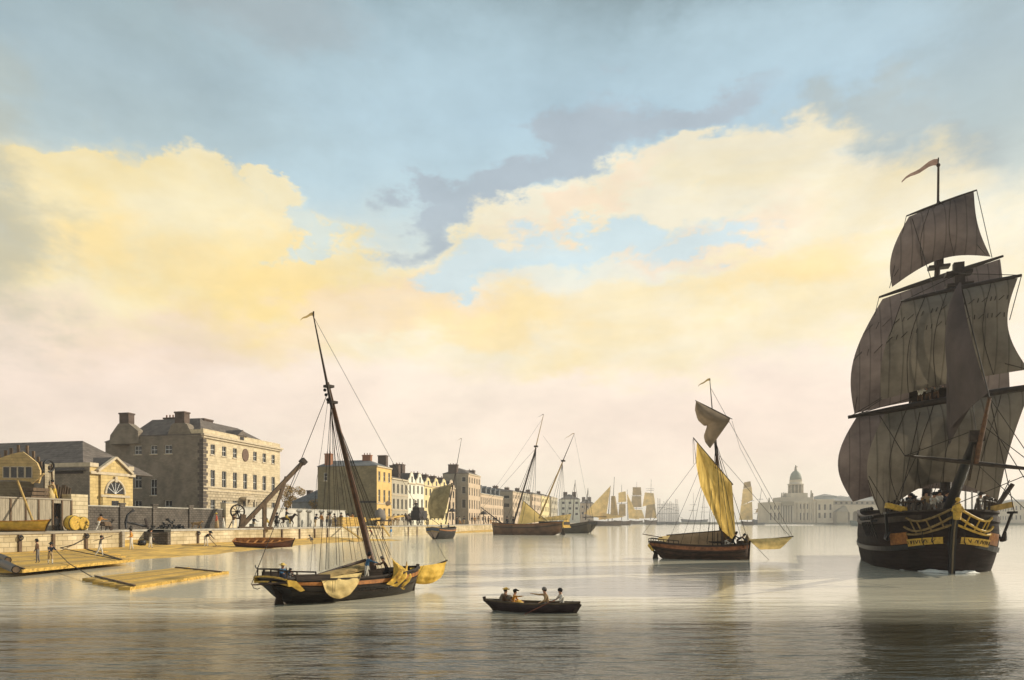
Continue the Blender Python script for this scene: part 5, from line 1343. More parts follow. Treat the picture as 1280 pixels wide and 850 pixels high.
    # jibs
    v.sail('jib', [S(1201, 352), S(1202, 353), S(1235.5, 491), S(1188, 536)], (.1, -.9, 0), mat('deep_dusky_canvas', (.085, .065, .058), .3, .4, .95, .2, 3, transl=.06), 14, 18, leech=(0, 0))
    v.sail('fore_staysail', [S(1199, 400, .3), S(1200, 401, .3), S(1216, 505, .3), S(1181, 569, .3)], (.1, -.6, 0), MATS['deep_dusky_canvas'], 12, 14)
    k = .026
    v.rope('forestay', [S(1200, 352), b2], k*1.3); v.rope('inner_stay', [X(1198, 360, xF), b1], k); 
    # stays, braces, sheets
    for a, xa, b, xb_ in (((1133, 270), xM, (1112, 360), xM), ((1221, 238), xM, (1240, 322), xM), ((1099, 371), xM, (1082, 440), xM), ((1127, 377), xF, (1112, 420), xF),
                          ((1277, 344), xF, (1262, 400), xF), ((1198, 342), xF, (1127, 377), xF), ((1198, 342), xF, (1277, 344), xF), ((1198, 480), xF, (1060, 521), xF), ((1068, 516), xM, (1075, 475), xM),
                          ((1062, 521), xF, (1102, 497), xF), ((1072, 519), xF, (1102, 499), xF), ((1173, 250), xM, (1118, 345), xM), ((1173, 250), xM, (1232, 318), xM), ((1140, 273), xM, (1192, 440), xF), ((1286, 462), xF, (1200, 440), xF)):
        v.rope('brace', [X(*a, xa+1.0), X(*b, xb_+1.0)], k)
    for a, b in (((1237, 497), (1268, 640)), ((1237, 497), (1290, 575)), ((1232, 520), (1282, 600)), ((1216, 575), (1285, 640)), ((1131, 570), (1212, 540)), ((1300, 587), (1226, 530)), ((1131, 570), (1100, 520)), ((1300, 587), (1190, 632))):
        v.rope('guy', [X(*a, xs), X(*b, xs-.5)], k*.9)
    for a, b in (((1113, 640), (1086, 595)), ((1113, 640), (1150, 560)), ((1247, 630), (1262, 600)), ((1101, 644), (1085, 600)), ((1122, 640), (1150, 515))):
        v.rope('sheet', [X(*a, xF+3), X(*b, xF+2.4)], k)
    for px in (1150, 1160, 1185, 1190, 1195): v.rope('shroud', [X(px, 640, xF-1), X(1198, 520, xF-1)], k)
    for px in (1112, 1118, 1124): v.rope('shroud', [X(px, 640, xF+.3), X(1190, 380, xF-.3)], k)
    # foam round the bow
    G = []
    for i in range(41):
        sd = -1 if i < 20 else 1; t = .50+.5*(i/20 if i < 20 else (40-i)/20)
        p = pt(min(t, .999), .28, sd, 0); p.z = 0; f = max(.12, (t-.4)/.6)
        o = Vector((.35*f if t > .9 else 0, sd*1, 0)); row = []
        for j in range(6):
            u = j/5; row.append(p+o*(u*(.32+.3*math.sin(i*2.1)))*f+Vector((.25*u*f, -sd*.08, .012+.13*f*math.sin(PI*min(1, u*1.1+.05))*(1+.7*random.uniform(-1, 1)))))
        G.append(row)
    mb = MB(); W_ = [[v.world(p) for p in r_] for r_ in G]; mb.grid(W_); struct(mb.build('bow_wave_foam', mat('foam', (.72, .72, .66), .25, 3, .8, .8, 9)), 'stuff')
    return v, X, xF, xM, pt, S
V5 = big_ship()

# ---------------------------------------------------------------- shipping in the distance
M_FH = mat('far_brown_hull', (.10, .06, .03), .4, .2, .9)
M_FB = mat('far_blue_hull', (.09, .10, .11), .3, .2, .9)
M_FC = mat('far_tan_canvas', (.80, .56, .22), .3, .2, .95, transl=.2)
M_FC2 = mat('far_shaded_canvas', (.44, .30, .13), .3, .2, .95, transl=.1)
def far_ship(label, px0, px1, yw, masts, sails, hh=6, hm=None, head=0, name='distant_ship', group='distant ships under sail', mr=.35, yards=(), spm=None, bs=None):
    Y = F*H/(yw-HY); Lm = (px1-px0)/F*Y
    c = ground((px0+px1)/2, Y, 0); v = Vessel(name, label, 'sailing ship', c, head, group)
    fr = hh/F*Y*.62
    hull(v, Lm, Lm*.24, fr, fr*.4, fr*.3, wt=.8, draft=.6, rake0=Lm*.05, rake1=Lm*.04, m=hm or M_FH, st=14, deck_drop=fr*.3)
    spm = spm or M_SPARD
    for i, (xa, ya, xb_, yb) in enumerate(masts):
        v.spar('mast', v.side(xa, ya), v.side(xb_, yb), mr, mr*.4, spm)
    for (a, b, y) in yards: v.spar('yard', v.side(a, y, -.6), v.side(b, y, -.6), mr*.5, mr*.5, spm)
    for c4, m in sails:
        P = [v.side(px, py, -1.0) for px, py in c4]
        v.sail('sail', P, (0, -Lm*.07, 0), m, 6, 6)
    if bs: v.spar('bowsprit', v.side(*bs[0]), v.side(*bs[1]), mr*.7, mr*.4, spm)
    return v
far_ship('distant schooner with a big tan jib, leftmost of the distant ships under sail', 737, 776, 657.2, [(760, 652, 763, 607), (765, 652, 768, 596)],
         [([(762.5, 608), (763, 609), (757, 650), (730, 642)], M_FC), ([(764, 620), (769, 620), (773, 645), (763, 645)], M_FC2), ([(750, 640), (753, 641), (782, 646), (748, 650)], M_FC)], 8, bs=((738, 650), (727, 646)))
far_ship('distant brig showing one tan topsail just right of the schooner', 768, 788, 656.4, [(777, 650, 777, 606), (785, 650, 784, 612)],
         [([(773, 616), (782, 614), (783, 627), (773, 628)], M_FC), ([(774, 630), (782, 630), (782, 645), (773, 645)], M_FC2), ([(783.5, 618), (784.5, 618), (799, 649), (786, 648)], M_FC)], 7, yards=((771, 785, 629),))
far_ship('distant ship with three stacked square sails, third in the group under sail', 788, 803, 655.4, [(795, 650, 796, 602)],
         [([(791, 609), (801, 609), (802, 619), (790.5, 619)], M_FC2), ([(790, 620), (801.5, 620), (802, 634), (788.5, 634)], M_FC2), ([(790, 637), (802, 637), (806, 648), (790, 648)], M_FC)], 6, yards=((789, 803, 619.5), (788, 803, 635.5)))
far_ship('distant ship with a round top and wide tan sails, nearest the bare masts', 806, 821, 655.6, [(813, 650, 814, 599)],
         [([(806, 615.5), (817, 616.5), (819, 630), (803, 633)], M_FC), ([(808, 631), (818.5, 630), (821, 647), (806, 648)], M_FC2), ([(816, 634), (817, 634), (821, 648), (812, 647)], M_FC)], 7, yards=((807, 818, 611), (808, 817, 613)))
for i in range(9):
    px = 821+i*2.9; far_ship('blue grey bare masted ship in the distant forest of masts, number %s from the left' % ('one two three four five six seven eight nine'.split()[i]), px, px+5.2, 655.8+random.uniform(-.2, .3), [(px+1.2, 653, px+1.2, 625+random.uniform(-3, 6)), (px+2.8, 653, px+2.9, 622+random.uniform(0, 8)), (px+4.2, 653, px+4.3, 628+random.uniform(-2, 6))],
             [], 4.5, M_FB, group='bare masts moored far upriver', mr=.34, yards=((px+.2, px+4.6, 636+random.uniform(-2, 2)), (px+1, px+4.6, 642), (px+.5, px+4, 631)), name='moored_ship')
far_ship('blue grey warship with two lowered masts seen through the rigging of the cutter', 853, 884, 654.8, [(866.5, 652, 866.8, 616), (880, 652, 880.3, 619)], [], 7, M_FB, group=None, mr=.4, yards=((862, 871, 631), (861, 872, 638), (876, 885, 634), (875, 886, 640)), name='moored_ship', bs=((854, 648), (848, 645.5)))
far_ship('distant brig with tall pale square sails between the cutter and the domed building', 927, 942, 656.4, [(934, 652, 935, 601)],
         [([(930, 603), (938, 601.5), (939, 608), (929, 611)], M_FC2), ([(928.5, 611.5), (939.5, 608), (941, 625), (926.5, 632)], M_FC), ([(926, 632), (940, 627), (941, 650), (924, 650)], M_FC), ], 6, M_FH, group=None, yards=((926, 943, 626),))
far_ship('dark leaning rigged ship moored just left of the domed building', 941, 956, 655.8, [(946, 652, 952, 611), (949, 652, 949.5, 630), (953, 652, 955, 628)], [([(946, 636), (952, 635), (954, 640), (944, 641)], M_FC2)], 8, M_FB, group=None, yards=((947, 954, 624), (943, 954, 637), (942, 955, 642)), name='moored_ship', mr=.45)
far_ship('low teal boat moored before the arcade, beside the dark hull of the ship', 1064, 1090, 657.6, [(1078, 655, 1078, 642)], [], 8, mat('teal_hull', (.13, .17, .16), .3, .2, .9), group=None, name='moored_boat', mr=.15)
# ================================================================ PEOPLE
CLOTH = {}
def cloth(name, c): 
    return mat(name+'_cloth', c, .3, 6, .95, .2)
C_BLUE = cloth('blue', (.04, .11, .20)); C_NAVY = cloth('navy', (.03, .035, .05)); C_BROWN = cloth('brown', (.10, .055, .03)); C_WHITE = cloth('white', (.62, .57, .48))
C_GREY = cloth('grey', (.17, .15, .13)); C_ORANGE = cloth('orange', (.50, .22, .04)); C_RED = cloth('red', (.42, .08, .04)); C_BLACK = cloth('black', (.02, .018, .018)); C_TAN = cloth('tan', (.38, .26, .13)); C_YELL = cloth('yellow', (.60, .40, .06)); C_GREEN = cloth('green', (.07, .09, .05))
C_STRAW = cloth('straw', (.55, .38, .10)); M_HAIR = mat('dark_hair', (.03, .02, .012), .3, 20, .9)
POSES = {
    # lean, hipL, kneeL, hipR, kneeR, armL(swing,out,elbow), armR(...)
    'stand': (4, 4, 4, -4, 4, (5, 10, 15), (-5, 10, 20)),
    'stride': (10, 24, 12, -20, 18, (-25, 10, 35), (28, 12, 40)),
    'point': (4, 8, 4, -6, 6, (10, 10, 20), (82, 10, 6)),
    'both_reach': (14, 14, 8, -12, 10, (60, 8, 20), (62, 8, 15)),
    'bend': (62, 14, 12, 2, 10, (38, 8, 12), (50, 8, 10)),
    'haul': (28, 34, 30, -24, 10, (55, 8, 40), (60, 8, 30)),
    'pull_back': (-16, 22, 10, -6, 30, (70, 8, 10), (66, 8, 14)),
    'carry_up': (8, 20, 14, -18, 14, (130, 20, 80), (120, 20, 90)),
    'sit': (8, 84, 84, 78, 80, (40, 10, 50), (35, 12, 55)),
    'sit_point': (12, 84, 84, 78, 80, (30, 10, 40), (88, 20, 12)),
    'row': (18, 80, 60, 78, 60, (68, 8, 30), (66, 8, 30)),
    'crouch': (50, 100, 125, 70, 115, (40, 10, 30), (48, 10, 30)),
    'ride': (2, 62, 60, 62, 60, (45, 14, 50), (45, 14, 50)),
    'akimbo': (2, 6, 2, -6, 4, (-20, 38, 85), (-18, 38, 85)),
}
BODY = {}
def rot_y(v, a): c, s_ = math.cos(a), math.sin(a); return Vector((v.x*c+v.z*s_, v.y, -v.x*s_+v.z*c))
def body_mesh(pose, coat, legs, socks, skirt=False):
    """one continuous skinned figure 1.75 m tall facing +X, feet (or seat) at the origin"""
    key = (pose, coat.name, legs.name, socks.name)
    if key in BODY: return BODY[key]
    lean, hL, kL, hR, kR, aL, aR = POSES[pose]
    V = []; E = []; Rr = []; T = []
    def add(p, r, par, t):
        V.append(Vector(p)); Rr.append(r); T.append(t)
        if par is not None: E.append((par, len(V)-1))
        return len(V)-1
    hz = .92
    pel = add((0, 0, hz), .135, None, 'l')
    up = rot_y(Vector((0, 0, 1)), R(lean)); fw = rot_y(Vector((1, 0, 0)), R(lean))
    P = Vector((0, 0, hz))
    wa = add(P+up*.16, .12, pel, 'c'); ch = add(P+up*.36, .15, wa, 'c'); nk = add(P+up*.53, .065, ch, 's')
    hc = P+up*.53+rot_y(Vector((0, 0, 1)), R(lean*.55))*.10+fw*.015
    h1 = add(hc, .085, nk, 's'); h2 = add(hc+rot_y(Vector((0, 0, 1)), R(lean*.5))*.11, .088, h1, 's')
    ns = add(hc+rot_y(Vector((1, 0, 0)), R(lean*.5))*.10+Vector((0, 0, .03)), .02, h1, 's')
    hands = []; knees = []; feet = []
    for sd, (sw, out, el) in ((1, aL), (-1, aR)):
        sh = P+up*.45+Vector((0, sd*.185, 0)); s_ = add(sh, .068, ch, 'c')
        d = Vector((0, 0, -1)); d = rot_y(d, R(-sw)); d = (d+Vector((0, sd*math.tan(R(out)), 0))).normalized()
        e = sh+d*.29; ei = add(e, .048, s_, 'c')
        d2 = rot_y(d, R(-el)); 
        w = e+d2*.24; wi = add(w, .034, ei, 'c'); ha = w+d2*.07; hi = add(ha, .040, wi, 's'); hands.append(ha)
        # four unequal curled fingers and a thumb
        a2 = d2.cross(Vector((0, 1, 0))).normalized()
        for k, ln in enumerate((.075, .085, .08, .065)):
            off = Vector((0, (k-1.5)*.022, 0)); f1 = add(ha+d2*.045+off, .011, hi, 's'); f2 = add(ha+d2*(.045+ln*.55)+off-a2*.012, .0095, f1, 's'); add(ha+d2*(.045+ln*.8)+off-a2*.035, .008, f2, 's')
        add(ha+Vector((0, -sd*.045, 0))+d2*.03, .011, hi, 's')
    for sd, hp, kn in ((1, hL, kL), (-1, hR, kR)):
        h0 = P+Vector((0, sd*.095, -.05)); hi = add(h0, .105, pel, 'l')
        d = rot_y(Vector((0, 0, -1)), R(-hp)); k = h0+d*.42; ki = add(k, .068, hi, 'l')
        d2 = rot_y(d, R(kn)); m_ = k+d2*.15; mi_ = add(m_, .062, ki, 'k'); a = k+d2*.40; ai = add(a, .038, mi_, 'k')
        add(a+Vector((.10, 0, -.035)), .036, ai, 'b'); knees.append(k); feet.append(a)
    lo = min(f.z for f in feet)-.06
    if pose in ('sit', 'sit_point', 'row'): lo = hz-.13
    if pose == 'ride': lo = hz-.12
    if pose == 'crouch': lo = min(f.z for f in feet)-.06
    me = bpy.data.meshes.new('body_cage'); me.from_pydata([tuple(v-Vector((0, 0, lo))) for v in V], E, [])
    ob = bpy.data.objects.new('tmp', me); COL.objects.link(ob)
    ob.modifiers.new('s', 'SKIN'); sv = me.skin_vertices[0].data
    for i, r_ in enumerate(Rr): sv[i].radius = (r_, r_)
    sv[0].use_root = True
    ss = ob.modifiers.new('ss', 'SUBSURF'); ss.levels = 1; ss.render_levels = 1
    dg = bpy.context.evaluated_depsgraph_get(); nm = bpy.data.meshes.new_from_object(ob.evaluated_get(dg)); nm.name = 'body'
    bpy.data.objects.remove(ob); bpy.data.meshes.remove(me)
    nm.materials.clear()
    for m in (coat, legs, socks, M_SKIN, C_BLACK): nm.materials.append(m)
    VV = [v-Vector((0, 0, lo)) for v in V]
    idx = {'c': 0, 'l': 1, 'k': 2, 's': 3, 'b': 4}
    for p in nm.polygons:
        c = p.center; b = min(range(len(VV)), key=lambda i: (VV[i]-c).length-Rr[i]*.8); p.material_index = idx[T[b]]; p.use_smooth = True
    info = dict(head=hc-Vector((0, 0, lo)), hup=rot_y(Vector((0, 0, 1)), R(lean*.55)), hfw=rot_y(Vector((1, 0, 0)), R(lean*.5)), pel=P-Vector((0, 0, lo)), up=up, hands=[h-Vector((0, 0, lo)) for h in hands], sh=P+up*.45-Vector((0, 0, lo)))
    BODY[key] = (nm, info); return BODY[key]
def person(label, loc, yaw, h, pose='stand', coat=C_NAVY, legs=C_WHITE, socks=None, hat='round', hatm=C_BLACK, skirt=None, group=None, tails=False):
    nm, inf = body_mesh(pose, coat, legs, socks or legs)
    r = thing('person', label, 'person', loc, R(yaw), group, h/1.75)
    o = bpy.data.objects.new('body', nm); COL.objects.link(o); o.parent = r
    hd, hu, hf = inf['head'], inf['hup'], inf['hfw']
    def orient(mb):   # tip the head gear with the head
        side = Vector((0, 1, 0)); M = Matrix((hf, side, hu)).transposed()
        mb.v = [tuple(hd+M@Vector(p)) for p in mb.v]
    mb = MB(); mb.ball((-.025, 0, .085), .108, seg=10, sz=1.0); orient(mb); mb.build('hair', M_HAIR, r)
    for sd in (-1, 1):
        mb = MB(); mb.ball((.083, sd*.034, .055), .013, seg=6); orient(mb); mb.build('eye', C_BLACK, r)
    if hat:
        mb = MB()
        if hat == 'round': mb.lathe([(.21, .125), (.20, .14), (.115, .145), (.11, .24), (.06, .27), (.01, .275)], seg=12)
        elif hat == 'tricorn': mb.lathe([(.20, .12), (.24, .19), (.12, .15), (.11, .23), (.02, .25)], seg=3, smooth=False)
        elif hat == 'cap': mb.lathe([(.125, .07), (.13, .13), (.10, .2), (.03, .23)], seg=12)
        elif hat == 'straw': mb.lathe([(.25, .10), (.24, .125), (.13, .14), (.12, .22), (.02, .25)], seg=12)
        orient(mb); mb.build('hat', hatm, r)
    if skirt:
        p = inf['pel']; mb = MB(); seat = pose.startswith('sit')
        if seat: mb.lathe([(.36, -.16), (.34, .0), (.2, .12), (.13, .2)], (p.x+.16, 0, p.z), 14, sx=1.25)
        else: mb.lathe([(.25, -p.z+.03), (.23, -p.z*.6), (.19, -.15), (.14, .05), (.12, .08)], p, 14)
        mb.build('skirt', skirt, r)
    if tails:
        p = inf['pel']; mb = MB(); mb.lathe([(.25, -.42), (.2, -.1), (.155, .1), (.14, .2)], p, 12, sx=.9); mb.build('coat_skirt', coat, r)
    return r, inf
def at_px(px, feet_y, z): return wl(px, feet_y, z)
def px_h(n, Y): return n*Y/F
def quay_person(label, px, n, hpx, yaw, **k):
    s = q_s(px, n); p = quay(s, n); return person(label, p, yaw, px_h(hpx, p.y), **k)
def strand_z(px, py):
    return .22
# --- men on the raft and strand
def low_person(label, px, py, hpx, yaw, z=.3, **k):
    p = wl(px, py, z); return person(label, p, yaw, px_h(hpx, p.y), **k)
# --- the two log rafts
def raft(label, c4, nlog, z, rows_end, grp='log rafts by the strand'):
    """c4: near-left, near-right, far-right, far-left corners in photo pixels at level z"""
    P = [wl(x, y, z) for x, y in c4]; o = (P[0]+P[1]+P[2]+P[3])/4; o.z = 0
    r = thing('log_raft', label, 'raft', o, 0, grp)
    Q = [p-o for p in P]
    for i in range(nlog):
        u = (i+.5)/nlog; a = Q[0].lerp(Q[3], u); b = Q[1].lerp(Q[2], u); w = ((Q[3]-Q[0]).length/nlog)
        d = (b-a).normalized(); a = a+d*random.uniform(-.25, .25); b = b+d*random.uniform(-.4, .35)
        wy = abs((Q[3]-Q[0]).cross(d).z)/nlog
        mb = MB(); mb.bar(a-Vector((0, 0, .10)), b-Vector((0, 0, .10)), wy*.88, .20+.03*(i % 2)); mb.build('log', (M_TIMB, mat('second_timber', (.36, .23, .07), .35, 2.2, .8, .3, stretch=(.25, 3, 3)))[i % 3 == 1], r)
    for t in (.07, .93):
        a = Q[0].lerp(Q[1], t); b = Q[3].lerp(Q[2], t); mb = MB(); mb.bar(a+Vector((0, 0, .05)), b+Vector((0, 0, .05)), .09, .07); mb.build('cross_timber', M_TIMBD, r)
    return r
raft('squared log raft afloat off the strand, tow rope at its left end', [(157, 735), (283, 714.5), (226, 709), (109, 722)], 9, .15, True)
raft('broad log raft drawn up on the strand where two men stand', [(18, 713), (160, 699.5), (118, 686), (-60, 693)], 13, .42, True)
for i, (px, py, px2, py2, lab) in enumerate(((20, 712, -8, 701, 'black log butt at the near corner of the beached raft'), (10, 700, -10, 694, 'black log butt lying above the other at the left frame edge'))):
    a, b = wl(px, py, .62), wl(px2, py2, .62); r = thing('tarred_log', lab, 'log', a, 0); mb = MB(); mb.tube([Vector((0, 0, 0)), (b-a)*.5+Vector((0, 0, .05)), b-a], [.22, .26, .2], 8); mb.build('trunk', M_BLACK, r); mb = MB(); mb.tube([Vector((0, 0, 0)), (a-b).normalized()*.05], .17, 8); mb.build('cut_end', M_TIMBD, r)
# tow rope
def rope_thing(label, pts, rad, m=M_ROPE, group=None, name='rope'):
    mb = MB(); o = Vector(pts[0]); P = []
    pts = [Vector(p) for p in pts]
    for i in range(len(pts)-1):
        for t in range(6): P.append(pts[i].lerp(pts[i+1], t/6)-Vector((0, 0, .0)))
    P.append(pts[-1]); mb.tube([p-o for p in P], rad, 6); r = mb.build(name, m, None, o); tag(r, label, 'rope', group); return r
a = wl(115, 721, .25); b = wl(66, 690, .9)
rope_thing('thin tow rope from the standing man down to the floating raft', [b+Vector((0, 0, .35)), b.lerp(a, .5)+Vector((0, 0, -.08)), a], .025)
rope_thing('mooring rope sagging from the leftmost wall ring to the beached raft', [quay(q_s(24, 0), -.3, QZ-.7), wl(10, 684, .9), wl(-6, 688, .7)], .05)
rope_thing('mooring rope slanting from the second wall ring to the beached raft', [quay(q_s(107, 0), -.3, QZ-.6), wl(92, 681, 1.0), wl(75, 685, .7)], .05)
rope_thing('rope trailing over the beached raft behind the man with a pole', [wl(75, 685, .75), wl(110, 692, .62), wl(146, 699, .5)], .035)

low_person('man in brown jacket and round hat standing left on the beached raft', 47, 703.5, 29, 200, .56, pose='stand', coat=C_BROWN, legs=C_GREY)
low_person('man in dark waistcoat holding the tow rope, right one of the pair on the raft', 63, 705, 27, -40, .56, pose='both_reach', coat=C_NAVY, legs=C_TAN, socks=C_WHITE)
r, inf = low_person('man striding on the raft with a pole over his shoulder', 125, 695, 26, 30, .56, pose='carry_up', coat=C_GREY, legs=C_WHITE, hat='cap')
h = inf['sh']; mb = MB(); mb.tube([Vector((-.5, -.1, h.z-.1)), Vector((.9, -.25, h.z+.35))], .025, 6); po = mb.build('pole', M_SPARD, None, r.location, r.rotation_euler.z); po.scale = r.scale; tag(po, 'thin pole on the shoulder of the man on the raft', 'pole')
low_person('man in orange jacket with a hand on his hip beside the dark basket', 164, 687, 26, 200, .42, pose='akimbo', coat=C_ORANGE, legs=C_WHITE, hat='tricorn')
low_person('man in grey stretching one arm right, beside the dark basket', 188, 685, 24, 20, .46, pose='point', coat=C_GREY, legs=C_WHITE)
p = wl(177.5, 682.5, .42); r = thing('tar_basket', 'round dark basket on the sand between the two men', 'basket', p, 0)
mb = MB(); mb.lathe([(.34, 0), (.46, .3), (.40, .62), (.33, .66)], seg=14); mb.build('basket_body', M_BLACK, r)
mb = MB(); mb.tube([(.36*math.cos(t*PI/8), 0, .64+.36*math.sin(t*PI/8)) for t in range(9)], .03, 6); mb.build('handle', M_ROPE, r)
low_person('man in black coat bending to rake by the quay wall', 257, 683, 23, -20, .42, pose='bend', coat=C_BLACK, legs=C_WHITE)
p = wl(257, 683, .42); r = thing('rake', 'long handled rake worked by the bending man', 'rake', p, 0); mb = MB(); mb.tube([(.6, -.5, .95), (1.6, -.8, .08)], .03, 6); mb.build('shaft', M_SPARD, r); mb = MB(); mb.bar((1.3, -1.1, .06), (1.9, -.5, .06), .1, .12); mb.build('head', M_TIMBD, r)
p = wl(247, 682, .44); r = thing('plank', 'long dark plank lying on the sand by the bending man', 'plank', p, 0); mb = MB(); mb.bar((-1.9, .3, .06), (1.2, .0, .06), .3, .1); mb.build('board', M_TIMBD, r)
low_person('dark figure crouching on the sand below the gate pillars', 391, 678, 14, 180, .38, pose='crouch', coat=C_GREY, legs=C_GREY)
low_person('man in bright blue jacket standing on the sand spit by the ramp', 489, 672.5, 13.5, 160, .3, pose='stand', coat=cloth('bright_blue', (.03, .20, .42)), legs=C_WHITE)
low_person('man in red shirt stooping behind the shrouds of the sloop', 465, 672, 13, 200, .35, pose='haul', coat=C_RED, legs=C_BROWN)

# --- beached brown boat
def open_boat(name, label, loc, head, L, B, free, m, inner, z=0, thwarts=4, s0=.12, s1=.18, plank=None, group=None, tilt=0, rib=True, wt=.6):
    v = Vessel(name, label, 'rowing boat', loc, head, group)
    pt, shz, hb, kl = hull(v, L, B, free, s0, s1, wt=wt, draft=.12, bow=2.4, rake0=.25, rake1=.4, m=m, full=.6, tran_z=-.02, planksm=inner, deckm=inner, open_=True, rail=plank or inner, bluff=.75)
    for k in range(thwarts):
        t = .2+.58*k/max(1, thwarts-1); z_ = shz(t)-free*.22; w = hb(t)*.93; x = -L/2+L*t
        mb = MB(); mb.box(x-.11, x+.11, -w, w, z_-.03, z_); mb.build('thwart', plank or inner, v.r)
    if tilt: v.r.rotation_euler = (R(tilt), 0, v.r.rotation_euler.z)
    return v, pt, shz
M_RED = mat('red_brown_boat', (.13, .045, .018), .5, 1.2, .6, .5, plank=('Z', .12)); M_REDI = mat('orange_boat_inside', (.42, .17, .035), .4, 2, .7, .3)
p = wl(328, 683, .25); M_RED.name
open_boat('beached_boat', 'brown open boat with orange thwarts drawn up under the quay wall', p+Vector((0, .6, -.02)), 4, 6.4, 2.3, .62, M_RED, M_REDI, thwarts=5, s0=.22, s1=.30, tilt=15)
# --- yellow boat on the quay
pY = quay(q_s(17, 2.2), 2.2)
open_boat('yellow_boat', 'yellow painted boat propped on the quay before the plank fence', pY+Vector((0, 0, .12)), QYAW/PI*180-64, 5.2, 1.7, .80, mat('yellow_boat_paint', (.55, .34, .045), .3, 2, .6, .3, plank=('Z', .14)), M_REDI, thwarts=3)
pp = pY+Vector((.3, .5, 0))
# dark strap and the leaning yellow spar
s = q_s(46, 1.2); r = tag(MB().tube([(0, 0, 0), (quay(q_s(22, 6), 6)-quay(s, 1.2)+Vector((0, 0, zat(600, 66)-QZ)))], .11, 8).build('leaning_spar', M_SPARY, None, quay(s, 1.2)), 'long yellow spar leaning from the quay up against the ship on the stocks', 'spar')
# --- two yellow casks
M_CASK = mat('yellow_cask', (.62, .40, .05), .3, 3, .7, .3)
for px, rr, lab in ((90, .80, 'larger left one of two round yellow cask ends standing by the masonry stub'), (101, .74, 'smaller right one of two round yellow cask ends with a dark bung hole')):
    n = 3.2; s = q_s(px, n); r = thing('cask', lab, 'cask', quay(s, n, QZ+rr), R(-8), 'yellow casks on the quay')
    mb = MB(); mb.lathe([(rr*.86, -.45), (rr*.98, -.2), (rr, 0), (rr*.98, .2), (rr*.88, .45)], seg=24); mb.v = [(z, y, x) for x, y, z in mb.v]; mb.build('staves', M_CASK, r)
    mb = MB(); mb.lathe([(rr*.84, .451), (rr*.84, .458)], seg=24); mb.v = [(z, y, x) for x, y, z in mb.v]; hh = mb.build('head', M_YEL, r)
    mb = MB(); mb.tube([(.46, rr*.3, .1), (.49, rr*.3, .1)], .06, 8); mb.build('bung', M_BLACK, r)
    for z0 in (-.3, .28):
        mb = MB(); mb.lathe([(rr*.985, z0), (rr*.985, z0+.07)], seg=24); mb.v = [(z, y, x) for x, y, z in mb.v]; mb.build('hoop', M_OAK, r)
# --- ship on the stocks behind the fence
def stocks():
    n = 9; Y = 70; c = Vector(((18-640)/F*Y, Y, QZ)); v = Vessel('ship_on_stocks', 'unfinished ship stern with four square lights rising behind the plank fence', 'ship under construction', c, 100)
    X = lambda px, py, x=0: v.cross(px, py, x)
    out = [(-10, 577), (0, 572.5), (14, 567.5), (28, 564.5), (37, 571), (46, 578.5), (50, 588), (50, 598), (48, 604)]
    outp = [X(*p) for p in out]; low = [X(*p) for p in ((44, 603.5), (30, 601), (10, 599.5), (-10, 600))]
    mb = MB(); mb.prism(outp+low, (.3, 0, 0)); mb.build('stern_board', mat('new_ship_timber', (.48, .34, .15), .3, 1.5, .8, .3, plank=('Z', .3)), v.r)
    for px in (4.5, 14, 23, 32.5):
        a, b = X(px, 597), X(px+7.4, 584); mb = MB(); mb.box(-.03, -.002, min(a.y, b.y), max(a.y, b.y), a.z, b.z); w = mb.build('stern_window', M_GLASS, v.r)
        mb = MB(); y0, y1 = min(a.y, b.y), max(a.y, b.y)
        for q in ((y0-.06, y0), (y1, y1+.06)): mb.box(-.08, -.003, q[0], q[1], a.z-.06, b.z+.06)
        mb.box(-.08, -.003, y0, y1, b.z+.002, b.z+.07); mb.box(-.08, -.003, y0, y1, a.z-.07, a.z-.002); mb.build('frame', M_ASHT, w)
    # hull below the counter: planked, tapering to the keel
    G = []
    for j in range(9):
        t = j/8; row = []
        for px, in ((-60,), (-30,), (-5,), (15,), (28,), (36,), (42,)):
            f = (px+60)/102; xx = .5+.0*t+ (f**3)*6*(t) + (1-f)*0
            p = X(lerp(px, px*.6-14 if px > -20 else px, t**1.5), lerp(602, 632, t), .9); p.x = .9+2.2*t*(.3+f); row.append(p)
        G.append(row)
    mb = MB(); mb.grid(G); mb.build('hull', mat('bare_hull_plank', (.30, .25, .17), .3, 1.5, .9, .4, plank=('Z', .28)), v.r)
    G = [[Vector((1.0+i*2.2, outp[6].y*(1-.02*i) if sd > 0 else outp[6].y, lerp(outp[-1].z-2.6, outp[5].z, j/4))) for j in range(5)] for i in range(2) for sd in (1,)]
    mb = MB(); mb.grid(G, smooth=False); mb.build('side_planking', MATS['bare_hull_plank'], v.r)
    for px, py in ((-1, 568), (7, 563), (14, 560), (23, 556.5), (34, 557), (42, 564), (48, 571), (51, 577)):
        p = X(px, py, 2.2); mb = MB(); mb.box(p.x-.12, p.x+.12, p.y-.1, p.y+.1, p.z-1.6, p.z); mb.build('frame_timber', M_TIMBD, v.r)
    mb = MB(); p0, p1 = X(40, 604, -.2), X(55, 592, -.2); mb.bar(p0, p1, .25, .15); mb.build('strut', MATS['new_ship_timber'], v.r)
stocks()
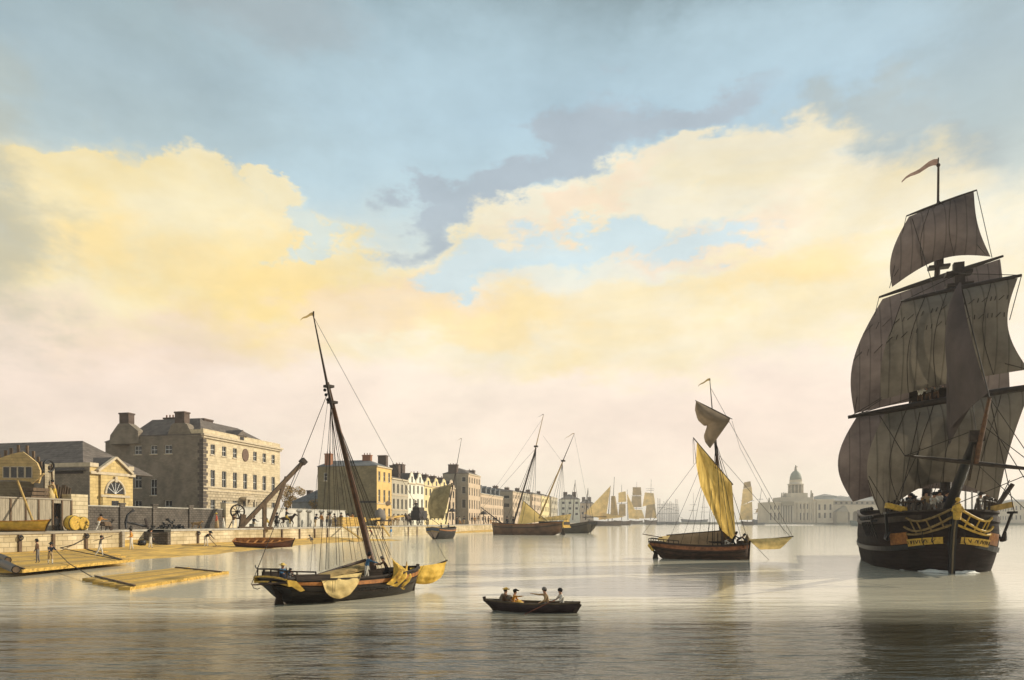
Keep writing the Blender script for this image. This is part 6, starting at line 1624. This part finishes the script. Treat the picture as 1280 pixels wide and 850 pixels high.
# hoist (shear legs with a round block), timber stacks
n = 7; s = q_s(60, n); Y = sy(s, n); z6 = zat(580, Y)-QZ; r = qroot('hoist', 'timber shear legs with a big round block at the top, behind the fence', 'hoist', s, n)
for dx, dy in ((-.55, 0), (-.2, .2), (.25, .1), (.75, 0)): mb = MB(); mb.tube([(dx*1.3, dy, 0), (dx*.55, 0, z6)], .07, 6); mb.build('leg', M_TIMBD, r)
mb = MB(); mb.tube([(.62*math.cos(t*PI/8), -.1, z6-.2+.62*math.sin(t*PI/8)) for t in range(17)], .11, 8, caps=False); mb.build('block', M_BLACK, r)
mb = MB(); mb.ball((0, -.1, z6-.4), .25, seg=8); mb.build('hook', M_OAK, r)
mb = MB(); mb.tube([(.0, -.3, 2.6), (.05, -.3, 3.4), (.1, -.2, 4.2), (.0, -.2, 4.6)], [.3, .42, .34, .1], 8); mb.build('sling_load', M_CANP, r)
quay_person('workman in pale smock perched above the fence beside the hoist', 68.5, 6.5, 26, 200, pose='both_reach', coat=C_TAN, legs=C_YELL, hat='cap')[0].location.z = QZ+3.2
s = q_s(69, 7.5); r = qroot('staging', 'small timber staging the pale smocked workman stands on', 'staging', s, 7)
mb = MB(); mb.box(-1.2, 1.2, -.8, .3, 3.1, 3.18); mb.build('platform', M_TIMBD, r)
for x in (-1.1, 1.1): mb = MB(); mb.box(x-.07, x+.07, -.7, -.56, 0, 3.09); mb.build('post', M_TIMBD, r)
for k in range(6):
    px = 72+k*3.1; n = 7.2; s = q_s(px, n); zt = zat(606+k % 3*2, sy(s, n))-QZ
    r = qroot('leaning_plank', 'dark plank leaning behind the fence, number %s of six counted from the hoist' % ('one two three four five six'.split()[k]), 'plank', s, n, 'dark planks leaning behind the fence'); mb = MB(); mb.bar((-.9, 0, 0), (.35, .5, zt), .42, .09); mb.build('board', M_TIMBD, r)
for k in range(7):
    n = 6.5; s = q_s(38, n); r = qroot('stacked_beam', 'dark beam in the stack left of the hoist, %s from the bottom' % ('first second third fourth fifth sixth seventh'.split()[k]), 'beam', s, n, 'stack of dark beams behind the fence', QZ+1.6+k*.42); mb = MB(); mb.box(-.4+k*.12, 2.2, 0, 1.6, 0, .33); mb.build('beam', M_TIMBD, r)
quay_person('shadowy figure in a long coat standing inside the fence doorway', 71, 5.6, 19, -60, pose='stand', coat=C_GREY, legs=C_GREY, tails=True)
# man with wheelbarrow
quay_person('man in orange jacket pushing a wheelbarrow along the quay', 123, 1.6, 22, QYAW/PI*180, pose='haul', coat=C_ORANGE, legs=C_WHITE)
s = q_s(133, 1.4); r = qroot('wheelbarrow', 'small dark wheelbarrow in front of the man in orange', 'wheelbarrow', s, 1.4)
mb = MB(); mb.prism([(-.5, -.3, .5), (.4, -.3, .5), (.25, -.3, .9), (-.6, -.3, .95)], (0, .6, 0)); mb.build('tray', M_TIMBD, r)
mb = MB(); mb.lathe([(.28, -.05), (.28, .05)], (0, 0, 0), 14); mb.v = [(x+.65, z, y+.28) for x, y, z in mb.v]; mb.build('wheel', M_OAK, r)
for y in (-.28, .28): mb = MB(); mb.bar((-1.2, y, .75), (.65, y*.3, .3), .07, .07); mb.bar((-.4, y, .02), (-.35, y, .5), .06, .06); mb.build('shaft', M_OAK, r)
# anchors and iron heap by the yard wall
n = 5.2; s = q_s(158, n); r = qroot('old_anchor', 'black iron anchor propped against the dark yard wall', 'anchor', s, n)
mb = MB(); mb.tube([(0, 0, .9), (3.4, .2, .35)], .13, 8); mb.build('shank', M_BLACK, r)
mb = MB(); mb.tube([(.9, 0, 2.3), (.15, 0, 1.7), (-.1, 0, .9), (-.05, 0, .1)], [.06, .13, .16, .08], 8); mb.quad([(1.2, -.2, 2.2), (.7, 0, 2.0), (1.2, .2, 2.2), (.9, 0, 2.6)]); mb.build('fluke_arm', M_BLACK, r)
mb = MB(); mb.bar((3.0, -.4, .1), (3.6, .5, 1.3), .2, .2); mb.build('stock', M_OAK, r)
n = 5.0; s = q_s(213, n)
r = qroot('iron_heap', 'low heap of rusty black chain and scrap against the yard wall', 'scrap heap', s, n)
mb = MB()
for k in range(40):
    a = random.uniform(-2.6, 2.6); b = random.uniform(-.6, .6); z = max(.1, (1.3-abs(a)*.4)*random.random()); mb.tube([(a, b, z), (a+random.uniform(-.5, .5), b+random.uniform(-.4, .4), z+random.uniform(-.2, .35))], random.uniform(.06, .16), 6)
struct(mb.build('scrap_iron', M_BLACK, r), 'stuff')
# tan calf-sized dog
def beast(label, cat, px, n, hpx, yaw, coat, horse=False):
    s = q_s(px, n); p = quay(s, n); sc = px_h(hpx, p.y)/(1.6 if horse else 1.0)
    r = thing('horse' if horse else 'dog', label, cat, p, R(yaw), None, sc)
    V = []; E = []; Rr = []
    def add(p, r_, par):
        V.append(p); Rr.append(r_)
        if par is not None: E.append((par, len(V)-1))
        return len(V)-1
    if horse:
        c = add((.45, 0, 1.15), .27, None); b = add((0, 0, 1.15), .25, c); h = add((-.5, 0, 1.2), .26, b)
        nk = add((.74, 0, 1.36), .17, c); n2 = add((.93, 0, 1.58), .12, nk); hd = add((1.08, 0, 1.62), .11, n2); add((1.34, 0, 1.42), .065, hd); 
        for sd in (-1, 1): add((.98, sd*.06, 1.78), .025, n2)
        t = add((-.82, 0, 1.15), .05, h); t2 = add((-.98, 0, .8), .07, t); add((-1.0, 0, .5), .03, t2)
        for sd, f in ((1, .22), (-1, -.12)):
            a = add((.5, sd*.16, .95), .12, c); k = add((.5+f, sd*.16, .58), .06, a); q = add((.45+f*.6, sd*.16, .14), .04, k); add((.52+f*.6, sd*.16, .04), .055, q)
        for sd, f in ((1, -.2), (-1, .16)):
            a = add((-.5, sd*.15, .98), .16, h); k = add((-.38+f*.6, sd*.16, .75), .09, a); q = add((-.66+f, sd*.16, .5), .05, k); w = add((-.58+f, sd*.16, .12), .04, q); add((-.5+f, sd*.16, .04), .055, w)
    else:
        c = add((.35, 0, .66), .22, None); b = add((0, 0, .68), .18, c); h = add((-.38, 0, .68), .19, b)
        nk = add((.55, 0, .82), .09, c); hd = add((.70, 0, .92), .085, nk); add((.92, 0, .84), .045, hd)
        for sd in (-1, 1): add((.64, sd*.07, 1.0), .025, hd)
        t = add((-.58, 0, .74), .035, h); add((-.85, 0, .86), .02, t)
        for sd, f in ((1, .16), (-1, -.1)): a = add((.38, sd*.1, .5), .06, c); k = add((.36+f, sd*.1, .28), .035, a); q = add((.36+f*1.1, sd*.1, .04), .03, k); add((.43+f*1.1, sd*.1, .03), .03, q)
        for sd, f in ((1, -.14), (-1, .12)): a = add((-.38, sd*.1, .52), .09, h); k = add((-.32+f*.5, sd*.1, .38), .05, a); q = add((-.48+f, sd*.1, .24), .03, k); w = add((-.44+f, sd*.1, .04), .028, q); add((-.37+f, sd*.1, .03), .03, w)
    me = bpy.data.meshes.new('cage'); me.from_pydata(V, E, []); ob = bpy.data.objects.new('t', me); COL.objects.link(ob); ob.modifiers.new('s', 'SKIN')
    for i, q in enumerate(Rr): me.skin_vertices[0].data[i].radius = (q, q)
    ss = ob.modifiers.new('ss', 'SUBSURF'); ss.levels = 1
    nm = bpy.data.meshes.new_from_object(ob.evaluated_get(bpy.context.evaluated_depsgraph_get())); bpy.data.objects.remove(ob)
    nm.materials.clear(); nm.materials.append(coat)
    for p_ in nm.polygons: p_.use_smooth = True
    o = bpy.data.objects.new('body', nm); COL.objects.link(o); o.parent = r
    if horse:
        mb = MB(); mb.prism([(.55, -.02, 1.4), (.85, -.02, 1.75), (.98, -.02, 1.78), (.9, -.02, 1.5), (.7, -.02, 1.3)], (0, .04, 0)); mb.build('mane', M_HAIR, r)
    return r
QD = math.degrees(QYAW)
M_DOG = mat('tan_dog_fur', (.36, .22, .09), .45, 3, .95, .3, col2=(.06, .045, .03)); M_BAY = mat('dark_bay_fur', (.05, .03, .02), .4, 2, .8); M_DUNF = mat('dun_horse_fur', (.34, .22, .10), .3, 2, .8)
beast('big tan and black dog walking right along the quay edge', 'dog', 245, 1.0, 10.5, 0, M_DOG)
quay_person('woman in a red gown standing beside a child at the end of the dark wall', 271, 3, 19.5, 200, pose='stand', coat=C_RED, legs=C_RED, skirt=C_TAN, hat='cap', hatm=C_YELL)
quay_person('small child in a white frock next to the woman in red', 279.5, 3, 15.5, 200, pose='stand', coat=C_WHITE, legs=C_WHITE, skirt=C_WHITE, hat=None)
# the crane with its treadwheel
def crane():
    n = 2.0; s = q_s(301, n); Y = sy(s, n)
    v = Vessel('quay_crane', 'timber quay crane with a long slanting jib and a spoked treadwheel', 'crane', quay(s, n), QD-35)
    S = lambda px, py, y=0: v.side(px, py, y)
    mb = MB(); mb.bar(S(301, 659), S(379, 577.5), .6, .55); mb.build('jib', M_TIMBD, v.r)
    mb = MB(); mb.bar(S(377, 579), S(381, 575), .9, .9); mb.build('jib_head', M_OAK, v.r)
    mb = MB(); mb.bar(S(330.5, 660), S(330.5, 628), .5, .5); mb.build('post', M_TIMBD, v.r)
    mb = MB(); mb.bar(S(337, 658), S(358, 596), .42, .42); mb.build('back_stay', M_TIMBD, v.r)
    mb = MB(); mb.bar(S(298, 660.2), S(340, 660.2), .7, .45); mb.build('sill_beam', M_TIMBD, v.r)
    mb = MB(); mb.bar(S(302, 660), S(304, 643), .6, .7); mb.build('king_post', M_TIMBD, v.r)
    c = S(297, 639.5, .9); w0 = (S(305.5, 639.5, .9)-c).length
    mb = MB(); mb.tube([c+Vector((w0*math.cos(t*PI/12), 0, w0*math.sin(t*PI/12))) for t in range(25)], .12, 6, caps=False); wh = mb.build('treadwheel', M_OAK, v.r)
    for k in range(10): mb = MB(); t = k*PI/5; mb.bar(c, c+Vector((w0*math.cos(t), 0, w0*math.sin(t))), .08, .08); mb.build('spoke', M_OAK, wh)
    mb = MB(); mb.tube([c+Vector((0, -.6, 0)), c+Vector((0, .6, 0))], .16, 8); mb.build('axle', M_BLACK, wh)
    for dx in (-.9, .7): mb = MB(); mb.bar(c+Vector((0, .3, 0)), Vector((c.x+dx*1.3, c.y+.3, 0)), .12, .12); mb.build('trestle_leg', M_TIMBD, v.r)
    v.rope('fall_rope', [S(379, 578, -.5), S(364, 612, -.5), S(352, 640, -.5)], .04)
crane()
quay_person('man cranking at the treadwheel left of the crane post', 291.5, 2.2, 18, QD, pose='both_reach', coat=C_BROWN, legs=C_WHITE)
r_, _ = quay_person('seated man in dark coat on a block under the crane jib', 317, 2.5, 19, QD, pose='sit', coat=C_NAVY, legs=C_TAN)
r_.location.z += .55
s = q_s(317, 2.5); r = qroot('stone_block', 'squared stone block the man under the crane sits on', 'block', s, 2.5); mb = MB(); mb.box(-.5, .5, -.4, .4, 0, .62); mb.build('block', M_QUAYC, r)
quay_person('man in dark coat and yellow apron leaning by the crane stay', 334.5, 1.6, 19, 190, pose='haul', coat=C_BLACK, legs=C_YELL)
quay_person('man in a long black coat walking between the crane and the horse', 345.5, 1.4, 19, QD, pose='stride', coat=C_BLACK, legs=C_BLACK, tails=True)
beast('dark bay horse trotting right with its rider by the gate pillars', 'horse', 359, 2.6, 16, 4, M_BAY, True)
p = quay(q_s(358.5, 2.6), 2.6); sc = px_h(16, p.y)/1.6
person('horseman in black coat and yellow breeches on the bay horse', p+Vector((-.1, 0, 1.22*sc)), 4, px_h(22, p.y), 'ride', C_BLACK, C_YELL)
# carriers
names = 'first second third fourth fifth sixth seventh eighth'.split()
cols = [(C_NAVY, C_TAN), (C_ORANGE, C_GREY), (C_TAN, C_NAVY), (C_WHITE, C_GREY), (C_GREY, C_NAVY), (C_BROWN, C_GREY), (C_WHITE, C_NAVY), (C_ORANGE, C_NAVY)]
for k, px in enumerate((394, 402, 408.5, 413.5, 419.5, 426, 433, 440)):
    quay_person('%s man from the left in the gang hauling timber' % names[k], px, 1.2+.5*(k % 3), 17.5, QD+180 if k % 3 == 1 else QD, pose=('haul', 'stride', 'haul', 'pull_back')[k % 4], coat=cols[k][0], legs=cols[k][1], group='gang of men hauling timber')
n = .8
s = q_s(428, n); r = qroot('timber_stack', 'stack of fresh yellow planks on the quay behind the hauling gang', 'timber stack', s, n)
L = q_s(458, n)-s
for k in range(6): mb = MB(); mb.box(.15*(k % 2), L-.2*(k % 3), .0, 2.2, k*.3, k*.3+.27); mb.build('plank', M_TIMB, r)
# planks sliding down to the sand
for i, (a, b, lab) in enumerate((((429, 657), (455, 676), 'long plank sliding from the stack down to the sand, left one'), ((478, 655), (487, 668), 'plank leaning on the quay edge just left of the man in blue'), ((455, 661), (482, 661.5), 'plank laid level against the quay face below the stack'))):
    A_ = quay(q_s(a[0], -.3), -.3, QZ+.05); B_ = wl(b[0], b[1], .25) if i < 2 else quay(q_s(482, -.4), -.4, QZ-.2)
    if i == 1: B_ = quay(q_s(487, -3), -3, .2)
    o = tag(MB().bar((0, 0, 0), B_-A_, .35, .12).build('gangplank', M_TIMB, None, A_), lab, 'plank')
# loaded timber cart with horses, coach
def cart():
    n = 2.4; s = q_s(470, n); p = quay(s, n); v = Vessel('timber_cart', 'long timber wagon carrying a projecting yellow beam', 'cart', p, QD)
    S = lambda px, py, y=0: v.side(px, py, y)
    mb = MB(); mb.bar(S(462, 649.5), S(508, 644.5), .5, .4); mb.build('beam', M_TIMB, v.r)
    a, b = S(472, 652), S(484, 652); mb = MB(); mb.box(a.x, b.x, -.8, .8, 1.0, 1.3); mb.build('cart_bed', M_OAK, v.r)
    for t in (.15, .85):
        for y in (-.9, .9):
            c = Vector((lerp(a.x, b.x, t), y, .75)); mb = MB(); mb.tube([c+Vector((.7*math.cos(k*PI/8), 0, .7*math.sin(k*PI/8))) for k in range(17)], .08, 6, caps=False)
            for k in range(6): mb.bar(c, c+Vector((.7*math.cos(k*PI/3), 0, .7*math.sin(k*PI/3))), .06, .06)
            mb.build('wheel', M_OAK, v.r)
    mb = MB(); c = S(474, 647, .6); mb.lathe([(2.2, 0), (2.3, .8), (1.7, 2.0), (.3, 2.5)], (c.x, .4, 1.3), 12, sy=.5, sx=.8); mb.build('covered_load', C_GREY, v.r)
cart()
beast('dun horse harnessed to the timber wagon, left one', 'horse', 489, 2.0, 13, QD, M_DUNF, True); beast('dun horse leading in front of the timber wagon, right one', 'horse', 496, 2.6, 13, QD, M_DUNF, True)
def coach():
    n = 2.6; s = q_s(524, n); p = quay(s, n); r = thing('coach', 'black four wheeled coach with roof luggage, standing before the white houses', 'coach', p, R(QD)); k = px_h(1, p.y)
    W2 = 3.0
    mb = MB(); mb.prism([(-2.6, -1.1, 1.3), (2.2, -1.1, 1.3), (2.9, -1.1, 2.4), (2.6, -1.1, 3.7), (-2.8, -1.1, 3.7), (-3.0, -1.1, 2.4)], (0, 2.2, 0)); mb.build('body', mat('coach_black', (.02, .014, .014), .4, 2, .4), r)
    mb = MB(); mb.box(-.7, .6, -1.13, -1.102, 2.4, 3.4); mb.build('window', M_GLASS, r)
    mb = MB(); mb.box(-2.4, 1.2, -.9, .9, 3.72, 4.5); mb.build('luggage', M_OAK, r)
    mb = MB(); mb.box(2.7, 4.2, -.9, .9, 2.6, 2.8); mb.build('driver_seat', M_OAK, r)
    for x, rr in ((-2.1, 1.15), (2.6, .9)):
        for y in (-1.3, 1.3):
            mb = MB(); c = Vector((x, y, rr)); mb.tube([c+Vector((rr*math.cos(t*PI/8), 0, rr*math.sin(t*PI/8))) for t in range(17)], .1, 6, caps=False)
            for t in range(5): mb.bar(c-Vector((rr*math.cos(t*PI/5), 0, rr*math.sin(t*PI/5))), c+Vector((rr*math.cos(t*PI/5), 0, rr*math.sin(t*PI/5))), .08, .08)
            mb.build('wheel', M_OAK, r)
    return r
coach()
beast('near dark horse in front of the coach', 'horse', 510, 2.0, 14, QD+180, M_BAY, True); beast('second dark horse in front of the coach, farther from the river', 'horse', 513.5, 4, 13, QD+180, M_BAY, True)
r_, _ = quay_person('coachman in a dark coat high on the coach roof', 520, 2.6, 15, QD+180, pose='sit', coat=C_BLACK, legs=C_BLACK, hat='round'); r_.location.z += 4.5
# crowd beyond, lanterns / shelters
lab = ['figure in grey', 'figure in brown', 'figure in white', 'figure in navy', 'figure in black', 'figure in orange', 'figure in tan']
cc = [C_GREY, C_BROWN, C_WHITE, C_NAVY, C_BLACK, C_ORANGE, C_TAN]
i = 0
ordn = 'first second third fourth fifth sixth seventh eighth ninth tenth eleventh twelfth thirteenth fourteenth'.split()
for px in (505, 571, 575, 580, 590, 593.5, 598, 607, 610.5, 613.5, 617, 620):
    quay_person('%s on the far quay, %s from the left of those beyond the coach' % (lab[i % 7], ordn[i]) if i else 'figure in grey walking between the timber wagon and the coach', px, 1.5+random.uniform(0, 2), 11-max(0, (px-580)*.03), random.choice((QD, QD+180, 200)), pose=random.choice(('stand', 'stride')), coat=cc[i % 7], legs=cc[(i+3) % 7], group='people strolling on the far quay'); i += 1
for px, hp, lab_ in ((565.5, 21, 'mushroom roofed lamp shelter on the quay right of the small sailing boat'), (604.5, 17, 'mushroom roofed lamp shelter on the quay by the long dormered row')):
    n = 1.5; s = q_s(px, n); k = px_h(1, sy(s, n)); r = qroot('post_shelter', lab_, 'post shelter', s, n, 'roofed posts on the far quay')
    mb = MB(); mb.tube([(0, 0, 0), (0, 0, (hp-3)*k)], .3*k*2, 6); mb.build('post', M_OAK, r)
    mb = MB(); mb.lathe([(5.4*k, (hp-4.6)*k), (5*k, (hp-4)*k), (3*k, (hp-1.5)*k), (.5*k, hp*k)], seg=10); mb.build('roof', M_OAK, r)

# ================================================================ ROWING BOAT IN THE FOREGROUND
def rowboat():
    Y = 24.2
    v, pt, shz = open_boat('rowing_boat', 'dark rowing boat with two seated men and a heap of goods, foreground', ground(667, Y, 0), 167, 2.75, .95, .25, mat('plum_black_hull', (.035, .022, .022), .4, 3, .5, .5, plank=('Z', .07)), mat('worn_oak_inside', (.09, .065, .04), .4, 3, .8), thwarts=3, s0=.10, s1=.12, wt=.16)
    S = lambda px, py, y=0: v.side(px, py, y)
    rudder(v, -1.36, -.1, .42, .12)
    # oar
    a, b = S(688, 752.5, .42), S(642, 774.5, .95)
    o = MB(); d = (b-a).normalized(); inn = a-d*.35
    o.tube([inn, a, b.lerp(a, .25)], .014, 6); q = b.lerp(a, .25); sd = d.cross(Vector((0, 0, 1))).normalized()*.045
    o.prism([q-sd*.5, q+sd*.5, b+sd, b-sd], Vector((0, 0, .014)))
    w = o.build('oar', mat('red_brown_oar', (.16, .05, .025), .3, 5, .6), None, v.O, v.h); tag(w, 'long reddish oar trailing in the water from the rowing boat', 'oar')
    k = 2.05/2.6
    def sit(label, px, y, yaw, h, **kk):
        q = S(px, 752, y); q.z = .2; return person(label, v.world(q), yaw, h, **kk)
    sit('rower in buff waistcoat and dark cap, arm stretched left, back half turned', 684, 0, 196, 1.25, pose='sit_point', coat=mat('buff_cloth', (.46, .30, .15), .2, 6, .9), legs=C_GREY, hat='cap', hatm=C_GREY)
    sit('man in white shirt and dark cap seated near the pointed stern', 702.5, 0, 200, 1.2, pose='sit', coat=C_WHITE, legs=C_BLACK, hat='cap', hatm=C_BLACK)
    # cargo
    q = v.world(S(633, 750, 0)); q.z = .16
    r = thing('sack_heap', 'two bulging grey brown sacks leaning in the left end of the rowing boat', 'sacks', q, v.h)
    for x, y, hh, ww in ((.13, 0, .46, .15), (-.12, .05, .42, .18)):
        mb = MB(); mb.lathe([(ww*.7, 0), (ww, hh*.3), (ww*.9, hh*.65), (ww*.4, hh*.95), (ww*.1, hh)], (x, y, 0), 12); mb.build('sack', mat('sacking', (.17, .13, .09), .35, 6, .95, .5), r)
    q = v.world(S(648, 750, 0)); q.z = .17
    r = thing('yellow_bundle', 'crumpled bright yellow cloth bundle amidships in the rowing boat', 'bundle', q, v.h)
    mb = MB(); mb.ball((0, 0, .1), .17, seg=12, sz=.75, sx=1.2); mb.v = [(x+.02*math.sin(z*40), y+.02*math.sin(x*50), z+.02*math.sin(x*40+y*30)) for x, y, z in mb.v]; mb.build('cloth', M_YEL, r)
    sit('passenger in brown coat and yellow hat slumped among the sacks at the left end', 630, .12, -20, 1.15, pose='sit', coat=C_BROWN, legs=C_BROWN, hat='tricorn', hatm=C_STRAW)
    sit('passenger in orange jacket reaching right beside the yellow bundle', 641, .1, -12, 1.08, pose='sit_point', coat=C_ORANGE, legs=C_GREY, hat='tricorn', hatm=C_BLACK)
rowboat()
# crews
def crew(v, label, p, yaw, h, **k): return person(label, v.world(p), yaw, h, **k)
def sloop_crew():
    S = S1
    def at(px, py, y, z): q = S(px, py, y); q.z = z; return q
    Yp = 27.0
    crew(V1, 'woman in blue with a yellow straw bonnet seated at the stern rail of the sloop', at(352, 719, -.2, 1.02), -30, 1.05, pose='sit', coat=C_BLUE, legs=C_NAVY, skirt=C_NAVY, hat='straw', hatm=C_STRAW)
    crew(V1, 'child in a dark coat and cap beside the woman at the sloop stern', at(362, 722, -.2, .98), -20, .75, pose='sit', coat=C_GREY, legs=C_GREY, hat='cap')
    crew(V1, 'sailor in blue jacket and white trousers stepping toward the bow of the sloop', at(458, 732, -.75, .62), 22, 1.28, pose='both_reach', coat=C_BLUE, legs=C_WHITE)
    crew(V1, 'sailor in brown jacket bending over the windlass in the bow of the sloop', at(484, 732, -.5, .58), 190, 1.2, pose='haul', coat=C_BROWN, legs=C_BLACK, hat='cap', hatm=C_GREY)
sloop_crew()
def more_crew():
    S = S2
    for px, y, lab_, k in ((903, -.6, 'sailor in white shirt crouched at the mast of the cutter', dict(pose='crouch', coat=C_WHITE, legs=C_GREY)), (916, -.5, 'dark coated sailor standing in the bow of the cutter, farther left', dict(pose='haul', coat=C_BLACK, legs=C_BLACK)), (922, -.1, 'dark coated sailor stooping at the cutter bow beside the furled sail', dict(pose='bend', coat=C_NAVY, legs=C_BROWN))):
        q = S(px, 680, y); q.z = .85; crew(V2, lab_, q, -16, 1.6, **k)
    for px, lab_ in ((552, 'dark helmsman left of the mast in the small sailing boat'), (561, 'dark sailor right of the mast in the small sailing boat')):
        q = X4(px, 655, -.8); q.z = 1.95; crew(V4, lab_, q, 150, 1.7, pose='sit', coat=C_NAVY, legs=C_BLACK)
    for px, lab_ in ((634, 'sailor nearest the bowsprit on the deck of the ketch'), (642, 'second dark sailor on the ketch, close to the foremast foot')):
        q = S3(px, 655, 0); q.z = 1.8; crew(V3, lab_, q, 120, 2.6, pose='stand', coat=C_BLACK, legs=C_NAVY)
    v, X, xF, xM, pt, S = V5
    data = [(1143, 8.5, 'sailor in grey at the left end of the crowd behind the ship bow rail', C_GREY, 'haul'), (1150, 9.3, 'sailor in black stooping second from left at the ship bow rail', C_BLACK, 'bend'), (1158, 9, 'sailor in tan shirt third from left at the ship bow rail', C_TAN, 'point'), (1165, 9.8, 'sailor in white hauling near the middle of the ship bow', C_WHITE, 'haul'), (1174, 9.4, 'sailor in white shirt right of middle on the ship bow', C_WHITE, 'stand'), (1181, 9.8, 'sailor in dark blue just left of the bowsprit', C_NAVY, 'both_reach'), (1188, 9.3, 'sailor in yellow jacket hard against the bowsprit', C_YELL, 'stand'), (1137, 7.4, 'sailor in navy farthest left behind the ship rail', C_NAVY, 'stand'), (1154, 6.8, 'bare headed sailor in orange between two others on the ship bow', C_ORANGE, 'stride'), (1170, 6.6, 'sailor in brown standing back near the galley of the ship', C_BROWN, 'stand'), (1222, 8.6, 'sailor in white right of the bowsprit', C_WHITE, 'haul'), (1234, 8.2, 'sailor in grey at the right end of the ship bow rail', C_GREY, 'stand')]
    for px, x, lab_, c, po in data:
        q = X(px, 640, x); q.z = 3.45; crew(v, lab_, q, random.uniform(200, 300), 1.75, pose=po, coat=c, legs=C_GREY, group='crew crowding the ship bow')
    yardz = []
    for px, py, lab_ in ((1150, 503, 'sailor aloft on the fore yard, leftmost of three'), (1160, 501, 'sailor aloft on the fore yard, middle of three'), (1170, 499, 'sailor aloft on the fore yard, nearest the dark jib')):
        q = X(px, py+6, xF+.45); crew(v, lab_, q, 250, 1.6, pose='haul', coat=random.choice((C_WHITE, C_GREY)), legs=C_BROWN, group='sailors aloft on the fore yard')
more_crew()
# ---------------------------------------------------------------- haze over the river
def haze():
    m = bpy.data.materials.new('haze'); m.use_nodes = True; nt = m.node_tree; nt.nodes.clear()
    o = nt.nodes.new('ShaderNodeOutputMaterial'); p = nt.nodes.new('ShaderNodeVolumePrincipled')
    p.inputs['Color'].default_value = (.98, .96, .93, 1); p.inputs['Density'].default_value = .00036; p.inputs['Anisotropy'].default_value = .2
    nt.links.new(p.outputs[0], o.inputs['Volume'])
    mb = MB(); mb.box(-3100, 3100, -400, 5100, -6, 60); struct(mb.build('haze', m), 'stuff')
haze()
